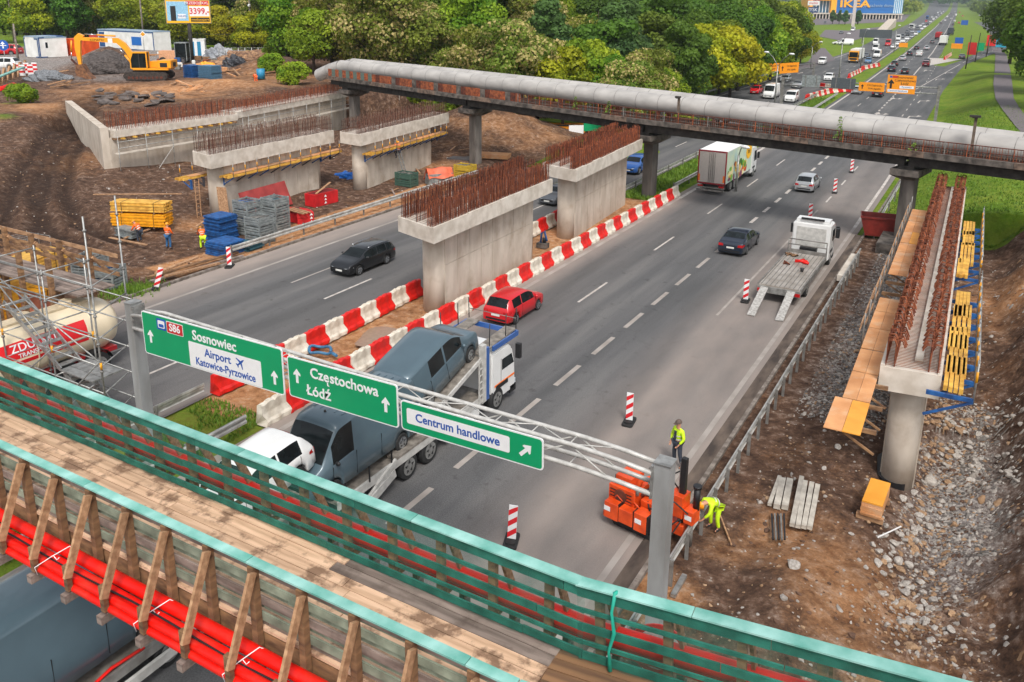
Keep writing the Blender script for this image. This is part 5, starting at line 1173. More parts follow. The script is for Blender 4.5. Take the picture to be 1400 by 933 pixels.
kn = {'hatch': 'hatchback', 'sedan': 'saloon', 'mpv': 'people carrier', 'van': 'van', 'estate': 'estate', 'suv': 'tall car'}
for i, (px, py) in enumerate(lanesL):
 q = at(px, py);k = ['sedan', 'hatch', 'mpv', 'van', 'sedan', 'suv', 'estate'][i % 7];c_ = colsL[i % 20] if k != 'van' else 'white';key = (c_, k);cnt[key] = cnt.get(key, 0) + 1
 place(k, q.x, q.y, -1, f'{ordw[cnt[key] - 1]} {adj[c_]} {kn[k]} counting back along the far oncoming queue', C[c_], group=G_)
cnt = {}
for i, (px, py) in enumerate([(1292, 29), (1300, 27), (1286, 33), (1305, 30), (1307, 22), (1300, 20), (1312, 18), (1306, 16.5), (1317, 14), (1311, 13), (1322, 11), (1295, 24), (1303, 35), (1316, 23), (1325, 13)]):
 q = at(px, py);k = ['sedan', 'mpv', 'hatch', 'suv', 'van'][i % 5];c_ = ['white', 'silver', 'grey', 'white', 'white', 'black', 'red'][i % 7] if k != 'van' else 'white';key = (c_, k);cnt[key] = cnt.get(key, 0) + 1
 place(k, q.x, q.y, 1, f'{ordw[cnt[key] - 1]} {adj[c_]} {kn[k]} beyond the loaded lorry, driving away', C[c_], group=G_)
cnt = {}
for i, (px, py) in enumerate([(1110, 54), (1150, 46.5), (1156, 62), (1096, 60), (1146, 61), (1166, 43), (1340, 22), (1345, 18), (1087, 33), (1128, 32), (1178, 26), (1200, 24)]):
 q = at(px, py);k = ['hatch', 'sedan', 'van'][i % 3];c_ = ['white', 'grey', 'silver', 'red'][i % 4] if k != 'van' else 'white';key = (c_, k);cnt[key] = cnt.get(key, 0) + 1
 place(k, q.x, q.y, -1 if i % 2 else R_(200), f'{ordw[cnt[key] - 1]} {adj[c_]} {kn[k]} on the side roads by the blue store', C[c_], group='cars on the side roads')

# ---- lorries
def lorry_cab(t, x0, col, W_=2.5, L_=2.0, H_=2.9, base=.45, deflector=True, rear_detail=False):
 """cab with its front at x0, driving to +x"""
 poly = [(x0 - L_, base), (x0 - .02, base), (x0, base + .5), (x0 - .03, 1.55), (x0 - .22, H_ - .25), (x0 - .5, H_), (x0 - L_, H_ + .02)]
 Ry = Matrix(((1, 0, 0, 0), (0, 0, -1, 0), (0, 1, 0, 0), (0, 0, 0, 1)))
 mb = MB();mb.prism(poly, -W_ / 2, W_ / 2, Ry);o = obj('cab', mb, col, t)
 bm = bmesh.new();bm.from_mesh(o.data);bmesh.ops.bevel(bm, geom=bm.edges[:], offset=.07, segments=2, affect='EDGES');bm.to_mesh(o.data);bm.free()
 mb = MB();mb.add([(x0 - .022, -W_ / 2 + .12, 1.58), (x0 - .022, W_ / 2 - .12, 1.58), (x0 - .19, W_ / 2 - .16, H_ - .33), (x0 - .19, -W_ / 2 + .16, H_ - .33)], [(0, 1, 2, 3)]);obj('windscreen', mb, DGLASS, t)
 for s in (1, -1):
  mb = MB();a = s * (W_ / 2 + .006);mb.add([(x0 - .12, a, 1.55), (x0 - 1.05, a, 1.55), (x0 - 1.05, a, H_ - .45), (x0 - .32, a, H_ - .45)], [(0, 1, 2, 3) if s < 0 else (3, 2, 1, 0)]);obj('side_window', mb, DGLASS, t)
  mb = MB();mb.box(x0 - 1.12, x0 - 1.1, min(a, a - s * .01), max(a, a - s * .01) + .0, .7, H_ - .4);obj('door_gap', mb, BLACKP, t)
  mb = MB();mb.box(x0 - .05, x0 + .12, min(s * (W_ / 2 + .02), s * (W_ / 2 + .22)), max(s * (W_ / 2 + .02), s * (W_ / 2 + .22)), 1.7, 2.3);obj('mirror', mb, BLACKP, t)
  mb = MB();mb.box(x0 - .05, x0 + .015, min(s * .75, s * 1.15), max(s * .75, s * 1.15), .62, .82);obj('headlight', mb, LAMPW, t)
  mb = MB();mb.box(x0 - 1.5, x0 - .6, min(s * (W_ / 2 - .35), s * (W_ / 2 + .02)), max(s * (W_ / 2 - .35), s * (W_ / 2 + .02)), .88, 1.06);obj('wheel_arch', mb, BLACKP, t)
 mb = MB();mb.box(x0 - .03, x0 + .012, -W_ / 2 + .3, W_ / 2 - .3, .9, 1.4);obj('grille', mb, BLACKP, t)
 mb = MB();mb.box(x0 - .4, x0 + .05, -W_ / 2, W_ / 2, .3, .6);obj('bumper', mb, GALVD if False else BLACKP, t)
def truck_wheels(t, xs_, W_=2.5, r=.5, dual=True):
 for x in xs_:
  for s in (1, -1): wheel(t, x, s * (W_ / 2 - .17), r, s, .32, GALV)
# box lorry with printed tarpaulin
t = thing('box_lorry', 'white roofed box lorry with colourful vegetable print and yellow disc driving away', 'lorry', (-19.75, 67.0, 0), R_(90));BL = t;t.scale = (VS,) * 3
WHP = paint('white', 'dcdcda', .6, 0)
mb = MB();mb.box(.05, 8.6, -1.24, 1.24, .95, 3.78);obj('box_body', mb, M('box_panel', 'd9d9d4', .45, var=.03), t)
mb = MB();mb.box(.02, 8.62, -1.25, 1.25, 3.782, 3.84);obj('roof', mb, M('roof_white', 'f0f0ee', .5, var=.03), t)
RF = M('dark_red_frame', '8f1f2c', .45)
for (y0_, y1_, z0_, z1_) in ((-1.27, -1.17, .9, 3.86), (1.17, 1.27, .9, 3.86), (-1.165, 1.165, 3.74, 3.86), (-1.165, 1.165, .86, .98)):
 mb = MB();mb.box(-.04, .045, y0_, y1_, z0_, z1_);obj('frame_bar', mb, RF, t)
for s in (-1, 1):
 mb = MB();mb.box(-.03, .04, min(s * .02, s * 1.16), max(s * .02, s * 1.16), 1.0, 3.72);obj('rear_door', mb, M('rear_door_grey', 'b9b3ae', .5, var=.05), t)
 for yv in (.1, .25): mb = MB();mb.tube([(-.06, s * yv, 1.05), (-.06, s * yv, 3.7)], .022, 6);obj('lock_rod', mb, GALVD, t)
 mb = MB();mb.box(-.05, -.028, s * 1.1 - .07, s * 1.1 + .07, 1.1, 1.7);obj('reflector', mb, M('orange_stripe', 'ff7a10', .4), t)
 mb = MB();mb.box(-.12, .1, s * .95 - .22, s * .95 + .22, .62, .76);obj('tail_light', mb, RED_T, t)
mb = MB();mb.box(-.1, .15, -1.2, 1.2, .5, .6);mb2 = MB();mb2.box(-.35, -.05, -1.2, 1.2, .3, .42);obj('tail_lift', mb2, GALVD, t);obj('bumper', mb, GALVD, t)
mb = MB();mb.box(.2, 10.3, -.5, .5, .6, .94);obj('chassis', mb, BLACKP, t)
pr = [rnd.random() for _ in range(200)]
side = -1.246
def disc(x, z, rx, rz, mat, nm, lvl, n=18):
 mb = MB();mb.add([(x + rx * math.cos(2 * math.pi * k / n), side - .002 - .002 * lvl, z + rz * math.sin(2 * math.pi * k / n)) for k in range(n)], [tuple(range(n))]);return obj(nm, mb, mat, t)
mb = MB();mb.add([(.1, side - .003, 1.0), (8.55, side - .003, 1.0), (8.55, side - .003, 3.74), (.1, side - .003, 3.74)], [(0, 1, 2, 3)]);obj('side_print', mb, M('print_pale_blue', 'a9c4c2', .5, scale=.6, col2='c9d4b4'), t)
rr_ = random.Random(3)
for i in range(48):
 x = rr_.uniform(.4, 6.6);z = 1.1 + rr_.random() * 1.7 * (1 - abs(x - 3.2) / 6);c_ = rr_.choice(['4d8f2a', '6fae35', 'c23a20', 'e08a2a', '3c6e28', 'e8d7a0', 'd8b13a', '7c3b5a'])
 disc(x, z, rr_.uniform(.2, .5), rr_.uniform(.15, .4), M('print_' + c_, c_, .5), 'printed_vegetable', 1 + i * .3, 10)
disc(7.3, 2.9, .95, .75, M('print_yellow', 'f2b414', .5), 'printed_disc', 12);
text_mb('bio', .7, M('print_ink', '5a3a10', .5), t, Matrix.Translation((7.3, side - .04, 2.9)) @ Matrix.Rotation(R_(90), 4, 'X'), 'lettering', .001)
lorry_cab(t, 10.6, WHP, H_=3.0, L_=1.9);truck_wheels(t, (9.6, 1.9, 3.1))
# oncoming yellow lorry etc
def simple_artic(name, lab, x, y, hd, cabcol, boxcol, Lb=9, H_=3.7, small=1.):
 t = thing(name, lab, 'lorry', (x, y, 0), R_(90) if hd == 1 else R_(-90), 'lorries in the far traffic');t.scale = (VS * small,) * 3
 mb = MB();mb.box(-Lb / 2 - 1, Lb / 2 - 1, -1.22, 1.22, 1.05, H_);obj('box_body', mb, boxcol, t);lorry_cab(t, Lb / 2 + 1.2, cabcol, H_=3.3)
 mb = MB();mb.box(-Lb / 2 - .9, Lb / 2, -.5, .5, .6, 1.04);obj('chassis', mb, BLACKP, t);truck_wheels(t, (Lb / 2 + .2, -Lb / 2 + .6, -Lb / 2 + 1.9));return t
q = at(1166, 86.5);simple_artic('lorry', 'yellow fronted lorry with white box coming towards the camera', q.x, q.y + 5, -1, paint('yellow', 'e69a14'), M('box_panel', 'd9d9d4'))
q = at(1288, 62.5);simple_artic('lorry', 'white box lorry driving away before the exit gore', q.x, q.y + 5, 1, WHP, M('box_panel', 'd9d9d4'))
q = at(1281.5, 54.5);simple_artic('lorry', 'small red lorry left of the white box lorry', q.x, q.y + 4, 1, C and paint(*C['red']), paint('lorry_red', 'a01824'), Lb=5, H_=3.0)
q = at(1298, 48.5);simple_artic('lorry', 'dark loaded lorry ahead of the white box lorry', q.x, q.y + 6, 1, paint(*C['navy']), M('dark_load', '3a4048', var=.5, scale=1), Lb=10)
q = at(1245, 40.5);simple_artic('lorry', 'white lorry inside the far oncoming queue', q.x, q.y + 6, -1, WHP, WHP, Lb=6, H_=3.2)
q = at(1267, 27);simple_artic('lorry', 'blue lorry inside the far oncoming queue', q.x, q.y + 6, -1, paint(*C['blue']), paint(*C['blue']), Lb=6)
q = at(1144 - 2, 41 + 0);

# ---- car transporter with its load
tr = thing('car_transporter', 'white and blue car transporter lorry with raised loading deck, carrying grey vans', 'lorry', (-16.45, 20, 0), R_(90))
def TB(name, x0, x1, y0_, y1_, z0_, z1_, m_, par=None, M__=None): mb = MB();mb.box(x0, x1, y0_, y1_, z0_, z1_, M__);return obj(name, mb, m_, par or tr)
lorry_cab(tr, 6.9, WHP, W_=2.3, L_=1.75, H_=2.45, base=.4)
TB('orange_line', 5.3, 6.8, -1.166, -1.158, 1.02, 1.1, M('orange_stripe', 'ff7a10'))
for y_ in (-1.19, 1.19): TB('roof_band', 5.1, 7.0, y_ - .03, y_ + .03, 2.62, 2.82, paint(*C['blue']))
TB('roof_band', 6.95, 7.02, -1.155, 1.155, 2.62, 2.82, paint(*C['blue']))
truck_wheels(tr, (5.5, 1.05, -.15), 2.35, .47)
TB('chassis', -1.2, 6.2, -.5, .5, .55, .85, GALVD)
ALU = M('perforated_deck', '9b9389', .6, .3, scale=4, col2='6f6860')
for y_ in (-1, 1):
 TB('lower_deck', -3.6, 4.6, min(y_ * .42, y_ * 1.12), max(y_ * .42, y_ * 1.12), .93, 1.0, ALU);TB('side_rail', -3.6, 4.7, y_ * 1.15 - .04, y_ * 1.15 + .04, .78, 1.05, STEELW)
 TB('mudguard', .3, 1.8, y_ * 1.0 - .2, y_ * 1.0 + .2, 1.051, 1.12, ALU);TB('mudguard', -.85, .28, y_ * 1.0 - .2, y_ * 1.0 + .2, 1.052, 1.13, ALU)
 TB('tool_box', 2.0, 4.2, y_ * 1.0 - .16, y_ * 1.0 + .16, .4, .76, WHP)
 mb = MB();mb.beam((-1.0, y_ * 1.22, .72), (-2.5, y_ * 1.26, .32), .1, .3);obj('loading_arm', mb, STEELW, tr)
 mb = MB();mb.beam((-.9, y_ * 1.22, 1.1), (-2.6, y_ * 1.24, .38), .08, .18);obj('loading_arm', mb, STEELW, tr)
 # upper deck, tilted nose-up over the cab
 mb = MB();mb.beam((1.3, y_ * .85, 1.72), (4.4, y_ * .85, 2.60), .5, .06);mb.cur = 0;obj('upper_deck', mb, ALU, tr);mb = MB();mb.beam((4.4, y_ * .85, 2.70), (7.0, y_ * .85, 2.86), .5, .06);obj('upper_deck', mb, ALU, tr)
 mb = MB();mb.beam((1.3, y_ * 1.13, 1.68), (4.4, y_ * 1.13, 2.56), .06, .16);obj('side_rail', mb, STEELW, tr)
 TB('deck_column', 4.35, 4.6, y_ * 1.13 - .09, y_ * 1.13 + .09, .8, 3.1, STEELW);TB('blue_column', 4.62, 4.85, y_ * 1.13 - .07, y_ * 1.13 + .07, .8, 2.9, paint(*C['blue']))
 mb = MB();mb.tube([(1.3, y_ * 1.1, 1.0), (1.3, y_ * 1.1, 1.7)], .06, 6);obj('deck_column', mb, STEELW, tr)
 for x in (-3.3, -2.2, -1.1): TB('safety_post', x - .02, x + .02, y_ * 1.2 - .02, y_ * 1.2 + .02, 1.0, 1.55, BLACKP)
 for x in (5.0, 6.2, 7.0): mb = MB();mb.tube([(x, y_ * 1.1, 2.85), (x, y_ * 1.12, 3.75)], .02, 5);obj('safety_post', mb, BLACKP, tr)
mb = MB();mb.tube([(7.0, -1.1, 3.3), (7.0, 1.1, 3.3)], .015, 5);obj('safety_wire', mb, GALVD, tr)
for k in range(6): mb = MB();mb.box(4.1, 4.3, -1.25, -1.22, .9 + .27 * k, .94 + .27 * k);obj('ladder_rung', mb, STEELW, tr)
for y_ in (-1.25,):
 for xx in (4.08, 4.32): mb = MB();mb.box(xx - .02, xx + .02, y_ - .0, y_ + .04, .8, 2.5);obj('ladder_rail', mb, STEELW, tr)
v1 = place('mpv', -16.45, 22.85, R_(90), 'blue grey glazed van tilted nose-up on the top deck of the transporter', C['blueg'], z=2.12, pitch=-math.atan((2.60 - 1.72) / 3.1), sc=.98)
v2 = place('van', -16.4, 18.15, R_(-90), 'large blue grey panel van facing the camera on the transporter', C['blueg'], z=1.02, sc=.93)
mb = MB();mb.add([(1.98, .42, 1.53), (1.98, .72, 1.53), (1.90, .72, 1.66), (1.90, .42, 1.66)], [(0, 1, 2, 3)]);obj('paper_sheet', mb, SIGNW, v2)
mb = MB();mb.sphere((1.0, 0, 2.5), .05, 6, 4, (1, 1, 1.6));obj('antenna_base', mb, BLACKP, v2)
for k in range(5): mb = MB();mb.box(-2.2, .9, -.62 + .3 * k, -.58 + .3 * k, 2.49, 2.512);obj('roof_rib', mb, PAINT['blue_grey'], v2)
# trailer behind, carrying white car and next van, passing under the footbridge
tl = thing('trailer', 'car carrying trailer passing under the footbridge behind the transporter', 'trailer', (-16.45, 10, 0), R_(90))
for y_ in (-1, 1):
 TB('deck', -6, 2.2, min(y_ * .4, y_ * 1.12), max(y_ * .4, y_ * 1.12), .85, .92, ALU, tl);TB('side_rail', -6, 2.4, y_ * 1.16 - .04, y_ * 1.16 + .04, .7, .95, GALVD, tl)
 mb = MB();mb.beam((2.2, y_ * .8, .9), (5.2, y_ * .8, 1.9), .5, .06);obj('front_deck', mb, ALU, tl)
 mb = MB();mb.tube([(2.4, y_ * 1.0, .7), (4.0, y_ * 1.0, 1.5)], .05, 6);obj('deck_strut', mb, GALV, tl)
 mb = MB();mb.beam((.6, y_ * 1.26, .55), (2.3, y_ * 1.28, 1.1), .09, .2);obj('loading_arm', mb, STEELW, tl);mb = MB();mb.beam((.5, y_ * 1.3, .5), (-1.6, y_ * 1.3, .5), .09, .22);obj('loading_arm', mb, STEELW, tl)
truck_wheels(tl, (1.55, .45), 2.35, .42);TB('beam', -6, 6.2, -.18, .18, .55, .84, GALVD, tl)
place('hatch', -16.6, 14.35, R_(-90), 'white hatchback tilted on the front deck of the trailer', C['white'], z=1.85, pitch=R_(6), sc=.95)
place('van', -16.4, 8.4, R_(90), 'large blue grey van on the trailer below the footbridge', C['blueg'], z=.94, sc=.98)
mb = MB();mb.tube([(-15.35, 6.2, 1.0), (-15.28, 7.0, .98), (-15.4, 7.5, 1.05), (-15.25, 8.2, .98), (-15.35, 9.0, 1.03), (-15.3, 9.8, 1.0)], .04, 6)
tag(obj('lashing_strap', mb, REDP, world=True, loc=Vector((-15.3, 8, 1))), 'red lashing strap lying along the trailer deck under the footbridge', 'strap')
# papers behind the windscreen of the panel van

# ---- flatbed recovery lorry on the right
fbp = (at(1042, 410) + at(1095, 422)) / 2
ft = thing('recovery_lorry', 'white recovery lorry with empty aluminium bed and two loading ramps on the road', 'lorry', (-8.75, 43.4, 0), R_(90));ft.scale = (.95,) * 3
FM = ft
def FB(name, *a): mb = MB();mb.box(*a[:6]);return obj(name, mb, a[6], ft)
FB('bed', 0.0, 7.2, -1.12, 1.12, .84, .98, M('aluminium_bed', 'b5aea6', .5, .3, scale=1.2, col2='958c82', detail=8))
for y_ in np.linspace(-1.0, 1.0, 9): FB('bed_rib', .02, 7.15, y_ - .02, y_ + .02, .982, 1.0, GALVD)
for y_ in (-1, 1): FB('side_rail', 0, 7.2, y_ * 1.16 - .04, y_ * 1.16 + .04, .72, 1.03, GALVD);FB('under_side', .4, 7.0, y_ * .9 - .1, y_ * .9 + .1, .45, .72, BLACKP)
FB('rear_frame', -.12, -.01, -1.18, 1.18, .55, .9, GALV)
for y_ in (-1, 1): FB('tail_light', -.15, -.122, y_ * .98 - .18, y_ * .98 + .18, .6, .78, RED_T)
for y_ in (-.68, .78):
 mb = MB();mb.beam((-.05, y_, .86), (-2.75, y_ + (.0 if y_ > 0 else -.02), .05), .42, .06, up=(0, 0, 1));obj('loading_ramp', mb, M('ramp_grid', 'c3c0bb', .5, .2, scale=8, col2='98948e'), ft)
FB('headboard', 7.22, 7.30, -1.15, 1.15, .98, 1.2, GALVD)
for z in (1.5, 1.85): mb = MB();mb.tube([(7.26, -1.15, z), (7.26, 1.15, z)], .035, 6);obj('headboard_tube', mb, GALVD, ft)
for y_ in (-1.15, 1.15): mb = MB();mb.tube([(7.26, y_, .98), (7.26, y_, 1.85)], .035, 6);obj('headboard_tube', mb, GALVD, ft)
lorry_cab(ft, 10.0, WHP, W_=2.3, L_=1.9, H_=2.75);truck_wheels(ft, (9.0, 2.0), 2.3, .45)
FB('roof_deflector', 8.3, 9.2, -1.0, 1.0, 2.78, 2.95, WHP);FB('cab_rear_panel', 8.07, 8.098, -.9, .9, 1.3, 2.5, M('cab_grey', 'b9b7b2', .5));FB('beacon_bar', 8.15, 8.3, -.7, .7, 2.96, 3.06, BLACKP);FB('winch', 7.4, 7.9, -.5, .5, .98, 1.35, BLACKP)
FB('chassis', .2, 9.5, -.45, .45, .5, .83, BLACKP)
for y_ in (-1, 1): mb = MB();mb.box(9.2, 9.5, min(y_ * 1.28, y_ * 1.5), max(y_ * 1.28, y_ * 1.5), 1.75, 2.35);obj('mirror', mb, BLACKP, ft)
for (x, y_, c_, nm, lab, s_) in ((5.3, -.15, REDP, 'red_strap', 'crumpled red straps lying on the recovery lorry bed', 1), (6.4, .75, WOODB, 'rag_pile', 'brown rags near the headboard of the recovery lorry', .8), (4.4, .55, RUST, 'rusty_chain', 'rusty chain heap in the middle of the recovery lorry bed', .5), (3.4, -.5, BLACKP, 'bucket', 'small black bucket on the recovery lorry bed', .45)):
 mb = MB();rr_ = random.Random(len(nm))
 if nm == 'bucket': mb.tube([(0, 0, 0), (0, 0, .2)], [.08, .11], 10)
 else:
  pts = [(rr_.uniform(-.5, .5) * s_, rr_.uniform(-.35, .35) * s_, .03 + rr_.random() * .1) for _ in range(9)];mb.tube(pts, .05 * s_ + .02, 5)
 wp = Vector((-8.75 - y_ * .95, 43.4 + x * .95, .95));o = obj(nm, mb, c_);o.location = wp;tag(o, lab, nm.replace('_', ' ').split()[-1])
# ---- cream road tanker
tk = thing('road_tanker', 'cream road tanker with red ZDULSKI panel passing behind the left scaffold', 'tanker', (-32.3, 13.9, 0), R_(-90))
mb = MB();mb.tube([(-7.0, 0, 1.95), (-6.9, 0, 1.95), (-6.7, 0, 1.95), (-6.2, 0, 1.9), (1.5, 0, 1.9), (1.6, 0, 1.9)], [.35, .8, 1.0, 1.15, 1.15, .9], 32);obj('tank', mb, TANKC, tk)
for x in (-5.6, -3.2, -.8): mb = MB();mb.tube([(x - .03, 0, 1.9), (x + .03, 0, 1.9)], 1.17, 32);obj('tank_band', mb, TANKC, tk)
mb = MB();mb.box(-6.0, 1.4, -.3, .3, 3.02, 3.1);obj('top_walkway', mb, M('cream_steel', 'cdbb9c', .5), tk)
for x in (-5.2, -3.4, -1.6): mb = MB();mb.tube([(x, 0, 3.02), (x, 0, 3.26)], .26, 14);obj('manhole', mb, M('cream_steel', 'cdbb9c', .5), tk)
RT = M('tank_red', 'd41c22', .4, var=.05)
def onTank(a0, a1, x0, x1, mat, nm, r=1.158, side=1):
 mb = MB();n_ = 8;vs = []
 for i in range(n_ + 1):
  a = a0 + (a1 - a0) * i / n_
  for x in (x0, x1): vs.append((x, side * r * math.cos(a), 1.9 + r * math.sin(a)))
 mb.add(vs, [(2 * i, 2 * i + 1, 2 * i + 3, 2 * i + 2) if side > 0 else (2 * i + 2, 2 * i + 3, 2 * i + 1, 2 * i) for i in range(n_)], True);return obj(nm, mb, mat, tk)
onTank(.05, .62, -5.3, .2, RT, 'red_panel');onTank(-.16, -.03, -5.3, .6, RT, 'red_stripe')
for txt, sz, a in (('ZDULSKI', .46, .40), ('TRANSPORT', .24, .13)):
 T = Matrix.Translation((-3.1, 1.172 * math.cos(a), 1.9 + 1.172 * math.sin(a))) @ Matrix.Rotation(R_(180), 4, 'Z') @ Matrix.Rotation(R_(90) - a, 4, 'X')
 text_mb(txt, sz, SIGNW, tk, T, 'lettering', .003, bold=.004)
mb = MB();mb.box(-6.6, 2.2, -1.0, 1.0, .8, .98);obj('chassis', mb, paint('chassis_red', 'a81420'), tk)
truck_wheels(tk, (-5.6, -4.3, -3.0), 2.45, .52)
for x in (-5.6, -4.3, -3.0): mb = MB();mb.tube([(x + .62 * math.cos(a), 0, .52 + .62 * math.sin(a)) for a in np.linspace(.2, 2.9, 7)], .03, 4);
for x in (-5.6, -4.3, -3.0):
 vs = [];
 for a in np.linspace(.15, 3.0, 8):
  for yy in (.85, 1.25): vs.append((x + .64 * math.cos(a), yy, .52 + .64 * math.sin(a)))
 mb = MB();mb.add(vs, [(2 * i, 2 * i + 1, 2 * i + 3, 2 * i + 2) for i in range(7)], True);obj('mudguard', mb, BLACKP, tk)

# ------------------------------------------------------------------ trees
def leafmat(name, c1, c2, flower=None, ff=0.):
 mt = bpy.data.materials.new(name);mt.use_nodes = True;n = mt.node_tree;N, L = n.nodes, n.links;b = N['Principled BSDF']
 at2 = N.new('ShaderNodeAttribute');at2.attribute_name = 'leaf';sp = N.new('ShaderNodeSeparateColor');L.new(at2.outputs['Color'], sp.inputs[0])
 rp = N.new('ShaderNodeValToRGB');e = rp.color_ramp.elements;e[0].color = lin(c1);e[1].color = lin(c2);L.new(sp.outputs[0], rp.inputs[0]);out = rp.outputs[0]
 oi = N.new('ShaderNodeObjectInfo');mr = N.new('ShaderNodeMapRange');mr.inputs[3].default_value = .8;mr.inputs[4].default_value = 1.2;L.new(oi.outputs['Random'], mr.inputs[0])
 mr2 = N.new('ShaderNodeMapRange');mr2.inputs[3].default_value = .475;mr2.inputs[4].default_value = .525;mu = N.new('ShaderNodeMath');mu.operation = 'FRACT';mm = N.new('ShaderNodeMath');mm.operation = 'MULTIPLY';mm.inputs[1].default_value = 7.3;L.new(oi.outputs['Random'], mm.inputs[0]);L.new(mm.outputs[0], mu.inputs[0]);L.new(mu.outputs[0], mr2.inputs[0])
 h = N.new('ShaderNodeHueSaturation');L.new(mr.outputs[0], h.inputs['Value']);L.new(mr2.outputs[0], h.inputs['Hue']);L.new(out, h.inputs['Color']);out = h.outputs[0]
 if flower:
  m_ = N.new('ShaderNodeMix');m_.data_type = 'RGBA';m_.inputs[7].default_value = lin(flower);L.new(sp.outputs[1], m_.inputs[0]);L.new(out, m_.inputs[6]);out = m_.outputs[2]
 L.new(out, b.inputs['Base Color']);b.inputs['Roughness'].default_value = .6;b.inputs['Specular IOR Level'].default_value = .25
 tr_ = N.new('ShaderNodeBsdfTranslucent');L.new(out, tr_.inputs[0]);ms = N.new('ShaderNodeMixShader');ms.inputs[0].default_value = .35;L.new(b.outputs[0], ms.inputs[1]);L.new(tr_.outputs[0], ms.inputs[2]);L.new(ms.outputs[0], N['Material Output'].inputs[0]);return mt
LEAF = {'dark': leafmat('leaf_dark', '345017', '6e8c2c'), 'mid': leafmat('leaf_mid', '4e7212', 'a0b02c'), 'yellow': leafmat('leaf_yellow', '66790f', 'b8b422'), 'robinia': leafmat('leaf_robinia', '566a1c', '8f9838', 'c4b276'), 'bluish': leafmat('leaf_blue', '2f4f28', '5f8442')}
BARK = M('bark', '4b4036', .9, scale=8, col2='2c2520')
def crown_mesh(name, H_, Rr, nleaf, size, flower=0., seed=0, shape='round', low=.18, clumps=34):
 g = np.random.RandomState(seed);cc = []
 while len(cc) < clumps:
  p = g.uniform(-1, 1, 3)
  if np.linalg.norm(p) > 1: continue
  if np.linalg.norm(p) < .45 and g.rand() < .7: continue
  cc.append(p)
 cc = np.array(cc);zc = H_ * (low + (1 - low) / 2);hz_ = H_ * (1 - low) / 2
 cen = np.stack([cc[:, 0] * Rr * .8, cc[:, 1] * Rr * .8, zc + cc[:, 2] * hz_ * .82], 1)
 if shape == 'cone': k = 1.25 - .95 * (cen[:, 2] / H_);cen[:, 0] *= k;cen[:, 1] *= k
 cr = Rr * g.uniform(.24, .48, clumps);tone = g.uniform(0, 1, clumps);fl = g.rand(clumps) < flower
 n_ = nleaf;ci = g.randint(0, clumps, n_);d = g.normal(size=(n_, 3));d /= np.linalg.norm(d, axis=1)[:, None];d[:, 2] = np.abs(d[:, 2]) * np.where(g.rand(n_) < .75, 1, -1)
 rad = cr[ci] * g.uniform(.55, 1.12, n_) ** .6;pos = cen[ci] + d * rad[:, None] * np.array([1, 1, .8])
 pos[:, 2] = np.maximum(pos[:, 2], .25)
 nrm = d + g.normal(size=(n_, 3)) * .55;nrm /= np.linalg.norm(nrm, axis=1)[:, None]
 a = np.cross(nrm, g.normal(size=(n_, 3)));a /= np.linalg.norm(a, axis=1)[:, None];b_ = np.cross(nrm, a);s_ = size * g.uniform(.55, 1.25, n_)[:, None]
 isf = (g.rand(n_) < np.where(fl[ci], .6, .1)) & (flower > 0)
 v = np.stack([pos - a * s_ * .5 - b_ * s_ * .35, pos + a * s_ * .5 - b_ * s_ * .35, pos + a * s_ * .32 + b_ * s_ * .6, pos - a * s_ * .5 + b_ * s_ * .3], 1).reshape(-1, 3)
 me = bpy.data.meshes.new(name);me.vertices.add(len(v));me.vertices.foreach_set('co', v.ravel());me.loops.add(len(v));me.loops.foreach_set('vertex_index', np.arange(len(v)));me.polygons.add(n_);me.polygons.foreach_set('loop_start', np.arange(n_) * 4);me.polygons.foreach_set('loop_total', np.full(n_, 4));me.update(calc_edges=True)
 t_ = np.clip(tone[ci] * .7 + g.uniform(0, .3, n_), 0, 1);col = np.zeros((len(v), 4));col[:, 0] = np.repeat(t_, 4);col[:, 1] = np.repeat(isf * g.uniform(.6, 1, n_), 4);col[:, 3] = 1
 ca = me.color_attributes.new('leaf', 'FLOAT_COLOR', 'POINT');ca.data.foreach_set('color', col.ravel().astype(np.float32));return me, cen
def tree_proto(name, kind, H_, Rr, nleaf, size, flower=0, seed=0, shape='round', low=.18):
 me, cen = crown_mesh(name + '_crown', H_, Rr, nleaf, size, flower, seed, shape, low);me.materials.append(LEAF[kind])
 mb = MB();mb.tube([(0, 0, -.6), (.05, 0, H_ * .3), (.0, .1, H_ * .62), (0, 0, H_ * .9)], [H_ * .022, H_ * .017, H_ * .011, .02], 7)
 for k in range(0, len(cen), 3):
  c = cen[k];mb.tube([(0, .03, min(c[2] * .6, H_ * .6)), (c[0] * .5, c[1] * .5, c[2] * .82), tuple(c)], [H_ * .009, H_ * .006, .02], 4)
 return me, mb.mesh(name + '_trunk', BARK)
TP = [('robinia', tree_proto('robinia', 'robinia', 10, 4.0, 15000, .27, .4, 1, low=.06)), ('robinia', tree_proto('robinia', 'robinia', 11, 4.6, 16000, .27, .28, 2, low=.06)), ('dark', tree_proto('dark', 'dark', 13, 4.2, 14000, .34, 0, 3, low=.08)), ('mid', tree_proto('mid', 'mid', 11, 4.2, 14000, .32, 0, 4, low=.06)),
  ('yellow', tree_proto('yellow', 'yellow', 9, 4.0, 14000, .3, 0, 5, low=.06)), ('bluish', tree_proto('bluish', 'bluish', 14, 3.6, 13000, .35, 0, 6, 'cone', .08)), ('mid', tree_proto('bush', 'mid', 5, 3.2, 6000, .36, 0, 7, low=.02)), ('dark', tree_proto('dark2', 'dark', 15, 5.2, 15000, .36, 0, 8, low=.08))]
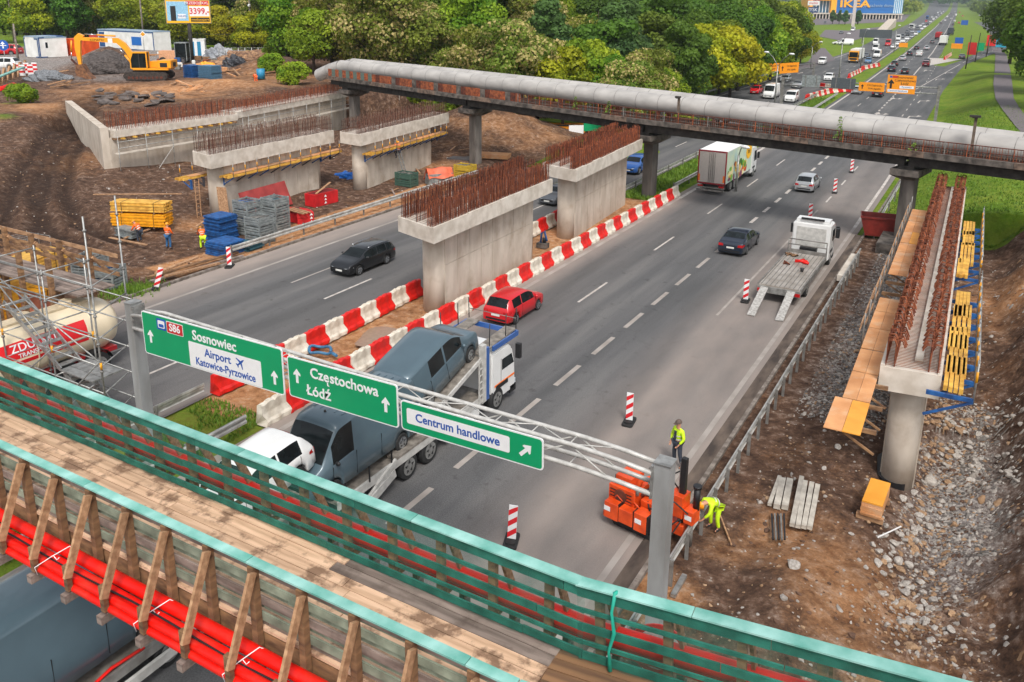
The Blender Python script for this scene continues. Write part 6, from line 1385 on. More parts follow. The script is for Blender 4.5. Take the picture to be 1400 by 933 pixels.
TN = {'robinia': 'cream flowering robinia tree', 'dark': 'dark green leafy tree', 'mid': 'fresh green leafy tree', 'yellow': 'yellow green leafy tree', 'bluish': 'blue green poplar like tree'}
def plant_tree(i, x, y, sc, where, group, z=None, sq=1.):
 kind, (cm, tm) = TP[i];z = float(ground_h(x, y)) - .1 if z is None else z
 sz = 'tall' if sc * cm.vertices[0].co.length >= 0 and sc > 1.15 else ('small' if sc < .75 else 'medium')
 t = thing('tree', f'{sz} {TN[kind]} {where}', 'tree', (x, y, z), rnd.uniform(0, 6.28), f'{TN[kind]}s {group}')
 t.scale = (sc * rnd.uniform(.9, 1.15), sc * rnd.uniform(.9, 1.15), sc * sq)
 for nm, me_ in (('crown', cm), ('trunk', tm)):
  o = bpy.data.objects.new(nm, me_);COL.objects.link(o);o.parent = t
 return t
tr_r = random.Random(11)
def wh(x, y):
 px, py = pix(x, y, 6);d_ = math.hypot(x, y);row = 'far back' if d_ > 185 else ('in the second row' if d_ > 128 else 'in front')
 for lim, nm in ((45, 'left of the cabins'), (100, 'above the windowed cabin'), (150, 'above the excavator arm'), (215, 'above the long cabin'), (255, 'left of the billboard'), (300, 'right of the billboard'), (345, 'above the site fence'), (395, 'right of the tall pole'), (440, 'above the pipe end'), (500, 'above the far abutment'), (560, 'left of the blue tie'), (620, 'above the first bridge column'), (670, 'above the second bridge column'), (730, 'above the spoil heap'), (790, 'above the farther central pier'), (850, 'left of the bridge joint'), (900, 'above the dark column'), (950, 'beside the lamp stub'), (1010, 'left of the orange signs'), (1060, 'behind the orange signs'), (1200, 'by the slip road')):
  if px < lim: return f'{row} {nm}'
 if px < 240: return 'behind the site cabins'
 if px < 420: return 'behind the site fence'
 if px < 760: return 'behind the left half of the pipe bridge'
 if px < 960: return 'behind the middle of the pipe bridge'
 return 'beside the far left carriageway'
cand = []
y = 84.
# front rows explicitly from the photograph: pixel of crown centre on x, distance row, kind, scale
for (px, Yd, ki, sc) in ((430, 92, 3, .9), (455, 96, 1, 1.25), (505, 90, 0, 1.3), (550, 92, 1, 1.25), (395, 98, 3, 1.1), (600, 84, 6, 1.1), (585, 96, 0, 1.0), (625, 90, 0, .95), (560, 106, 7, 1.0), (520, 108, 2, 1.1), (660, 86, 1, 1.1), (700, 84, 0, 1.15), (690, 98, 0, 1.1), (735, 90, 1, 1.1), (770, 88, 4, 1.05), (800, 92, 3, 1.05), (835, 92, 3, .9), (860, 88, 0, .95), (880, 98, 0, 1.05), (905, 104, 3, .7), (925, 96, 6, 1.0), (960, 100, 6, .8), (750, 102, 5, 1.15), (815, 108, 2, 1.2), (855, 112, 5, 1.15), (900, 116, 0, .9), (640, 100, 3, 1.2), (660, 112, 7, .95), (480, 104, 5, 1.1), (940, 118, 2, 1.1), (965, 128, 4, 1.35), (1000, 134, 4, 1.3), (985, 142, 3, 1.2), (930, 134, 7, 1.0), (890, 128, 2, 1.2), (1010, 150, 7, 1.1), (1035, 160, 3, 1.4), (1055, 172, 3, 1.25), (1050, 190, 7, 1.2), (1075, 200, 2, 1.2), (1085, 215, 4, 1.1), (1096, 225, 4, 1.1), (1070, 235, 3, 1.5), (1030, 200, 2, 1.4), (1000, 180, 7, 1.3), (372, 88, 6, .55), (402, 80, 6, .62)):
 cand.append((px, Yd, ki, sc))
for px, Yd, ki, sc in cand:
 # X from pixel at that depth, at height 4
 lo, hi = -260, 0
 for _ in range(40):
  mX = (lo + hi) / 2
  if pix(mX, Yd, 4)[0] < px: lo = mX
  else: hi = mX
 plant_tree(ki, lo, Yd, sc, wh(lo, Yd), wh(lo, Yd), sq=.98)
# deeper rows
def blocked(x, y): return x > LEFTEDGE(y) - 6 or (x > -235 and x < -40 and y > 248 and False)
n_t = 0
for y in list(np.arange(110, 330, 8.0)):
 for x in np.arange(-330, -44, 7.5):
  xx, yy = x + tr_r.uniform(-3, 3), y + tr_r.uniform(-3, 3)
  px, py = pix(xx, yy, 5)
  if px < -30 or px > 1130 or xx > LEFTEDGE(yy) - 7: continue
  dist = math.hypot(xx, yy)
  # keep the works area open, belt of about 45 m beyond it, thin the rest
  d_belt = yy + .28 * xx
  pass
  if px < 420: continue
  if xx <= -178 and px < 60 and dist < 195: continue
  if px > 1010 and yy > 245: continue
  ptop = pix(xx, yy, 12)[1]
  if dist > 190 and tr_r.random() < .35: continue
  if px < 700 and dist > 235: continue
  ki = tr_r.choices([0, 1, 2, 3, 4, 5, 7], [1.4, 1.2, 2, 2.2, 1.2 if px > 250 else 2.5, 1.2, 2])[0]
  plant_tree(ki, xx, yy, tr_r.uniform(.95, 1.4), wh(xx, yy), wh(xx, yy));n_t += 1
# trees behind the cabins at the left: rows set back along the pixel fan
for row, (yb, step) in enumerate(((74, 26), (64, 25), (54, 24), (46, 24), (38, 26))):
 for px in np.arange(-10 + row * 9, 400 - row * 4, step):
  yb_ = yb + (10 if px > 330 else 0) + (6 if px < 60 and row == 0 else 0)
  if row == 0 and px < 240: continue
  q = at(px + tr_r.uniform(-6, 6), yb_ + tr_r.uniform(-2, 2), 3.5)
  dist = math.hypot(q.x, q.y);ki = tr_r.choices([0, 1, 2, 3, 4, 5, 7], [1, 1, 2, 3, 3, .6, 2] if px > 60 else [.5, .5, 1, 3, 3, 0, 1])[0]
  plant_tree(ki, q.x, q.y, tr_r.uniform(1.0, 1.35) * min(1.6, dist / 215), wh(q.x, q.y), wh(q.x, q.y), z=float(ground_h(q.x, q.y)) - .2);n_t += 1
# right edge: big dark trees over the footpath
for (px, Yd, ki, sc, z) in ((1440, 128, 7, 1.1, 4.0), (1440, 150, 2, 1.4, 4), (1424, 178, 7, 1.2, 4), (1408, 215, 2, 1.4, 3), (1425, 200, 7, 1.4, 3), (1385, 260, 7, 1.4, 1), (1400, 300, 2, 1.7, 0), (1392, 350, 7, 1.6, 0), (1405, 400, 2, 1.8, 0)):
 lo, hi = -60, 80
 for _ in range(40):
  mX = (lo + hi) / 2
  if pix(mX, Yd, 6)[0] < px: lo = mX
  else: hi = mX
 plant_tree(ki, lo, Yd, sc, 'over the footpath at the right edge', 'by the right footpath', z=float(ground_h(lo, Yd)))
# far woods, one mass
g = np.random.RandomState(5);fw = []
def wood(name, label, area, n_, hmin, hmax, kind, size):
 vs = [];cols = []
 cnt = 0
 P_ = area(n_);
 for (x, y) in P_:
  h = g.uniform(hmin, hmax);z0 = float(ground_h(x, y)) + float(hz(y)) * 0
  m_ = 90;d = g.normal(size=(m_, 3));d /= np.linalg.norm(d, axis=1)[:, None];d[:, 2] = np.abs(d[:, 2]) ;r = h * .42
  pos = np.array([x, y, z0 + h * .35]) + d * np.array([r, r, h * .62]) * g.uniform(.75, 1.08, m_)[:, None]
  nrm = d + g.normal(size=(m_, 3)) * .5;nrm /= np.linalg.norm(nrm, axis=1)[:, None];a = np.cross(nrm, g.normal(size=(m_, 3)));a /= np.linalg.norm(a, axis=1)[:, None];b_ = np.cross(nrm, a);s_ = size * h * g.uniform(.6, 1.3, m_)[:, None]
  vs.append(np.stack([pos - a * s_ - b_ * s_ * .7, pos + a * s_ - b_ * s_ * .7, pos + a * s_ * .7 + b_ * s_, pos - a * s_ + b_ * s_ * .6], 1).reshape(-1, 3));tn = g.uniform(0, 1);cols.append(np.repeat(np.clip(tn * .7 + g.uniform(0, .3, m_), 0, 1), 4))
 v = np.concatenate(vs);c_ = np.concatenate(cols);nf = len(v) // 4;me = bpy.data.meshes.new(name);me.vertices.add(len(v));me.vertices.foreach_set('co', v.ravel());me.loops.add(len(v));me.loops.foreach_set('vertex_index', np.arange(len(v)));me.polygons.add(nf);me.polygons.foreach_set('loop_start', np.arange(nf) * 4);me.polygons.foreach_set('loop_total', np.full(nf, 4));me.update(calc_edges=True)
 col = np.zeros((len(v), 4));col[:, 0] = c_;col[:, 3] = 1;ca = me.color_attributes.new('leaf', 'FLOAT_COLOR', 'POINT');ca.data.foreach_set('color', col.ravel().astype(np.float32));me.materials.append(LEAF[kind]);o = bpy.data.objects.new(name, me);COL.objects.link(o);tag(o, label, 'wood', kind='stuff');return o
def a1(n_):
 out = []
 while len(out) < n_:
  y = g.uniform(380, 1900);x = LEFTEDGE(y) - 10 - g.exponential(60 + y * .12)
  px, py = pix(x, y, 5)
  if px < 560: continue
  if 1055 < px < 1238 and y < 1100: continue
  out.append((x, y))
 return out
wood('far_wood', 'distant wood left of the motorway behind the blue store', a1, 900, 10, 17, 'mid', .11)
def a2(n_):
 out = []
 while len(out) < n_:
  y = g.uniform(420, 2200);x = cx(y) + 10 + max(0, 14 * (y < 900)) + g.exponential(40 + y * .08)
  out.append((x, y))
 return out
wood('far_wood', 'distant wood right of the motorway at the horizon', a2, 700, 10, 18, 'dark', .11)
def a3(n_): return [(g.uniform(-520, 260), g.uniform(2000, 2900)) for _ in range(n_)]
wood('far_wood', 'pale wooded ridge closing the far end of the motorway', a3, 700, 18, 34, 'bluish', .11)
def a4(n_):
 out = []
 while len(out) < n_:
  x = g.uniform(-900, -150);y = g.uniform(180, 900);px, py = pix(x, y, 5)
  if -100 < px < 1020 and math.hypot(x, y) > 250: out.append((x, y))
 return out
wood('far_wood', 'wood mass behind the roadside trees at top left', a4, 900, 15, 24, 'dark', .1)
# tall grass and weeds
def grass_patch(name, label, pts, n_, h, mat, zoff=0, wid=.035):
 vs = [];fs = []
 for (x, y) in pts(n_):
  z = float(ground_h(x, y)) + .05 + zoff;hh = h * rnd.uniform(.4, 1.2);a = rnd.uniform(0, 6.28);k = len(vs);lx, ly = rnd.uniform(-.5, .5) * hh, rnd.uniform(-.5, .5) * hh
  vs += [(x - wid * math.cos(a), y - wid * math.sin(a), z), (x + wid * math.cos(a), y + wid * math.sin(a), z), (x + lx, y + ly, z + hh)];fs.append((k, k + 1, k + 2))
 mb = MB();mb.add(vs, fs);return tag(obj(name, mb, mat), label, 'grass', kind='stuff')
GR = M('grass_blade', '6c8a22', .7, scale=1.5, col2='4a6a12', world=True);GRY = M('dry_grass', '9c9440', .8, scale=1.5, col2='6f7a24', world=True)
grass_patch('grass_tufts', 'tufts of green grass in the reservation beside the footbridge', lambda n_: [(x, y) for x, y in ((rnd.uniform(-25.6, -22.3), rnd.uniform(10, 20.5)) for _ in range(n_)) if vnoise(x, y, 1.1, 3) > -.15], 5200, .2, GR)
grass_patch('grass_tufts', 'long green grass in the reservation beyond the dark bridge column', lambda n_: [(float(MEDL(y)) + .3 + rnd.random() * (3.2), y) for y in (62 + 85 * rnd.random() ** 1.6 for _ in range(n_))], 9000, .38, GR, wid=.06)
grass_patch('grass_tufts', 'grass growing on the slope right of the road beyond the pipe bridge', lambda n_: [(rnd.uniform(-6.3, 6), 61 + 70 * rnd.random() ** 1.5) for _ in range(n_)], 14000, .15, GR, wid=.06)
q = at(178, 398);grass_patch('grass_tufts', 'green weeds at the left kerb beside the tilted beacon', lambda n_: [(q.x + rnd.gauss(0, .6), q.y + rnd.gauss(0, .7)) for _ in range(n_)], 900, .3, GR)
for (px, py, z, s_, lab) in ((30, 140, 4.3, .45, 'green bush on the bank beside the far left planks'), (378, 90, 4.6, .8, 'round green bush at the left end of the heating pipes'), (1125 - 25, 175, 0, 0, '')):
 if s_:
  q = at(px, py, z);t = plant_tree(6, q.x, q.y, s_, 'x', 'x', z=z - .3);t['label'] = lab;t['category'] = 'bush';t.name = 'bush';del t['group']
# saplings growing on the pipe bridge
for px, h, lab in ((1147, 1.7, 'young birch sapling growing out of the pipe bridge railing'), (788, 1.1, 'thin weed growing on the pipe bridge left of the column'), (833, 1.1, 'thin weed growing on the pipe bridge near the column'), (1250, .5, 'small weed tuft on the pipe bridge beside the right column')):
 best = min(np.arange(S0, S1, .05), key=lambda s_: abs(pix(*pb(s_, 1.47, 6.5))[0] - px));x, y, z = pb(best, 1.6, 6.5)
 t = thing('sapling', lab, 'plant', (x, y, z));mb = MB();mb.tube([(0, 0, 0), (.05, -.03, h * .5), (0, 0, h)], [.015, .012, .005], 4);obj('stem', mb, BARK, t)
 mb = MB()
 for i in range(int(70 * h)):
  a = rnd.uniform(0, 6.28);zz = rnd.uniform(.1, 1) * h;r = .32 * (1.1 - zz / h) * rnd.random() ** .5 + .03;c = Vector((r * math.cos(a), r * math.sin(a), zz));u = Vector((rnd.gauss(0, 1), rnd.gauss(0, 1), rnd.gauss(0, 1))).normalized() * .05;v_ = u.cross(Vector((rnd.gauss(0, 1), rnd.gauss(0, 1), rnd.gauss(0, 1)))).normalized() * .05;mb.quad(c - u, c - v_, c + u, c + v_)
 tag(obj('leaves', mb, GR, t), kind='stuff')

# ------------------------------------------------------------------ people
SKIN = M('skin', 'c08a6e', .6, var=.05);HIVIZ = M('hi_vis_yellow', 'c8ee20', .6, var=.08, scale=8);HIVIZO = M('hi_vis_orange', 'ff6a1c', .6, var=.08, scale=8);DKCLOTH = M('dark_cloth', '343a46', .85, scale=10);BLUECL = M('blue_trousers', '2f5f8c', .85, scale=10);HAIR = M('dark_hair', '2a211a', .8);HELY = M('helmet_orange', 'f09a1a', .4, var=.04);HELO = M('helmet_yellow', 'f2b81a', .4, var=.04);REFL = M('reflective_band', 'd4d4cc', .4, .2)
def skin_obj(name, chains, mat, parent, lvl=1):
 """chains: list of [(point, radius), ...];equal points are welded;first point is the root"""
 vs = [];rs = [];es = [];ix = {}
 def vid(p, r):
  k = tuple(round(c, 3) for c in p)
  if k not in ix: ix[k] = len(vs);vs.append(p);rs.append(r)
  return ix[k]
 for ch in chains:
  ids = [vid(p, r) for p, r in ch]
  for a, b_ in zip(ids[:-1], ids[1:]): es.append((a, b_))
 me = bpy.data.meshes.new(name);me.from_pydata(vs, es, []);me.materials.append(mat);o = bpy.data.objects.new(name, me);COL.objects.link(o);o.parent = parent
 md = o.modifiers.new('skin', 'SKIN');md.use_smooth_shade = True
 for i, sv in enumerate(me.skin_vertices[0].data): r = rs[i];sv.radius = (r, r) if not isinstance(r, tuple) else r;sv.use_root = (i == 0)
 sb = o.modifiers.new('sub', 'SUBSURF');sb.levels = lvl;sb.render_levels = lvl;return o
def person(label, loc, rz, pose, jacket, trousers, helmet, sc=1., vest_dark=False, cat='worker'):
 t = thing('person', label, 'person', loc, rz);t.scale = (sc,) * 3
 P = dict(pel=(0, 0, .95), sp=(0, .0, 1.15), ch=(0, .0, 1.36), nk=(0, .01, 1.50), hd=(0, .03, 1.60), hd2=(0, .03, 1.70), sl=(-.19, 0, 1.42), sr=(.19, 0, 1.42), el=(-.26, -.02, 1.14), er=(.26, -.02, 1.14), hl=(-.25, .10, .90), hr=(.25, .10, .90), pl=(-.10, 0, .90), pr=(.10, 0, .90), kl=(-.14, .04, .50), kr=(.13, .04, .50), al=(-.16, -.02, .08), ar=(.15, -.02, .08), tl=(-.19, .15, .04), tr=(.18, .15, .04))
 P.update(pose)
 V = {k: Vector(v) for k, v in P.items()}
 up = (V['hd2'] - V['nk']).normalized();fwd = Vector(P.get('look', (0, 1, 0)));fwd = (fwd - up * fwd.dot(up)).normalized();rt = fwd.cross(up)
 arms = [];hands = []
 for s, sh, e, h in ((-1, 'sl', 'el', 'hl'), (1, 'sr', 'er', 'hr')):
  d = (V[h] - V[e]).normalized();side = d.cross(Vector((0, 0, 1)) if abs(d.z) < .8 else Vector((0, 1, 0))).normalized();nrm = side.cross(d)
  palm = V[h] + d * .07
  arms.append([(tuple(V['ch']), .13), (tuple(V[sh]), .062), (tuple(V[e]), .043), (tuple(V[h]), .028), (tuple(palm), (.036, .02))])
  for k in range(4):
   o_ = side * (.026 * (k - 1.5) * .85);L_ = (.075, .085, .08, .062)[k];p1 = palm + o_ + d * .03;p2 = p1 + d * L_ * .5 + nrm * .012;p3 = p2 + d * L_ * .35 + nrm * .028
   arms.append([(tuple(palm), (.036, .02)), (tuple(p1), .0095), (tuple(p2), .009), (tuple(p3), .0075)])
  p1 = V[h] + d * .03 + side * (.034 * s);arms.append([(tuple(V[h]), .028), (tuple(p1), .011), (tuple(p1 + d * .035 + side * .018 * s + nrm * .015), .0095), (tuple(p1 + d * .06 + side * .018 * s + nrm * .03), .008)])
 body = [[(tuple(V['pel']), .135), (tuple(V['sp']), .12), (tuple(V['ch']), .13), (tuple(V['nk']), .055), (tuple(V['hd']), .085), (tuple(V['hd2']), .088), (tuple(V['hd2'] + up * .05), .06)]] + arms
 for p_, k, a, tt in (('pl', 'kl', 'al', 'tl'), ('pr', 'kr', 'ar', 'tr')): body.append([(tuple(V['pel']), .135), (tuple(V[p_]), .088), (tuple(V[k]), .06), (tuple(V[a]), .042), (tuple(V[tt]), .038)])
 skin_obj('body', body, SKIN, t)
 jc = [[(tuple(V['pel'] + (V['sp'] - V['pel']) * .15), .165), (tuple(V['sp']), .152), (tuple(V['ch']), .160), (tuple(V['nk'] - (V['nk'] - V['ch']) * .25), .085)]]
 for sh, e, h in (('sl', 'el', 'hl'), ('sr', 'er', 'hr')): jc.append([(tuple(V['ch']), .160), (tuple(V[sh]), .085), (tuple(V[e]), .062), (tuple(V[e].lerp(V[h], .88)), .046)])
 skin_obj('jacket', jc, jacket, t)
 tc = [[(tuple(V['pel']), .158)]];tc = []
 for p_, k, a in (('pl', 'kl', 'al'), ('pr', 'kr', 'ar')): tc.append([(tuple(V['pel']), .155), (tuple(V[p_]), .108), (tuple(V[k]), .078), (tuple(V[a].lerp(V[k], .06)), .064)])
 skin_obj('trousers', tc, trousers, t)
 for a, tt in (('al', 'tl'), ('ar', 'tr')): skin_obj('boot', [[(tuple(V[a] + Vector((0, 0, .05))), .058), (tuple(V[a] - Vector((0, 0, .02))), .056), (tuple(V[tt]), .048)]], BLACK, t)
 # reflective bands round the trunk
 mb = MB();d = (V['ch'] - V['sp']).normalized();a = Vector((1, 0, 0));a = (a - d * a.dot(d)).normalized();b_ = d.cross(a)
 for c in (V['sp'].lerp(V['pel'], .3), V['sp'].lerp(V['ch'], .35)):
  n = 14;ring = [c + a * math.cos(x) * .172 + b_ * math.sin(x) * .158 for x in np.linspace(0, 2 * math.pi, n, endpoint=False)];k = len(mb.v);mb.add([p for q in ring for p in (q - d * .022, q + d * .022)], [(2 * i, 2 * ((i + 1) % n), 2 * ((i + 1) % n) + 1, 2 * i + 1) for i in range(n)], True)
 tag(obj('reflective_band', mb, REFL, t), kind='stuff')
 if vest_dark:
  mb = MB();c = V['ch'] + fwd * .0;mb.beam(tuple(V['sp'] + Vector((0, .150, -.1))), tuple(V['ch'] + Vector((0, .152, .05))), .10, .03, up=(0, 1, 0));obj('open_front', mb, DKCLOTH, t)
 # head: hair, helmet or cap, face
 hc = V['hd2']
 mb = MB();n, k_ = 12, 5;vs = [];fs = []
 for i in range(k_ + 1):
  th = math.pi / 2 * i / k_
  for j in range(n): ph = 2 * math.pi * j / n;vs.append(hc + up * (.0 + .125 * math.cos(th)) + (rt * math.cos(ph) * .115 + fwd * math.sin(ph) * .135) * math.sin(th))
 for i in range(k_):
  for j in range(n): fs.append((i * n + j, (i + 1) * n + j, (i + 1) * n + (j + 1) % n, i * n + (j + 1) % n))
 mb.add(vs, fs, True);mb.add([hc + rt * -.09 + fwd * .10, hc + rt * .09 + fwd * .10, hc + rt * .07 + fwd * .2 - up * .01, hc - rt * .07 + fwd * .2 - up * .01], [(0, 1, 2, 3)]);obj('helmet' if helmet is not HAIR else 'cap', mb, helmet, t)
 mb = MB()
 for s in (-1, 1): mb.sphere(tuple(hc + rt * .034 * s + fwd * .082 - up * .035), .011, 6, 4)
 tag(obj('eyes', mb, BLACKP, t), kind='stuff')
 mb = MB();mb.sphere(tuple(hc + fwd * .098 - up * .06), .016, 6, 4, (1, 1, 1.4));obj('nose', mb, SKIN, t)
 mb = MB();mb.sphere(tuple(hc + fwd * .084 - up * .095), .018, 6, 4, (1.3, .4, .35));obj('mouth', mb, M('lips', '9a5a4c', .6), t)
 for s in (-1, 1): mb = MB();mb.sphere(tuple(hc + rt * .092 * s - up * .04), .022, 6, 4, (.5, .8, 1.2));obj('ear', mb, SKIN, t)
 return t
PS = .95
q = at(926, 642);person('worker in yellow hi-vis jacket and dark trousers standing on the road behind the drilling machine', (-7.95, q.y + .25, .01), R_(150), dict(kl=(-.17, .03, .5), al=(-.24, -.03, .08), tl=(-.28, .13, .04), hl=(-.2, .14, .93), hr=(.24, .12, .9), el=(-.30, 0, 1.15), er=(.31, 0, 1.14)), HIVIZ, DKCLOTH, M('grey_cap', '5b4c44', .8), PS, True)
bend = dict(pel=(0, -.05, .86), sp=(0, .12, 1.0), ch=(0, .36, 1.08), nk=(0, .50, 1.10), hd=(0, .58, 1.08), hd2=(0, .66, 1.06), look=(0, .3, -1), sl=(-.18, .38, 1.06), sr=(.18, .38, 1.06), el=(-.22, .50, .82), er=(.22, .48, .82), hl=(-.1, .62, .62), hr=(.12, .60, .62), pl=(-.1, -.02, .82), pr=(.1, -.02, .82), kl=(-.14, .08, .47), kr=(.14, .10, .47), al=(-.15, 0, .08), ar=(.16, .04, .08), tl=(-.18, .17, .04), tr=(.19, .2, .04))
q = at(970, 733);person('worker in yellow hi-vis with orange helmet bending down to the guard rail', (q.x + .03, q.y + .45, .0), R_(150), bend, HIVIZ, HIVIZ, HELY, PS)
q = at(755, 395)
q = at(192, 333);person('worker in orange jacket and dark trousers beside the yellow timber bundles', (q.x, q.y, float(ground_h(q.x, q.y))), R_(100), dict(bend, sp=(0, .05, 1.04), ch=(0, .2, 1.22), nk=(0, .3, 1.3), hd=(0, .36, 1.36), hd2=(0, .4, 1.43), sl=(-.18, .2, 1.24), sr=(.18, .2, 1.24), el=(-.22, .35, 1.0), er=(.22, .35, 1.0), hl=(-.1, .55, .85), hr=(.12, .5, .85)), HIVIZO, DKCLOTH, HELY, PS)
q = at(231, 340);person('worker in orange vest and blue trousers seen from behind at the beam trestle', (q.x, q.y, float(ground_h(q.x, q.y))), R_(10), dict(hl=(-.15, .35, 1.0), hr=(.15, .35, 1.0), el=(-.25, .12, 1.12), er=(.25, .12, 1.12)), HIVIZO, BLUECL, HELY, PS)
q = at(278, 338);person('worker with red and orange jacket, yellow trousers and yellow helmet leaning forward', (q.x, q.y, float(ground_h(q.x, q.y))), R_(60), dict(bend, sp=(0, .08, 1.03), ch=(0, .28, 1.18), nk=(0, .40, 1.24), hd=(0, .47, 1.27), hd2=(0, .53, 1.31), sl=(-.18, .28, 1.2), sr=(.18, .28, 1.2), el=(-.22, .48, .98), er=(.22, .48, .98), hl=(-.1, .65, .85), hr=(.12, .6, .85)), HIVIZO, HIVIZ, HELO, PS)
climb = dict(hl=(-.12, .30, 1.75), hr=(.15, .30, 1.55), el=(-.24, .16, 1.5), er=(.26, .18, 1.34), kl=(-.12, .26, .68), al=(-.12, .16, .32), tl=(-.12, .30, .28), kr=(.12, .12, .5))
cl = at(538, 232);
lx, ly = L2_[1].x, L2_[1].y
pl_ = Vector((-44.45, 57.3, 1.75));person('worker in orange vest climbing the ladder on the left pier', pl_, R_(90), climb, HIVIZO, DKCLOTH, HELY, PS)
q = at(350, 110, 4.7);person('worker in orange crouching by the blue barrel above the abutment', (q.x, q.y, 4.4), R_(60), dict(bend), HIVIZO, HIVIZO, HELY, .95)

# ladders
def ladder(label, a, b_, rungs=12, wdt=.4, across=(0, 1, 0)):
 a, b_ = Vector(a), Vector(b_);ac = Vector(across).normalized() * wdt / 2;t = thing('ladder', label, 'ladder', a);
 for s in (-1, 1): mb = MB();mb.beam(a + ac * s, b_ + ac * s, .06, .07);obj('side_rail', mb, GALV if 'metal' in label else WOODL, t, world=True)
 for i in range(rungs): p = a.lerp(b_, (i + .7) / (rungs + .4));mb = MB();mb.tube([p - ac, p + ac], .025, 5);obj('rung', mb, GALV if 'metal' in label else WOODL, t, world=True)
ladder('metal ladder leaning on the left pier under the climbing worker', (-43.6, 57.3, -.1), (-44.9, 57.3, 4.2), 16)
ladder('wooden ladder leaning on the end of the nearest left pier', tuple(at(273, 300, 0)), (-48.4, 39.2, 2.9), 9, .35)

# ------------------------------------------------------------------ traffic beacons
def beacon(x, y, label, rz=0, lean=0, z=0.):
 t = thing('traffic_beacon', label, 'beacon', (x, y, z), rz, 'red and white beacons');t.rotation_euler = (0, lean, rz)
 mb = MB();mb.prism(rrect(.42, .8, .1), 0, .07);mb.prism(rrect(.3, .5, .08), .071, .12);obj('foot', mb, BLACK, t)
 mb = MB();mb.box(-.13, .13, -.015, .015, .12, 1.23);obj('blade', mb, SIGNW, t)
 for s in (-1, 1):
  for k in range(3):
   z0 = .14 + k * .37;pts = [(-.13, z0), (.13, z0 + .20), (.13, min(1.22, z0 + .38)), (-.13, min(1.2, z0 + .18))]
   mb = MB();f = (0, 1, 2, 3) if s < 0 else (3, 2, 1, 0);mb.add([(x_, s * .0185, zz) for x_, zz in pts], [f]);obj('red_stripe', mb, SIGNR if False else M('beacon_red', 'd2202a', .4, var=.05), t)
for (px, py, lab, rz, ln) in ((699, 741, 'red and white beacon standing nearest the footbridge', 20, .05), (860, 578, 'red and white beacon alone between the transporter and the standing worker', 8, 0), (1019, 412, 'red and white beacon just behind the ramps of the recovery lorry', 5, 0), (1107, 301, 'beacon in front of the cab of the recovery lorry', 5, 0), (1141, 264, 'beacon right of the silver hatchback', 5, 0), (1164, 236, 'beacon farthest away, at the shadow of the pipe bridge', 5, 0), (314, 365, 'beacon upright at the left kerb near the blue stacks', 30, 0), (213, 395, 'tilted beacon at the left kerb beside the weeds', 50, .3)):
 q = at(px, py);beacon(q.x, q.y, lab, R_(rz), ln)

# ------------------------------------------------------------------ drilling machine beside the guard rail
ORM = M('machine_orange', 'e8541a', .45, scale=3, col2='c43f0e', coat=.2)
dm = thing('drilling_machine', 'orange ramming and drilling machine working at the guard rail behind the sign column', 'machine', (-7.6, 21.5, 0), R_(-10))
def DB(name, x0, x1, y0_, y1_, z0_, z1_, m_=ORM, rz=0, bev=.012):
 mb = MB();mb.box(x0, x1, y0_, y1_, z0_, z1_, Matrix.Rotation(rz, 4, 'Z'));o = obj(name, mb, m_, dm)
 if bev: bm = bmesh.new();bm.from_mesh(o.data);bmesh.ops.bevel(bm, geom=bm.edges[:], offset=bev, segments=1, affect='EDGES');bm.to_mesh(o.data);bm.free()
 return o
for y_ in (-.42, .42):
 poly = [(-.85 + .0, .2), (-.7, .02), (.75, .02), (.9, .2), (.75, .4), (-.7, .4)];Ry = Matrix(((1, 0, 0, 0), (0, 0, -1, y_ + .13), (0, 1, 0, 0), (0, 0, 0, 1)));mb = MB();mb.prism(poly, 0, .26, Ry);obj('track', mb, BLACK, dm)
DB('frame', -.9, .9, -.28, .28, .2, .45);DB('engine_hood', -.95, -.1, -.5, .45, .46, 1.2);DB('side_box', -.9, -.45, -.78, -.505, .3, .8);DB('side_box', -.42, .02, -.8, -.505, .35, .78);DB('side_box', .06, .45, -.78, -.4, .3, .85);DB('tool_box', .0, .6, -.35, .45, .46, 1.0);DB('bumper', -1.05, -.96, -.6, .6, .18, .34);DB('top_plate', -.8, -.3, -.4, .3, 1.203, 1.5)
mb = MB();mb.tube([(-.55, -.502, .95), (-.55, -.53, .95)], .2, 18, smooth=False);obj('fan_guard', mb, RUST2, dm)
mb = MB();mb.tube([(-.2, -.3, .9), (-.05, -.3, 1.55), (.25, -.1, 1.7), (.6, 0, 1.5)], [.07, .07, .07, .06], 8);obj('boom_arm', mb, ORM, dm)
for s in (-.15, .15): mb = MB();mb.tube([(-.1, s, 1.0), (.4, s, 1.3)], .04, 6);obj('hydraulic_ram', mb, GALV, dm)
DB('mast', 1.0, 1.16, -.07, .07, .25, 2.55, BLACKP);DB('mast_rail', .96, 1.0, -.035, .035, .9, 2.4, GALV);DB('carriage', .8, 1.22, -.24, .2, .85, 1.5);DB('ram_head', 1.24, 1.52, -.2, .2, .75, 1.15);DB('mast_foot', .7, 1.25, -.2, .2, .3, .62)
mb = MB();mb.tube([(1.45, .1, 1.1), (1.45, .1, 1.75)], [.09, .09], 10);mb.tube([(1.45, .1, 1.75), (1.45, .1, 1.82)], .12, 10);obj('hydraulic_motor', mb, BLACKP, dm)
mb = MB();mb.tube([(1.4, 0, .0), (1.4, 0, .75)], .05, 6);obj('driving_rod', mb, GALVD, dm)
mb = MB();mb.box(.3, .9, -.06, .06, .7, .85);obj('arm_link', mb, ORM, dm)
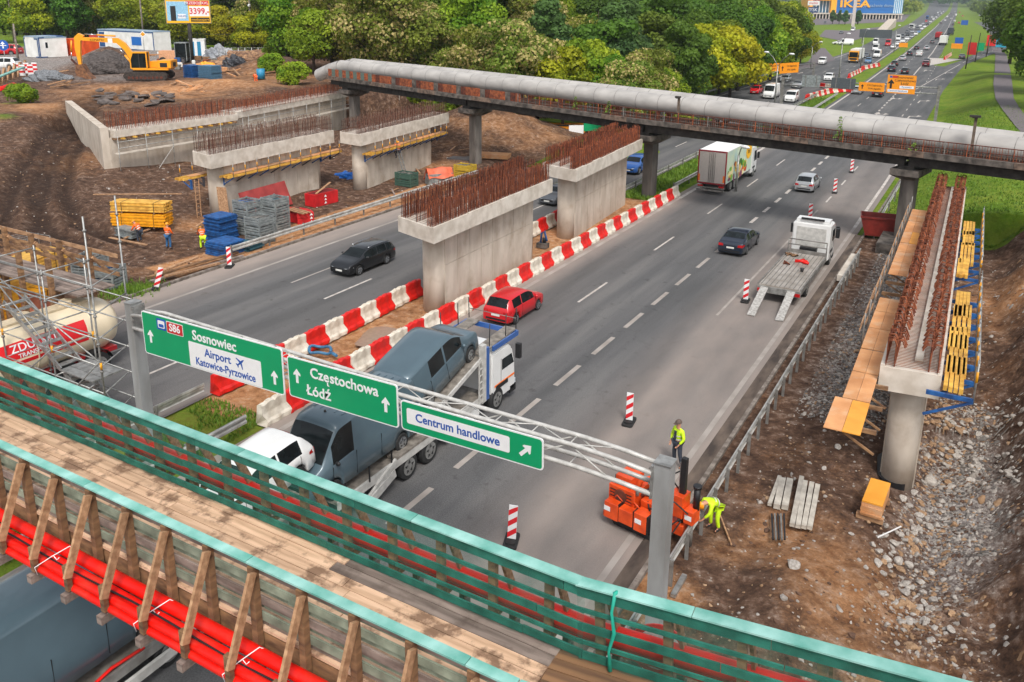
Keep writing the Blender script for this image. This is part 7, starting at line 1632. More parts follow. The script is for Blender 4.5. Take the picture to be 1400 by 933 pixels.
for k, pts in enumerate(([(.2, -.3, 1.0), (.5, -.6, .7), (.9, -.45, .55), (1.2, -.3, .9)], [(.9, .1, 1.5), (.7, -.1, 1.9), (.95, 0, 2.1)], [(.3, -.4, .9), (.7, -.7, 1.1), (1.05, -.4, 1.4), (1.4, -.25, 1.1)], [(1.2, -.25, .8), (1.0, -.5, .3), (.6, -.4, .35)])):
 c = []
 for i in range(len(pts) - 1):
  for t_ in np.linspace(0, 1, 5, endpoint=False): c.append(Vector(pts[i]).lerp(Vector(pts[i + 1]), t_))
 c.append(Vector(pts[-1]));mb = MB();mb.tube(c, .022, 5);obj('hose', mb, BLACK, dm)
for (x, y_, z) in ((-.8, -.785, .6), (.2, -.785, .62), (1.38, -.205, .95)): mb = MB();mb.box(x - .1, x + .1, y_ - .004, y_, z - .07, z + .07);obj('sticker', mb, SIGNW, dm)
mb = MB();mb.box(-.88, -.72, -.3, -.1, 1.21, 1.4);obj('exhaust', mb, BLACKP, dm)
for k in range(6): mb = MB();mb.box(-.9, -.2, -.516, -.503, .56 + .1 * k, .585 + .1 * k);obj('grille_slat', mb, BLACKP, dm)
for x0, x1 in ((-.46, -.44), (.02, .06), (.45, .5)): DB('dark_gap', x0, x1, -.76, -.5, .3, .84, BLACKP, bev=0)
for (x, y_, z) in ((.62, -.25, .9), (.7, .15, 1.0), (.3, .3, 1.1), (-.05, -.45, 1.15)): mb = MB();mb.tube([(x, y_, z), (x, y_, z + .22)], .05, 8);obj('valve', mb, GALVD, dm)
DB('control_panel', .5, .75, -.5, -.25, .9, 1.15, BLACKP, bev=0);DB('seat_plate', -.05, .45, -.1, .4, 1.003, 1.1, BLACKP, bev=0)
for k in range(4): mb = MB();mb.tube([(.5 + .08 * k, .3, 1.1), (.5 + .08 * k, .3, 1.3)], .015, 4);obj('lever', mb, BLACKP, dm)
for (x, s) in ((-.75, 1), (-.2, 1), (.4, 1)): mb = MB();mb.tube([(x, -.52, .82), (x + .1, -.52, .95), (x + .3, -.52, .82)], .025, 5);obj('handle', mb, ORM, dm)
dm.scale = (1.08,) * 3

# ------------------------------------------------------------------ right side: stones, timber, skip
STONE = [M('pale_stone', 'b3aca4', .9, scale=3, col2='8f877f', bump=.4, rand=.12), M('buff_stone', 'a88a6c', .9, scale=3, col2='86684c', bump=.4, rand=.12), M('brown_clod', '6d5140', .95, scale=3, col2='4a362b', bump=.4, rand=.1)]
def stone_mesh(seed, smooth=False):
 r = random.Random(seed);bm = bmesh.new();bmesh.ops.create_icosphere(bm, subdivisions=2 if seed < 8 else 1, radius=1)
 sx, sy, sz = r.uniform(.7, 1.3), r.uniform(.6, 1.0), r.uniform(.45, .75);pl = [(Vector((r.gauss(0, 1), r.gauss(0, 1), r.gauss(0, 1))).normalized(), r.uniform(.42, .78)) for _ in range(8)]
 for v in bm.verts:
  for n_, d_ in pl:
   k = v.co.dot(n_) - d_
   if k > 0: v.co -= n_ * k
  v.co = Vector((v.co.x * sx, v.co.y * sy, v.co.z * sz))
 me = bpy.data.meshes.new('stone');bm.to_mesh(me);bm.free();return me
SM = [[stone_mesh(i) for i in range(8)] for _ in range(3)]
for k in range(3):
 for me_ in SM[k]: me_.materials.clear();me_.materials.append(STONE[k])
sr = random.Random(23);stones = []
def addst(px, py, s_, k, z=0.):
 q = at(px, py, z);zz = float(ground_h(q.x, q.y));q = at(px, py, zz);stones.append((q.x, q.y, s_, k))
# measured large ones
for px, py, s_, k in ((1085, 777, .27, 0), (1145, 613, .2, 0), (1127, 641, .13, 0), (1106, 620, .14, 0), (1080, 600, .12, 0), (1275, 656, .36, 0), (1310, 600, .24, 1), (1305, 580, .2, 0), (1325, 577, .24, 1), (1317, 600, .16, 0), (1383, 656, .22, 0), (1240, 745, .24, 1), (1222, 750, .26, 0), (1230, 770, .22, 0), (1250, 757, .22, 1), (1192, 747, .2, 0), (1201, 755, .2, 0), (1276, 822, .2, 0), (1246, 828, .24, 1), (1270, 832, .2, 0), (1320, 843, .2, 0), (1380, 845, .13, 0), (1330, 739, .16, 0), (1303, 720, .2, 1), (1250, 725, .2, 0), (1228, 730, .17, 0), (1328, 565, .16, 0), (1360, 470, .12, 0), (1262, 700, .22, 0), (1285, 690, .2, 0), (1300, 665, .18, 0), (1240, 805, .2, 0), (1235, 820, .17, 0), (1184, 775, .12, 0), (1164, 731, .11, 0), (1085, 751, .09, 0), (1066, 745, .1, 0)): addst(px, py, s_ * .8, k)
for _ in range(125):
 t_ = sr.random();c = [(1250, 600), (1262, 680), (1245, 740), (1235, 790), (1262, 835)][int(t_ * 4.99)];addst(c[0] + sr.gauss(0, 22), c[1] + sr.gauss(0, 26), sr.uniform(.08, .17), 0 if sr.random() < .75 else 1)
for _ in range(60): addst(sr.uniform(1290, 1395), 560 + sr.gauss(0, 1) * 14 + sr.uniform(0, 90), sr.uniform(.08, .17), 0)
for _ in range(30): addst(sr.uniform(1262, 1300), sr.uniform(555, 640), sr.uniform(.1, .19), 1)
for i, (x, y, s_, k) in enumerate(stones):
 o = bpy.data.objects.new('stone', SM[k][i % 8]);COL.objects.link(o);o.location = (x, y, float(ground_h(x, y)) + s_ * .25);o.rotation_euler = (sr.uniform(-.4, .4), sr.uniform(-.4, .4), sr.uniform(0, 6.28));o.scale = (s_,) * 3
 big = 'large' if s_ > .15 else 'small';cn = ['pale grey', 'buff coloured'][k];wh_ = 'left of the right pier' if x < -1.9 else ('in the stone trail before the right pier' if y < 27 else 'in the rubble right of the right pier')
 tag(o, f'{big} {cn} broken stone lying {wh_}', 'stone', f'{big} {cn} stones {wh_}')
def scatter(name, label, pts, size, mats_, kinds=(8, 9, 10, 11)):
 base = []
 for sd in kinds:
  me_ = stone_mesh(sd);v = np.array([tuple(x.co) for x in me_.vertices]);f = [tuple(p.vertices) for p in me_.polygons];base.append((v, np.array(f)));bpy.data.meshes.remove(me_)
 for mi, mt_ in enumerate(mats_):
  V_ = [];F_ = [];o_ = 0
  for i, (x, y) in enumerate(pts):
   if i % len(mats_) != mi: continue
   v, f = base[i % len(base)];a = sr.uniform(0, 6.28);s_ = size * math.exp(sr.gauss(0, .45));R2 = np.array([[math.cos(a), -math.sin(a), 0], [math.sin(a), math.cos(a), 0], [0, 0, 1]])
   V_.append((v * s_) @ R2.T + np.array([x, y, 0]));F_.append(f + o_);o_ += len(v)
  V_ = np.concatenate(V_);F_ = np.concatenate(F_);me_ = bpy.data.meshes.new(name);
  hh = ground_h(V_[:, 0], V_[:, 1]);V_[:, 2] += hh + .01
  me_.from_pydata(V_.tolist(), [], F_.tolist());me_.materials.append(mt_);o = bpy.data.objects.new(name, me_);COL.objects.link(o);tag(o, label, 'rubble', kind='stuff')
pts = []
while len(pts) < 9000:
 r = sr.random()
 if r < .42: x, y = sr.gauss(-3.3, 1.0), sr.uniform(32, 57)
 elif r < .72: x, y = sr.gauss(.1, .75), sr.uniform(20, 36)
 else: x, y = sr.uniform(-5.5, 3.5), sr.uniform(14, 56)
 if x > -5.4 and not (abs(x + 1.4) < .6 and y > 27.5): pts.append((x, y))
scatter('rubble', 'grey and brown broken rubble strewn over the ground right of the guard rail', pts, .055, STONE)
pts = [(max(-5.3, sr.gauss(-3.5, .85)), sr.uniform(31, 57)) for _ in range(9000)] + [(sr.gauss(.9, .7), sr.uniform(25, 36)) for _ in range(1300)]
pts = [p for p in pts if not (abs(p[0] + 1.45) < .7 and p[1] > 27.3)]
scatter('rubble', 'dense pale grey rubble along the road edge left of the right pier', pts, .05, [STONE[0], M('mid_grey_stone', '7f7a75', .9, scale=3, col2='57524e', bump=.4)], (12, 13, 14, 15))
pts = []
for _ in range(3600):
 x, y = sr.uniform(-74, -40.5), sr.uniform(17, 92);pts.append((x, y))
scatter('rubble', 'small pale stones and clods scattered over the muddy left site', pts, .065, [STONE[2], STONE[2], STONE[2], STONE[1], STONE[2], STONE[0]])
# broken asphalt slabs behind the abutment
for k in range(34):
 q = at(sr.uniform(125, 235), sr.uniform(122, 141), 4.7);r = sr.uniform(.5, 1.15);n = 6;poly = [(r * math.cos(a) * sr.uniform(.6, 1.1), r * .7 * math.sin(a) * sr.uniform(.6, 1.1)) for a in np.linspace(0, 2 * math.pi, n, endpoint=False)]
 mb = MB();mb.prism(poly, 0, .16);o = obj('asphalt_slab', mb, M('broken_asphalt', '6f6560', .9, scale=2, col2='4a423e', rand=.15, bump=.3));o.location = (q.x, q.y, float(ground_h(q.x, q.y)) + .05 + sr.random() * .15);o.rotation_euler = (sr.uniform(-.3, .3), sr.uniform(-.3, .3), sr.uniform(0, 6.28));tag(o, 'broken asphalt slab tipped on the sand behind the abutment', 'slab', 'broken asphalt slabs behind the abutment')
# timber box in front of the right pier
q = at(1190, 712);t = thing('plywood_stack', 'stack of orange plywood sheets standing on blocks in front of the right pier', 'stack', (q.x + .02, q.y + .6, float(ground_h(q.x, q.y)) + .0), R_(-2))
for k in range(9): mb = MB();mb.box(-.3 + sr.uniform(-.012, .012), .3, -.75 + sr.uniform(-.02, .02), .75, .2 + k * .055, .2 + k * .055 + .05);obj('plywood_sheet', mb, ORPLY if k < 8 else ORPLY2, t)
for y_ in (-.6, .6): mb = MB();mb.box(-.42, .36, y_ - .07, y_ + .07, 0, .19);obj('block', mb, WOODL, t)
# concrete bars
for k, (x0, y0_, x1, y1_, r) in enumerate(((1062, 693, 1070, 656, .1), (1073, 694, 1080, 657, .1), (1083, 718, 1096, 653, .075), (1091, 720, 1101, 659, .075), (1099, 721, 1110, 661, .075), (1107, 722, 1118, 664, .075), (1052, 690, 1066, 652, .06))):
 a, b_ = at(x0, y0_, .12), at(x1, y1_, .12);mb = MB();mb.beam(a, b_, r * 2, r * 1.7);tag(obj('concrete_bar', mb, M('pale_bar', 'bdb6aa', .7, rand=.1, col2='9d958a', scale=4), world=True, loc=a), ['short thick pale bar at the left of the bar pile', 'second short thick bar in the pile left of the stack', 'long pale bar, leftmost of the four long ones', 'long pale bar, second of the four long ones', 'long pale bar, third of the four long ones', 'long pale bar, rightmost of the four long ones', 'thin steel grey bar behind the short bars'][k], 'bar', 'pale bars lying left of the plywood stack')
for k in range(5):
 a, b_ = at(1057 + k * 4, 738, .08), at(1055 + k * 4.2, 703, .1);mb = MB();mb.beam(a, b_, .05, .05);tag(obj('steel_bar', mb, GALVD if k % 2 else BLACKP, world=True, loc=a), ['leftmost', 'second', 'middle', 'fourth', 'rightmost'][k] + ' thin bar in the row of five below the pale bars', 'bar', 'thin dark bars')
# loose rail pieces and sticks
for (pa, pb_, w_, h_, mt_, nm, lab) in (((980, 693), (1000, 745), .04, .04, WOODL, 'stick', 'thin wooden stick lying on the mud right of the bending worker'), ((920, 815), (936, 787), .14, .1, GALV, 'rail_offcut', 'short steel rail offcut lying right of the sign column'), ((1200, 735), (1232, 720), .03, .03, SIGNW, 'stick', 'white stick among the stones before the pier')):
 a, b_ = at(*pa, .05), at(*pb_, .05);mb = MB();mb.beam(a, b_, w_, h_);tag(obj(nm, mb, mt_, world=True, loc=a), lab, nm.split('_')[0])
# red skip under the pipe bridge
a = at(1183, 320);t = thing('skip_container', 'dark red steel skip standing in front of the right bridge column', 'skip', (-5.75, 60.4, 0), R_(8));SK = M('skip_red', '8d2c22', .6, scale=2, col2='6b2018')
mb = MB();b0 = [(-1.1, -.6), (1.0, -.6), (1.0, .6), (-1.1, .6)];b1 = [(-1.5, -.8), (1.35, -.8), (1.35, .8), (-1.5, .8)]
mb.add([(x, y, .15) for x, y in b0] + [(x, y, 1.5) for x, y in b1] + [(x * .95, y * .92, 1.5) for x, y in b1] + [(x * .95, y * .92, .25) for x, y in b0], [(3, 2, 1, 0), (0, 1, 5, 4), (1, 2, 6, 5), (2, 3, 7, 6), (3, 0, 4, 7), (4, 5, 9, 8), (5, 6, 10, 9), (6, 7, 11, 10), (7, 4, 8, 11), (8, 9, 13, 12), (9, 10, 14, 13), (10, 11, 15, 14), (11, 8, 12, 15), (12, 13, 14, 15)]);obj('tub', mb, SK, t)
for y_ in (-.82, .82): mb = MB();mb.box(-1.5, 1.35, y_ - .03, y_ + .03, 1.38, 1.46);obj('rim', mb, SK, t)
q = at(1195, 250)
# pump and hoses in the reservation
q = at(742, 338);t = thing('water_pump', 'small blue pump on a dark block between the central piers', 'pump', (q.x, q.y, -.02));mb = MB();mb.box(-.35, .35, -.25, .25, 0, .3);obj('block', mb, OLDC, t);mb = MB();mb.tube([(-.15, 0, .3), (-.1, 0, .9), (.1, 0, 1.1), (.3, 0, .45)], .07, 8);obj('hose', mb, BLUEM, t);mb = MB();mb.tube([(.05, .1, .3), (.05, .1, .62)], .12, 10);obj('motor', mb, BLACKP, t)
a = at(432, 480, .1);mb = MB();mb.tube([a + Vector((.55 * math.cos(u) + .25, .4 * math.sin(u), .05 + .12 * math.sin(u * 1.5) ** 2)) for u in np.linspace(.3, 6.6, 22)] + [a + Vector((1.3, -.1, .1))], .07, 8);tag(obj('hose', mb, M('hose_blue', '3a6f94', .5), world=True, loc=a), 'blue grey hose coil lying on the sand beside the barrier row', 'hose')
# puddle
q = at(520, 465);mb = MB();mb.add([(q.x + 1.0 * math.cos(a) * (1 + .25 * math.sin(3 * a)), q.y + 1.6 * math.sin(a) * (1 + .2 * math.cos(2 * a)), .12) for a in np.linspace(0, 6.28, 20, endpoint=False)], [tuple(range(20))]);tag(obj('puddle', mb, M('muddy_water', '8f735c', .22, var=.1, spec=.5)), kind='structure')

# ------------------------------------------------------------------ left edge: scaffold stair, second footbridge part, stacks
def gz(x, y): return float(ground_h(x, y))
sc_ = thing('scaffold_stair', 'galvanised scaffold stair tower at the left edge beside the first sign column', 'scaffold', (-27, 16, 0))
def tb(a, b_, r=.03, m_=GALV, nm='tube'): mb = MB();mb.tube([a, b_], r, 6);return obj(nm, mb, m_, sc_, world=True)
XA, XB, XC = -31.2, -28.1, -25.3;YA, YB_ = 16.2, 17.5
for x, y, h in ((XC, 15.9, 8.5), (XC - 1.0, YB_ + .3, 8.7), (XB, 15.9, 6.2), (XA, 15.9, 6.6), (XB, YB_, 6.2), (XA, YB_, 6.2), (-33.5, 15.9, 6.3)):
 tb((x, y, 0), (x, y, h), .034, nm='standard')
 for z in np.arange(1, h, 1.0): mb = MB();mb.tube([(x, y, z), (x, y, z + .05)], .065, 8);obj('rosette', mb, GALVD, sc_, world=True)
 mb = MB();mb.tube([(x, y, 3.1), (x, y, 3.35)], .045, 6);obj('yellow_mark', mb, YELP, sc_, world=True)
for z in (1.2, 2.2, 3.2, 4.2, 5.1, 6.1):
 tb((-34.5, 15.9, z), (XC, 15.9, z), .027, nm='ledger')
 if z < 5.5: tb((-34.5, YB_, z), (XC - .3, YB_, z), .025, nm='ledger')
 for x in (XA, XB, XC): tb((x, 15.9, z), (x - (.0 if x < XC else 1.0), YB_ + (.3 if x == XC else 0), z), .025, nm='transom')
for a, b_ in (((XA, 15.85, 5.6), (XC, 15.85, 3.4)), ((XA, 15.85, 1.0), (XB, 15.85, 3.2)), ((XB, 15.85, 1.0), (XC, 15.85, 3.4)), ((XB, 15.85, 3.2), (XA, 15.85, 5.4)), ((XB - .4, 15.85, .4), (XC - .5, 15.85, 2.4))): tb(a, b_, .028, nm='diagonal')
for s_, (a, b_) in enumerate((((-31.6, 16.7, 4.2), (-28.4, 16.7, 2.2)), ((-28.3, 16.7, 2.2), (-25.9, 16.7, .1)))):
 a, b_ = Vector(a), Vector(b_)
 for o_ in (-.4, .4): mb = MB();mb.beam(a + Vector((0, o_, 0)), b_ + Vector((0, o_, 0)), .05, .18);obj('stringer', mb, GALV, sc_, world=True)
 for i in range(10): p = a.lerp(b_, (i + .5) / 10);mb = MB();mb.cbox(tuple(p), (.26, .76, .04));obj('tread', mb, GALV, sc_, world=True)
for i in range(3): mb = MB();mb.box(-28.3, -26.4, 16.2 + .4 * i, 16.58 + .4 * i, 2.2, 2.25);obj('landing_deck', mb, GALV, sc_, world=True)
# wooden walkway arm beyond the scaffold
ww = thing('wooden_walkway', 'brown wooden walkway with square posts behind the scaffold at the left edge', 'walkway', (-36, 20.2, 4))
for i in range(4): mb = MB();mb.box(-46, -31.2, 19.0 + i * .42, 19.39 + i * .42, 3.62, 3.68);obj('plank', mb, WOODG, ww, world=True)
for x in np.arange(-45.5, -31, 2.1):
 for y_, h in ((18.95, .0), (20.75, .0)): mb = MB();mb.box(x - .11, x + .11, y_ - .08, y_ + .08, 0 if y_ < 20 else 2.6, 5.0);obj('post', mb, WOODB, ww, world=True)
 mb = MB();mb.beam((x + .15, 20.8, 4.6), (x + .15, 21.6, 3.6), .08, .14, up=(0, 1, 1));obj('brace', mb, WOODL, ww, world=True)
for z in (4.9, 4.45, 4.1): mb = MB();mb.box(-46, -31.1, 20.84, 20.88, z - .1, z + .08);obj('rail_board', mb, WOODL if z > 4.8 else WOODB, ww, world=True)
for x in (-45, -41, -37, -33): mb = MB();mb.box(x - .12, x + .12, 19.2, 19.44, gz(x, 19), 3.6);obj('trestle_leg', mb, WOODB, ww, world=True)
# orange debris netting panel behind
q = at(72, 432, 1.6);t = thing('orange_sheet', 'faded orange debris sheet hung below the wooden walkway at the left edge', 'sheet', (q.x, q.y, 1));mb = MB();n = 14
vs = [];fs = []
for i in range(n + 1):
 for j in range(6): vs.append((-2.6 + 5.2 * i / n, .12 * math.sin(i * 1.3 + j * .7), -.6 + 2.0 * j / 5))
for i in range(n):
 for j in range(5): k = i * 6 + j;fs.append((k, k + 6, k + 7, k + 1))
mb.add(vs, fs, True);obj('cloth', mb, M('faded_orange', 'c4765a', .8, scale=1.5, col2='9b553c'), t)
def beam_bundle(label, a, b_, rows_, cols, bw, bh, mat, group, z0=None, tops=(), straps=True):
 a, b_ = Vector(a), Vector(b_);d = (b_ - a);LL = d.length;ang = math.atan2(d.y, d.x);z = z0 if z0 is not None else gz(a.x, a.y)
 t = thing('timber_bundle', label, 'timber stack', (a.x, a.y, z), ang, group)
 for r in range(rows_):
  for c in range(cols):
   e = rnd.uniform(-.05, .05);mb = MB();y_ = c * (bw + .012);zz = .12 + r * (bh + .008)
   mb.box(e, LL + e + rnd.uniform(-.03, .03), y_, y_ + bw, zz, zz + bh * .24);mb.box(e + .01, LL + e - .01, y_ + bw * .3, y_ + bw * .7, zz + bh * .24, zz + bh * .76);mb.box(e, LL + e, y_, y_ + bw, zz + bh * .76, zz + bh);obj('beam', mb, mat, t)
 for x in (LL * .2, LL * .8):
  mb = MB();mb.box(x - .05, x + .05, -.05, cols * (bw + .012) + .05, 0, .115);obj('bearer', mb, WOODB, t)
  if straps: w_ = cols * (bw + .012);h = .12 + rows_ * (bh + .008);mb = MB();mb.box(x - .015, x + .015, -.012, w_ + .012, h, h + .01);mb.box(x - .015, x + .015, -.014, -.004, .1, h + .01);obj('strap', mb, BLACKP, t)
 return t
GB = 'bundles of yellow beams on the left site'
a, b_ = at(153, 315, .2), at(226, 318, .2)
beam_bundle('lower bundle of bright yellow formwork beams behind the worker', a, b_, 4, 8, .14, .2, YELP if False else M('bundle_yellow', 'eda516', .5, scale=3, col2='cf8c10', rand=.06), GB)
beam_bundle('upper duller bundle of yellow beams resting on the bright bundle', a + Vector((0, .1, 0)), b_ + Vector((-.0, .1, 0)), 3, 7, .14, .2, YEL, GB, z0=gz(a.x, a.y) + .98)
a, b_ = at(12, 398, 1.5), at(93, 365, 1.5)
beam_bundle('long stack of yellow beams with dark ends at the left edge behind the scaffold', (a.x, a.y, 0), (b_.x, b_.y, 0), 8, 14, .1, .17, YEL, GB, z0=1.0)
a, b_ = at(5, 432, 1.0), at(80, 402, 1.0)
beam_bundle('low bright yellow bundle in front of the long stack at the left edge', (a.x, a.y, 0), (b_.x, b_.y, 0), 4, 10, .1, .17, M('bundle_yellow', 'eda516'), GB, z0=.6)
for (pa, pb_, lab) in (((130, 283), (250, 284), 'long pole lying across the top of the yellow bundles'), ((150, 325), (200, 334), 'light plank in the mud before the yellow bundles'), ((170, 326), (205, 312), 'orange plank propped beside the worker at the bundles'), ((268, 310), (285, 298), 'plank leaning by the pier foot')):
 a, b_ = at(*pa, 1.0 if pa[1] == 283 else .25), at(*pb_, 1.0 if pa[1] == 283 else .4);a.z += .9 * (pa[1] == 283);b_.z = a.z + .1;mb = MB();mb.beam(a, b_, .18, .06);tag(obj('plank', mb, WOODL, world=True, loc=a), lab, 'plank')
# crates and panel stacks
def crate_stack(label, px, py, w_, l_, n_, mat, h=.5, rz=0., z=None, grp='stacks of formwork parts on the left site', fill=None):
 q = at(px, py, .1 if z is None else z);t = thing('crate_stack' if fill else 'panel_stack', label, 'stack', (q.x, q.y, gz(q.x, q.y) if z is None else z), rz, grp)
 if fill:
  for k in range(n_):
   z0 = .04 + k * (h + .1)
   c_ = thing_none = None
   mb = MB();mb.box(-w_ / 2, w_ / 2, -l_ / 2, l_ / 2, z0, z0 + .06);cr = obj('crate', mb, mat, t)
   for s in (-1, 1):
    for r in range(3): mb = MB();mb.box(-w_ / 2, w_ / 2, s * l_ / 2 - .02, s * l_ / 2 + .02, z0 + .08 + r * h / 3, z0 + .06 + (r + .82) * h / 3);obj('side_slat', mb, mat, cr);mb = MB();mb.box(s * w_ / 2 - .02, s * w_ / 2 + .02, -l_ / 2, l_ / 2, z0 + .08 + r * h / 3, z0 + .06 + (r + .82) * h / 3);obj('side_slat', mb, mat, cr)
    for s2 in (-1, 1): mb = MB();mb.box(s * w_ / 2 - .045, s * w_ / 2 + .045, s2 * l_ / 2 - .045, s2 * l_ / 2 + .045, z0 - .04, z0 + h + .06);obj('corner_post', mb, mat, cr)
   for j in range(6): mb = MB();x = -w_ / 2 + .1 + (w_ - .2) * j / 5;mb.tube([(x, -l_ / 2 + .05, z0 + h * rnd.uniform(.7, 1)), (x + rnd.uniform(-.1, .1), l_ / 2 - .05, z0 + h * rnd.uniform(.7, 1))], .04, 5);obj('steel_part', mb, fill if j % 2 else GALVD, cr)
 else:
  for k in range(n_):
   z0 = k * .12;mb = MB();e, f = rnd.uniform(-.06, .06), rnd.uniform(-.06, .06);mb.box(-w_ / 2 + e, w_ / 2 + e, -l_ / 2 + f, l_ / 2 + f, z0 + .02, z0 + .10);mb.box(-w_ / 2 + e + .06, w_ / 2 + e - .06, -l_ / 2 + f + .06, l_ / 2 + f - .06, z0 + .1, z0 + .112);obj('panel', mb, mat, t)
 return t
GALC = M('crate_grey', '9aa09f', .55, .3, scale=4, col2='74797a')
crate_stack('tall stack of blue formwork panels at the left of the grey crates', 303, 322, 1.5, 1.5, 14, BLUEM, z=None)
crate_stack('lower stack of blue panels nearest the road', 308, 342, 1.7, 1.6, 7, BLUEM)
crate_stack('blue stack crowned with bright blue panels behind the low stack', 318, 310, 1.6, 1.0, 8, BLUEM)
crate_stack('flat stack of blue and green frames left of the grey crates', 338, 336, 1.6, 1.2, 3, M('teal_steel', '35606c', .6))
crate_stack('three grey mesh crates high, behind the red panel edge', 340, 314, 1.3, 1.2, 4, GALC, fill=BLUEM)
crate_stack('two grey mesh crates high at the corner near the road', 356, 328, 1.3, 1.2, 3, GALC, fill=GALVD)
crate_stack('grey crates with blue parts on top, right of the others', 378, 312, 1.3, 1.2, 4, GALC, fill=M('teal_steel', '35606c'))
crate_stack('lone pair of grey crates behind the taller ones', 372, 300, 1.3, 1.2, 3, GALC, fill=BLUEM)
crate_stack('grey frames stacked flat between yellow bundle and worker', 176, 324, 1.7, .8, 5, GALC)
crate_stack('grey crates with blue parts between scaffold and kerb', 148, 388, 1.5, 1.1, 2, GALC, fill=BLUEM, rz=.3)
crate_stack('grey crates next to the wire box behind the scaffold', 125, 376, 1.5, 1.1, 2, GALC, fill=GALVD, rz=.3)
crate_stack('blue slatted pallet stack on the plateau, left of the pair', 264, 107, 1.9, 1.6, 15, BLUEM, z=4.4, grp='blue stacks on the plateau');crate_stack('blue slatted pallet stack on the plateau, right of the pair', 288, 109, 2.6, 1.8, 16, M('blue_dull', '4e7590', .6, rand=.1), z=4.4, grp='blue stacks on the plateau')
# red formwork
RFM = M('red_formwork', 'cc1f24', .5, scale=1.5, col2='a8161c')
q = at(340, 300, .1);t = thing('leaning_panel', 'big dull red formwork panel leaning behind the grey crates', 'panel', (-45.9, 43.6, 0), R_(94));
mb = MB();mb.box(-2.4, 2.4, -.06, .06, 0, 1.9, Matrix.Rotation(R_(-22), 4, 'X'));obj('sheet', mb, M('dull_red', 'a8403c', .6, scale=1.2, col2='8c302e'), t)
for x in np.arange(-2.2, 2.3, .55): mb = MB();mb.box(x - .04, x + .04, .061, .12, 0, 1.88, Matrix.Rotation(R_(-22), 4, 'X'));obj('rib', mb, RFM, t)
t = thing('formwork_board', 'light brown board leaning on the pier beside the dull red panel', 'board', (-46.9, 40.2, 0));mb = MB();mb.beam((.3, -.3, 0), (-.55, .3, 2.2), .8, .05, up=(1, 0, .3));obj('board', mb, WOODL, t)
def red_form(label, px, py, rz, curved):
 q = at(px, py, .1);t = thing('column_formwork', label, 'formwork', (q.x, q.y, gz(q.x, q.y) + .02), rz, 'red steel formwork shells')
 if curved:
  out = [(2.2 * math.cos(a), 2.2 * math.sin(a)) for a in np.linspace(-.55, 1.0, 9)];inn = [(1.05 * math.cos(a), 1.05 * math.sin(a)) for a in np.linspace(1.0, -.55, 9)];poly = [(x - 1.5, y) for x, y in out + inn];mb = MB();mb.prism(poly, 0, .42);obj('shell', mb, RFM, t);mb = MB();mb.prism(poly, .44, .82);obj('shell', mb, RFM, t)
  for k in range(3): mb = MB();mb.box(-.6 + .28 * k, -.45 + .28 * k, -1.2, .9, .84, .9);obj('lath', mb, WOODL, t)
  mb = MB();mb.tube([(.2, .7, .825), (.2, .7, .84)], .28, 12);obj('opening', mb, BLACKP, t)
 else:
  mb = MB();mb.box(-1.2, 1.2, -.55, .55, 0, .95);obj('shell', mb, RFM, t)
  mb = MB();mb.box(-1.05, 1.05, -.4, .4, .951, .96);obj('opening', mb, M('dark_red_inner', '6a1216', .6), t);mb = MB();mb.beam((-.9, -.4, 1.0), (1.5, .6, 1.35), .16, .05);obj('lath', mb, WOODL, t)
 for k in range(3):
  for s in (-1, 1): mb = MB();z0 = .1 + .25 * k;
  mb = MB();x0_ = -.5 if not curved else .55
  a_, b__ = (-.1, -.552) if not curved else (.15, -1.16);mb.add([(a_ - .14, b__ - .004, .12 + .26 * k), (a_ + .14, b__ - .004, .12 + .26 * k), (a_, b__ - .004, .3 + .26 * k)], [(0, 1, 2)]);obj('white_arrow', mb, SIGNW, t)
 return t
red_form('curved red steel formwork shell lying near the road right of the crates', 410, 300, R_(80), True)
red_form('boxy red formwork with a plank on top, behind the curved one', 440, 276, R_(85), False)
# mess behind the first pier
q = at(600, 243, .5);t = thing('orange_tarpaulin', 'orange tarpaulin draped over a frame behind the nearest pier', 'tarpaulin', (q.x, q.y, 0), R_(60));vs = [];fs = [];n = 8
for i in range(n + 1):
 for j in range(n + 1): u, v_ = i / n, j / n;vs.append(((u - .5) * 2.4, (v_ - .5) * 1.2 + .1 * math.sin(7 * u), 1.3 * (1 - abs(v_ - .45) * 1.6) + .07 * math.sin(9 * u + 5 * v_) + .2))
for i in range(n):
 for j in range(n): k = i * (n + 1) + j;fs.append((k, k + n + 1, k + n + 2, k + 1))
mb = MB();mb.add(vs, fs, True);obj('sheet', mb, M('tarp_orange', 'dd6f4c', .6, scale=2, col2='bb5436'), t);mb = MB();mb.box(-1.1, 1.1, -.45, .45, .0, .9);obj('crate', mb, GALC, t)
crate_stack('green mesh crates left of the orange tarpaulin behind the pier', 556, 252, 1.6, 1.0, 2, M('green_crate', '3f5c50', .6), fill=GALVD, grp='things behind the first pier')
crate_stack('grey crate with yellow side right of the orange tarpaulin', 636, 240, 1.6, 1.1, 2, M('yellow_crate', 'b89a30', .6), fill=GALC, grp='things behind the first pier')
for k in range(6): a, b_ = at(612 + k * 3, 217 - k, .3 + .0 * k), at(642 + k * 2, 219 - k, .3);mb = MB();mb.beam(a, b_, .3, .18);tag(obj('steel_profile', mb, M('dark_profile', '5d5a5c', .5, .4), world=True, loc=a), 'dark steel profile in the pile left of the second bridge column', 'profile', 'dark steel profiles before the spoil heap')
q = at(675, 217, .2);t = thing('panel_stack', 'orange board stack right of the second bridge column', 'stack', (q.x, q.y, gz(q.x, q.y)), .3);
for k in range(5): mb = MB();mb.box(-1.6, 1.6, -.8, .8, .1 + k * .08, .16 + k * .08);obj('board', mb, ORPLY, t)
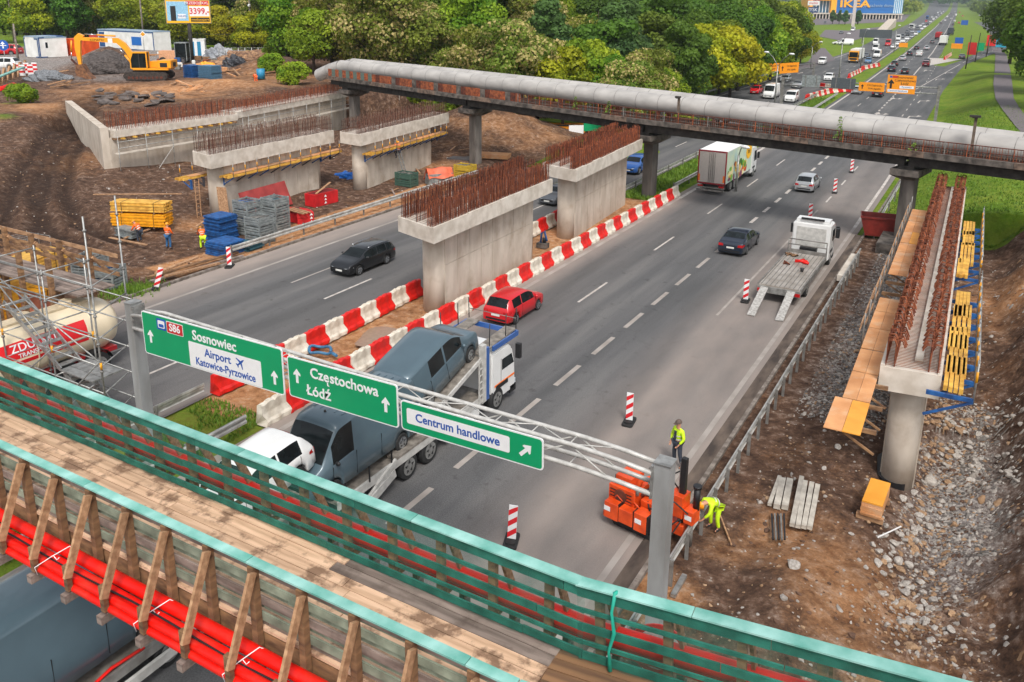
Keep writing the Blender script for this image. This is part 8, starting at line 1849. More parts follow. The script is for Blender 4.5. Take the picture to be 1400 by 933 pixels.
q = at(478, 241, .1);t = thing('blue_tarpaulin', 'crumpled bright blue tarpaulin on the mud between the two left piers', 'tarpaulin', (q.x, q.y, gz(q.x, q.y)));bm = bmesh.new();bmesh.ops.create_icosphere(bm, subdivisions=3, radius=1)
for v in bm.verts: k = 1 + .35 * math.sin(v.co.x * 7 + v.co.y * 5) * math.cos(v.co.y * 9);v.co = Vector((v.co.x * 1.4 * k, v.co.y * .8 * k, max(0, v.co.z) * .45 * k))
me = bpy.data.meshes.new('sheet');bm.to_mesh(me);bm.free();me.materials.append(M('tarp_blue', '1868c0', .4, scale=5, col2='0f4a90'));obj('sheet', me, None, t)
for k in range(16):
 px, py = rnd.choice(((640, 215), (590, 230), (530, 262), (620, 240), (560, 268), (700, 235)));q = at(px + rnd.uniform(-25, 25), py + rnd.uniform(-8, 8), .15);mb = MB();a = rnd.uniform(0, 3.1);ln = rnd.uniform(.5, 1.4);z = gz(q.x, q.y) + .08;mb.beam((q.x, q.y, z), (q.x + ln * math.cos(a), q.y + ln * math.sin(a), z + rnd.uniform(0, .3)), .12, .06);tag(obj('scrap_wood', mb, rnd.choice([WOODL, WOODG, ORPLY]), world=True, loc=q), 'piece of scrap wood lying behind the central piers', 'plank', 'scrap wood behind the central piers')
q = at(497, 0 + 195, 3.0)
# small barrier posters by the bridge (green and white banner)
q = at(805, 190, .5);t = thing('banner', 'green and white site banner on the fence under the pipe bridge', 'banner', (q.x, q.y + 2, .3), R_(40));mb = MB();mb.box(-1.5, 1.5, -.02, .02, .8, 1.8);obj('green_half', mb, SIGNG, t);mb = MB();mb.box(-3.2, -1.52, -.02, .02, .2, 1.5);obj('white_half', mb, SIGNW, t)
q = at(765, 182, .5);t = thing('orange_container', 'orange skip under the pipe bridge left of the banner', 'skip', (q.x, q.y + 2, .2), R_(30));mb = MB();mb.prism([(-2, -.9), (2, -.9), (2.2, .9), (-2.2, .9)], 0, 1.1);obj('tub', mb, ORSIGN, t);mb = MB();mb.box(-2.2, 2.2, -1.0, -.9, 1.0, 1.15);obj('rim', mb, BLACKP, t)

# ------------------------------------------------------------------ plateau: excavator
PZ = 4.42
ex = thing('excavator', 'big yellow tracked excavator digging on the plateau behind the abutment', 'excavator', (-99.9, 74.8, PZ))
dvec = Vector((-102, 73, 0)) - Vector((-97.4, 76.3, 0));ex.rotation_euler = (0, 0, math.atan2(dvec.y, dvec.x));EXS = 1.15;ex.scale = (EXS,) * 3
EY = M('excavator_yellow', 'f0a010', .4, scale=2, var=.06, coat=.3)
Ry0 = Matrix(((1, 0, 0, 0), (0, 0, -1, 0), (0, 1, 0, 0), (0, 0, 0, 1)))
for s in (-1, 1):
 mb = MB();pl = [(-2.4, .3), (-2.1, .02), (2.1, .02), (2.4, .3), (2.45, .55), (2.15, .95), (-2.1, .95), (-2.45, .6)];mb.prism(pl, s * 1.35 - .32, s * 1.35 + .32, Ry0);tr_o = obj('track', mb, M('track_dark', '4a403a', .8, .2, scale=5, col2='2c2622'), ex)
 for k in range(9): mb = MB();mb.tube([(-1.8 + .45 * k, s * 1.0 - .02 if s > 0 else -1.0 + .02, .32), (-1.8 + .45 * k, s * 1.7, .32)], .17, 10);obj('roller', mb, RUST2, tr_o)
for nm, a in (('turntable', (-.9, .9, -.9, .9, .9, 1.15, BLACKP)), ('deck', (-2.6, 1.4, -1.45, 1.45, 1.15, 1.35, EY)), ('counterweight', (-2.9, -1.4, -1.4, 1.4, 1.36, 2.25, EY)), ('engine_hood', (-1.38, -.2, -1.4, .4, 1.36, 2.1, EY)), ('side_panel', (-.15, 1.3, -1.4, -.55, 1.36, 2.0, EY))):
 mb = MB();mb.box(*a[:6]);o = obj(nm, mb, a[6], ex);bm = bmesh.new();bm.from_mesh(o.data);bmesh.ops.bevel(bm, geom=bm.edges[:], offset=.05, segments=2, affect='EDGES');bm.to_mesh(o.data);bm.free()
mb = MB();mb.box(-2.95, -2.91, -.5, .5, 1.5, 2.0);obj('dark_grille', mb, BLACKP, ex)
mb = MB();mb.box(-2.5, -1.7, 1.401, 1.42, 1.5, 2.0);obj('dark_grille', mb, BLACKP, ex)
# cab (on the far or near side: left side of the machine = +y)
cb = MB();cab = [(-.25, 1.36), (1.55, 1.36), (1.55, 2.4), (1.25, 3.15), (-.25, 3.15)];cb.prism([(x, z) for x, z in cab], -1.4, -.45, Ry0)
o = obj('cab', cb, DGLASS, ex)
for y_ in (.45, 1.4):
 pts = [(x, -y_ if False else y_, z) for x, z in cab];
 for a, b_ in zip(pts, pts[1:] + pts[:1]): mb = MB();mb.beam((a[0], a[1], a[2]), (b_[0], b_[1], b_[2]), .12, .12, up=(0, 1, 0));obj('cab_pillar', mb, EY, ex)
mb = MB();mb.box(-.3, 1.3, .4, 1.45, 3.16, 3.24);obj('cab_roof', mb, EY, ex)
mb = MB();mb.box(.55, .65, .44, 1.42, 1.4, 3.04);obj('cab_pillar', mb, BLACKP, ex)
# boom: pivot 1.2 -> knee -> tip
def slab(pts, w_, nm, m_=EY): mb = MB();mb.prism(pts, -w_ / 2, w_ / 2, Ry0);return obj(nm, mb, m_, ex)
slab([(.95, 1.3), (1.4, 1.2), (2.5, 3.35), (3.3, 4.15), (7.2, 4.45), (7.3, 4.6), (7.0, 4.8), (3.1, 4.72), (2.35, 4.15), (1.6, 3.0)], .5, 'boom')
slab([(6.85, 5.0), (7.45, 5.25), (7.95, 4.8), (8.0, 3.4), (7.75, 1.45), (7.5, 1.45), (7.45, 3.0), (7.3, 4.3)], .4, 'stick')
slab([(7.3, 1.75), (7.9, 1.7), (8.1, 1.0), (8.0, .45), (7.2, .15), (6.2, .0), (6.9, .8), (7.1, 1.3)], 1.3, 'bucket', M('bucket_steel', '9a6b4a', .6, .3, scale=3, col2='5c3e2c'))
for (a, b_, r) in (((1.6, 0, 1.6), (3.0, 0, 3.6), .11), ((3.4, 0, 4.95), (6.8, 0, 5.15), .10), ((8.35, 0, 4.4), (8.6, 0, 2.3), .09)):
 a, b_ = Vector(a), Vector(b_);
 for yy in ((-.38, .38) if r == .11 else (0,)):
  mb = MB();mb.tube([a + Vector((0, yy, 0)), a.lerp(b_, .6) + Vector((0, yy, 0))], r, 8);obj('ram', mb, EY, ex);mb = MB();mb.tube([a.lerp(b_, .6) + Vector((0, yy, 0)), b_ + Vector((0, yy, 0))], r * .55, 8);obj('ram_rod', mb, CHROME, ex)
mb = MB();mb.beam((8.6, 0, 2.3), (7.9, 0, 1.5), .3, .15);obj('bucket_link', mb, RUST2, ex)
text_mb('KOMATSU', .34, BLACKP, ex, Matrix.Translation((5.4, .285, 4.5)) @ Matrix.Rotation(R_(180), 4, 'Z') @ Matrix.Rotation(R_(90), 4, 'X'), 'lettering', .002)
mb = MB();mb.box(3.7, 4.2, .277, .283, 4.2, 4.7);obj('white_square', mb, SIGNW, ex)
person('driver in red vest sitting in the excavator cab', (-100.6, 73.9, PZ + 1.2), math.atan2(dvec.y, dvec.x) - R_(90), dict(kl=(-.12, .45, .95), kr=(.12, .45, .95), al=(-.12, .5, .5), ar=(.12, .5, .5), tl=(-.12, .65, .46), tr=(.12, .65, .46), hl=(-.15, .45, 1.1), hr=(.15, .45, 1.1)), M('vest_red', 'b22a2a', .7), DKCLOTH, HAIR, 1.0)

# ------------------------------------------------------------------ cabins and plateau clutter
CW = M('cabin_white', 'e8e8e4', .6, scale=.8, col2='d4d4ce');CBL = M('cabin_blue', '20558f', .5, scale=2, col2='184272')
def cabin(label, pa, pb_, h, wd, z, mat=CW, trim=CBL, wins=(), sign=None, name='site_cabin', ribs=0):
 a, b_ = at(*pa, z), at(*pb_, z);d = b_ - a;LL = d.length;ang = math.atan2(d.y, d.x);t = thing(name, label, 'cabin' if name == 'site_cabin' else 'container', a, ang, 'site cabins and containers')
 mb = MB();mb.box(0, LL, 0, wd, .1, h);obj('wall', mb, mat, t);mb = MB();mb.box(-.05, LL + .05, -.05, wd + .05, h + .002, h + .18);obj('roof', mb, trim if mat is not CW else M('cabin_roof', '8fa3b3', .6), t)
 for x in (0, LL): mb = MB();mb.box(x - .06, x + .06, -.06, .06, .1, h);obj('corner_post', mb, trim, t)
 mb = MB();mb.box(.07, LL - .07, -.04, -.003, h - .2, h);obj('top_rail', mb, trim, t);mb = MB();mb.box(.07, LL - .07, -.04, -.003, .1, .25);obj('bottom_rail', mb, trim, t)
 for x0, x1, z0, z1, m_ in wins:
  mb = MB();mb.box(x0 * LL, x1 * LL, -.06, -.004, z0 * h, z1 * h);f = obj('window', mb, SIGNW if m_ is None else m_, t)
  if m_ is None: mb = MB();mb.box(x0 * LL + .1, x1 * LL - .1, -.07, -.061, z0 * h + .1, z1 * h - .1);obj('pane', mb, DGLASS, f)
 for k in range(ribs): x = LL * (k + .5) / ribs;mb = MB();mb.box(x - .06, x + .06, -.06, -.003, .26, h - .21);obj('rib', mb, mat, t)
 return t
cabin('white site cabin with blue roof edge at the far left', (36, 78), (54, 80), 3.4, 5, PZ, wins=())
cabin('white site cabin front with window and blue corner posts', (56, 80), (80, 78.6), 3.6, 4, PZ, wins=[(.3, .75, .45, .78, None)])
cabin('narrow blue site cabin joined to the windowed one', (80, 78.5), (89, 78), 3.6, 4, PZ, mat=CBL, wins=[(.35, .85, .5, .85, None)])
cabin('orange steel container with dark lettering behind the excavator boom', (88, 77), (117, 79), 3.0, 3, PZ, mat=M('container_orange', 'e0561c', .5, scale=1, col2='c0440f'), trim=M('container_orange', 'e0561c'), name='container', ribs=12)
t = cabin('long white site cabin with blue toilet sign behind the excavator', (136, 66), (211, 71), 3.8, 4, PZ, wins=[(.02, .12, .1, .9, CBL), (.62, .79, .28, .72, M('toilet_sign_blue', '1668b8', .5))])
cabin('second white cabin behind the long one, with red roof line in front', (121, 56), (179, 57), 5.6, 4, PZ, wins=[(.03, .09, .2, .8, CBL)])
q = at(127, 49, 7.0);mb = MB();a, b_ = at(122, 50, 6.6), at(184, 50, 6.6);mb.beam(a, b_, .3, .5);tag(obj('red_canopy', mb, M('canopy_red', 'b8322c', .5), world=True, loc=a), 'red canopy strip between the two long white cabins', 'canopy')
# portable toilets
for k, (px, lab) in enumerate(((267, 'portable toilet with white and blue panels, left of the two'), (276, 'portable toilet with white and blue panels, right of the two'))):
 q = at(px, 77, PZ);t = thing('portable_toilet', lab, 'toilet', q, R_(40), 'portable toilets');mb = MB();mb.box(-.8, .8, -.8, .8, 0, 3.0);obj('cabin', mb, SIGNW, t);mb = MB();mb.prism([(-.85, -.85), (.85, -.85), (.85, .85), (-.85, .85)], 3.002, 3.2);obj('roof', mb, CW, t);mb = MB();mb.box(-.55, .1, -.83, -.802, .1, 2.7);obj('door', mb, M('toilet_blue', '1c7fa8', .5), t);mb = MB();mb.box(-.83, -.802, -.3, .6, .1, 2.7);obj('side_panel', mb, M('toilet_blue', '1c7fa8'), t)
# billboard
q = at(263, 84, PZ);t = thing('billboard', 'billboard advertising a price of 3399 on a dark post above the site', 'billboard', (q.x, q.y, PZ - .5), math.atan2(-q.x, q.y) * 1.0 + R_(0));
dist = q.length;pp_ = dist / 1180.
bw, bh = 51 * pp_ * 1.03, 28 * pp_;zc0 = 66 * pp_
def BB(x0, x1, z0, z1, m_, nm, lv=0): mb = MB();mb.box(x0 * bw, x1 * bw, -.2 - .02 * lv, -.18 - .02 * lv + .0, zc0 + z0 * bh, zc0 + z1 * bh);return obj(nm, mb, m_, t)
mb = MB();mb.box(-.5 * bw - .1, .5 * bw + .1, -.15, .35, zc0 - .5 * bh - .1, zc0 + .5 * bh + .1);obj('box', mb, GALVD, t);mb = MB();mb.tube([(0, .1, 0), (0, .1, zc0 - .5 * bh)], .35, 10);obj('post', mb, DARKC, t)
YB = M('poster_yellow', 'f0b818', .5, var=.05);PR_ = M('poster_red', 'd42020', .5, var=.05)
BB(-.5, .5, -.5, .5, YB, 'poster');BB(-.48, .0, -.4, .45, M('poster_blue', '8fc0dc', .5, var=.2), 'poster_field', 1);BB(.03, .48, -.2, .24, SIGNW, 'price_field', 1);BB(-.04, .29, .28, .48, PR_, 'red_strip', 1);BB(.31, .48, .28, .48, PR_, 'red_strip', 1);BB(.05, .48, -.44, -.26, BLACKP, 'black_strip', 1);BB(-.4, -.28, -.4, .25, BLACKP, 'figure', 2);BB(-.24, -.06, -.3, -.1, SIGNW, 'label', 2)
XR = Matrix.Rotation(R_(90), 4, 'X')
text_mb('3399,-', bh * .37, PR_, t, Matrix.Translation((.255 * bw, -.25, zc0 + .02 * bh)) @ XR, 'price', .005, bold=.02, sx=.92);text_mb('PRZEBOJE', bh * .17, SIGNW, t, Matrix.Translation((.125 * bw, -.25, zc0 + .38 * bh)) @ XR, 'lettering', .005);text_mb('XXL', bh * .17, SIGNW, t, Matrix.Translation((.395 * bw, -.25, zc0 + .38 * bh)) @ XR, 'lettering', .005);text_mb('mediaexpert', bh * .15, YB, t, Matrix.Translation((.265 * bw, -.25, zc0 - .35 * bh)) @ XR, 'lettering', .005);text_mb('PHILIPS', bh * .12, SIGNB, t, Matrix.Translation((-.15 * bw, -.26, zc0 - .2 * bh)) @ XR, 'lettering', .005)
# poles and wires
POLE = M('wood_pole', '8d8378', .85, scale=3, col2='665d54')
tops = []
for k, (px, py, topy, lab) in enumerate(((20, 62, -40, 'wooden pole at the far left behind the cabins'), (103, 55, -30, 'tall wooden pole above the left cabins'), (198, 68, -20, 'tall wooden pole standing behind the excavator cab'), (346, 80, -12, 'tall wooden pole with lamp right of the billboard'), (388, 72, 40, 'short pole with insulator left of the pipe end'), (26, 90, 42, 'old stub pole at the left edge beside the road sign'), (156, 58, 32, 'thin pole in front of the white cabins'))):
 z = PZ - .3;q = at(px, py, z);H_ = (py - topy) * q.length / 1180. * 1.02;t = thing('pole', lab, 'pole', q, 0, 'wooden poles on the site');mb = MB();mb.tube([(0, 0, -.3), (-.0, 0, H_)], [.2, .13], 8);obj('post', mb, POLE, t);tops.append(Vector((q.x, q.y, z + H_ * .82)))
 if k in (1, 3, 4): mb = MB();mb.sphere((.25, -.3, H_ * .72), .3, 8, 5);obj('lamp', mb, SIGNW, t)
for i, (a, b_) in enumerate(((0, 1), (1, 2), (2, 3))):
 a, b_ = tops[a], tops[b_]
 for j in (0, 1): pts = [a.lerp(b_, u) + Vector((0, 0, -4 * u * (1 - u) * 1.6 - 6 * j)) for u in np.linspace(0, 1, 12)];mb = MB();mb.tube(pts, .03, 4);tag(obj('overhead_wire', mb, BLACKP, world=True, loc=a), ['upper', 'lower'][j] + ' wire strung between poles, ' + ['far left span', 'span over the cabins', 'span left of the billboard'][i], 'wire', 'overhead wires')
# fence panels along the plateau rear
for k in range(16):
 px = 300 + k * 9;
 if px > 410: continue
 q, q2 = at(px, 82 + (px - 300) * -.01, PZ), at(px + 8.6, 82 + (px - 291) * -.01, PZ);t = thing('fence_panel', f'{ordw[k]} mesh fence panel counted from the left, right of the toilets', 'fence', q, 0, 'mesh fence panels at the rear of the site')
 for p in (q, q2): mb = MB();mb.tube([tuple(p - q), tuple(p - q + Vector((0, 0, 2.1)))], .05, 5);obj('frame_tube', mb, GALV, t)
 for z in (.2, 2.05): mb = MB();mb.tube([(0, 0, z), tuple(q2 - q + Vector((0, 0, z)))], .035, 5);obj('frame_tube', mb, GALV, t)
 mb = MB()
 for j in range(10): p = (q2 - q) * (j + .5) / 10;mb.tube([tuple(p + Vector((0, 0, .2))), tuple(p + Vector((0, 0, 2.05)))], .012, 3, cap=False)
 tag(obj('mesh_wires', mb, GALVD, t), kind='stuff')
# clutter
q = at(357, 108, 4.7);mb = MB();mb.tube([(0, 0, 0), (0, 0, 1.3)], .55, 14);o = obj('barrel', mb, M('barrel_blue', '2a86b0', .5));o.location = (q.x, q.y, gz(q.x, q.y) + .1);tag(o, 'blue barrel on the sand above the abutment', 'barrel')
def heapthing(name, label, px, py, z, r, h, mat, cat, squash=.7, seed=0):
 q = at(px, py, z);bm = bmesh.new();bmesh.ops.create_icosphere(bm, subdivisions=5, radius=1);rr = random.Random(seed)
 ph = [rr.uniform(0, 6) for _ in range(4)];amp = .07 if 'heap' in name and 'scrap' not in name and 'rubbish' not in name else .18
 for v in bm.verts: v.co.z = max(-.1, v.co.z) * (1 - .25 * math.hypot(v.co.x, v.co.y)) if v.co.z > 0 else v.co.z;k = 1 + amp * math.sin(v.co.x * 6 + ph[0]) * math.cos(v.co.y * 7 + ph[1]) + amp * .5 * math.sin(v.co.z * 15 + ph[2] + v.co.x * 11) + amp * .35 * math.sin(v.co.x * 37 + ph[3]) * math.sin(v.co.y * 41);v.co = Vector((v.co.x * r * k, v.co.y * r * squash * k, max(-.1, v.co.z) * h * k))
 me_ = bpy.data.meshes.new(name);bm.to_mesh(me_);bm.free();me_.materials.append(mat);o = bpy.data.objects.new(name, me_);COL.objects.link(o);o.location = (q.x, q.y, gz(q.x, q.y) - .05);tag(o, label, cat);return o
heapthing('gravel_heap', 'dark grey gravel heap left of the excavator', 147, 98, PZ, 4.6, 2.8, M('dark_gravel', '5b5350', .95, scale=3, col2='38322f', bump=.8), 'heap', .8, 1)
heapthing('steel_scrap_heap', 'grey heap of twisted steel frames left of the excavator bucket', 68, 108, PZ, 3.6, 1.3, M('scrap_grey', '8f9194', .6, .2, scale=8, col2='55585c', bump=.8), 'heap', .6, 2)
heapthing('rubbish_heap', 'sandy rubbish heap with black foil beside the blue stacks', 345, 92, PZ, 7.5, 2.4, M('heap_sand', 'a88362', .95, scale=2, col2='63483a', bump=.8), 'heap', .6, 3)
heapthing('plastic_sheet', 'black foil crumpled on the heap right of the blue stacks', 322, 92, PZ + .6, 2.2, 1.7, M('black_foil', '3a3b40', .4, scale=4, col2='232428'), 'foil', .6, 4)
heapthing('white_bags', 'heap of white bags and sheets right of the toilets', 300, 80, PZ, 3.0, 2.2, M('bag_white', 'c4c6ca', .6, scale=3, col2='8f9296', bump=.5), 'bags', .7, 5)
heapthing('gravel_heap', 'heap of broken concrete and brown soil beneath the wooden pole', 380, 96, PZ, 4.2, 1.6, M('heap_brown', '71584a', .95, scale=3, col2='40312a', bump=.9), 'heap', .6, 6)
for k in range(46):
 px, py = rnd.uniform(216, 310), rnd.uniform(74, 101);q = at(px, py, PZ);mt_ = rnd.choice([WOODL, WOODB, BLUEM, GALVD, ORPLY, CW, RUST, GALC]);t = None
 w_, l_, h_ = rnd.uniform(.6, 2.4), rnd.uniform(.5, 1.4), rnd.uniform(.3, 1.1);mb = MB();n = rnd.randint(2, 5)
 for j in range(1): mb.box(-w_ / 2, w_ / 2, -l_ / 2, l_ / 2, 0, h_ * .8)
 nm = {'light_timber': 'timber', 'brown_timber': 'timber', 'blue_steel': 'blue', 'galvanised_dull': 'grey', 'orange_plywood': 'plywood', 'cabin_white': 'white', 'rusty_steel': 'rusty', 'crate_grey': 'grey'}[mt_.name]
 o = obj('site_box', mb, mt_);bm = bmesh.new();bm.from_mesh(o.data);bmesh.ops.bevel(bm, geom=bm.edges[:], offset=.06, segments=1, affect='EDGES');bm.to_mesh(o.data);bm.free();o.location = (q.x, q.y, gz(q.x, q.y));o.rotation_euler = (0, 0, rnd.uniform(0, 3));tag(o, f'{nm} coloured bundle in the clutter behind the blue stacks', 'bundle', f'{nm} bundles in the site clutter')
for k in range(40):
 px, py = rnd.choice(((205, 95), (190, 98), (300, 98), (330, 106), (250, 125), (40, 100), (80, 118)));q = at(px + rnd.uniform(-18, 18), py + rnd.uniform(-5, 5), PZ);a = rnd.uniform(0, 3.1);ln = rnd.uniform(1.5, 4);z = gz(q.x, q.y) + .12;mb = MB();mb.beam((q.x, q.y, z + .1), (q.x + ln * math.cos(a), q.y + ln * math.sin(a), z + rnd.uniform(.1, .7)), .25, .14);tag(obj('loose_board', mb, rnd.choice([WOODL, WOODL, WOODB, ORPLY]), world=True, loc=q), 'loose board lying around the excavator on the plateau', 'board', 'loose boards on the plateau')
mb = MB();mb.box(-1.3, 1.3, -.9, .9, .3, 2.2);
q = at(251, 88, PZ);t = thing('loader', 'small loader with grey cab and sand coloured body right of the excavator', 'loader', q, R_(30));mb = MB();mb.box(-.9, .9, -.8, .8, .6, 3.4);obj('cab', mb, DGLASS, t);mb = MB();mb.box(-3.6, -.95, -.9, .9, .8, 2.2);obj('body', mb, M('loader_body', 'd8a078', .5), t);mb = MB();mb.box(-.95, .95, -.85, .85, 3.402, 3.55);obj('cab_roof', mb, GALC, t)
for x in (-3.0, .2):
 for s in (1, -1): wheel(t, x, s * .85, .6, s, .4)
for sx_ in (-.92, .92):
 for sy in (-.82, .82): mb = MB();mb.box(sx_ - .05, sx_ + .05, sy - .05, sy + .05, .6, 3.4);obj('cab_pillar', mb, GALC, t)
# yellow sheet over stack
heapthing('yellow_cover', 'yellow cover lying on boards above the blue stacks', 281, 88, PZ + .8, 2.2, 1.1, EY, 'cover', .6, 7)
# left edge road: sign, red car, white car, barriers
q = at(7, 96, PZ);t = thing('road_sign', 'round blue road sign with white arrows at the far left edge', 'sign', at(8, 88, PZ), R_(35));mb = MB();mb.tube([(0, 0, 0), (0, 0, 2.6)], .06, 6);obj('post', mb, GALV, t);mb = MB();mb.tube([(0, -.1, 3.0), (0, -.05, 3.0)], .85, 20, smooth=False);obj('sign_face', mb, SIGNB, t);mb = MB();mb.prism([(-.1, -.5), (.1, -.5), (.1, .2), (.35, .2), (0, .6), (-.35, .2), (-.1, .2)], .105, .12, Matrix.Translation((0, 0, 3.0)) @ XR);obj('arrow', mb, SIGNW, t);mb = MB();mb.prism([(-.55, -.1), (.55, -.1), (.55, .02), (-.55, .02)], .121, .13, Matrix.Translation((0, 0, 3.0)) @ XR);obj('arrow', mb, SIGNW, t)
q = at(8, 74, PZ);place('suv', q.x, q.y, R_(210), 'red car at the far left edge behind the blue sign', C['red'], z=PZ - .3, sc=1.3)
q = at(5, 92, PZ);place('hatch', q.x, q.y, R_(210), 'white car cut by the left edge below the red one', C['white'], z=PZ - .3, sc=1.2)
t = thing('diamond_sign', 'yellow diamond priority sign in front of the long white cabin', 'sign', at(198, 76, PZ), R_(50));mb = MB();mb.tube([(0, 0, 0), (0, 0, 3.6)], .06, 6);obj('post', mb, GALV, t);mb = MB();mb.prism([(-.6, 0), (0, -.6), (.6, 0), (0, .6)], .06, .09, Matrix.Translation((0, 0, 3.9)) @ XR);obj('white_diamond', mb, SIGNW, t);mb = MB();mb.prism([(-.42, 0), (0, -.42), (.42, 0), (0, .42)], .092, .11, Matrix.Translation((0, 0, 3.9)) @ XR);obj('yellow_diamond', mb, YELP, t)
# footbridge end with braces and red ducts at far left (mirror of the near one)
ew = thing('walkway_end', 'planked walkway end with slanted braces at the left edge of the plateau', 'walkway', at(30, 100, PZ))
for k in range(6): a = at(2 + k * 7, 120 - k * 3.2, PZ - .6);mb = MB();mb.beam((a.x, a.y, a.z + 2.2), (a.x + .8, a.y - 1.2, a.z - .2), .25, .25);obj('brace', mb, WOODL, ew, world=True);mb = MB();mb.beam((a.x, a.y, a.z + 2.3), (a.x, a.y, a.z - .4), .25, .25, up=(1, 0, 0));obj('post', mb, WOODB, ew, world=True)
a, b_ = at(-8, 108, PZ + 1.6), at(32, 92, PZ + 1.2);mb = MB();mb.beam(a, b_, .5, .15);obj('top_rail', mb, NETL, ew, world=True)
for k in range(3): a, b_, c_ = at(-5, 126 - k * 1.6, PZ - .2), at(18, 118 - k * 1.6, PZ + .1), at(33, 123 - k, PZ - .6);mb = MB();mb.tube([a, a.lerp(b_, .5), b_, b_.lerp(c_, .5), c_], .2, 8);tag(obj('cable_duct', mb, REDP, world=True, loc=a), ['upper', 'middle', 'lower'][k] + ' red duct emerging from the walkway end at the left edge', 'duct', 'red ducts at the left edge')
for k in range(5): q = at(26 + k * 5.5, 101 - k * .2 + (k % 2) * 3, PZ);o = bpy.data.objects.new('barrier_board', None);COL.objects.link(o);o.location = q;o.rotation_euler = (0, 0, R_(40));tag(o, f'{ordw[k]} small red and white board left of the steel scrap heap', 'barrier', 'small red and white boards');mb = MB();mb.box(-.35, .35, -.04, .04, .0, 1.5);obj('board', mb, SIGNW, o);mb = MB();mb.box(-.352, .352, -.045, .045, .4, .7);mb2 = MB();mb2.box(-.352, .352, -.045, .045, 1.0, 1.3);obj('red_band', mb, PR_, o);obj('red_band', mb2, PR_, o)
# wire box and frames near the scaffold
q = at(40, 332, 1.0);t = thing('wire_basket', 'grey wire basket lying on the sand above the long yellow stack', 'basket', (q.x, q.y, gz(q.x, q.y)))
for i in range(6):
 for z in (0, .9): mb = MB();mb.tube([(-1.2, -.6 + .24 * i, z), (1.2, -.6 + .24 * i, z + .1)], .015, 4);obj('wire', mb, GALV, t)
for x in (-1.2, 0, 1.2):
 for y_ in (-.6, .6): mb = MB();mb.tube([(x, y_, 0), (x, y_, 1.0)], .02, 4);obj('wire', mb, GALV, t)
for (x, y_) in ((198, 395), (158, 398)): pass

# ------------------------------------------------------------------ far: lamps, gantries, store, signs
def lamp(label, x, y, h, arms=(-1, 1), ln=1.6, ry=0., grp='street lamps'):
 t = thing('street_lamp', label, 'street lamp', (x, y, 0), ry, grp);mb = MB();mb.tube([(0, 0, 0), (0, 0, h * .8)], [.12, .08], 8);obj('mast', mb, GALV, t)
 for s in arms: mb = MB();mb.tube([(0, 0, h * .78), (s * ln * .5, 0, h * .92), (s * ln, 0, h)], .05, 6);obj('arm', mb, GALV, t);mb = MB();mb.sphere((s * (ln + .35), 0, h + .02), .5, 10, 6, (1, .45, .3));obj('lamp_head', mb, SIGNW, t)
 return t
def bypix(px, pbase, ptop):
 q = at(px, pbase);lo, hi = 0, 30
 for _ in range(40):
  m_ = (lo + hi) / 2
  if pix(q.x, q.y, m_)[1] > ptop: lo = m_
  else: hi = m_
 return q, lo
for (px, pb0, pt, lab, ln) in ((945, 132, 90, 'twin armed street lamp just above the pipe bridge lamp stub', 1.9), (1058, 152, 73, 'twin armed street lamp left of the smaller orange sign', 2.0), (1108, 95, 57, 'twin armed street lamp over the left carriageway beside the slip road', 1.9), (1006, 262, 200, 'thin mast in the reservation grass beside the lorry', 0), (1146, 115, 46, 'tall grey mast between the white car and the yellow lorry', .8), (1176, 95, 40, 'slim mast right of the yellow lorry', .6), (1222, 72, 35, 'mast in the reservation beside the red van', .5), (1350, 75, 40, 'street lamp with curved arm on the right side road', 1.2)):
 q, h = bypix(px, pb0, pt);lamp(lab, q.x, q.y, h, (-1, 1) if ln > 1.5 else (1,), max(.3, ln), R_(-30))
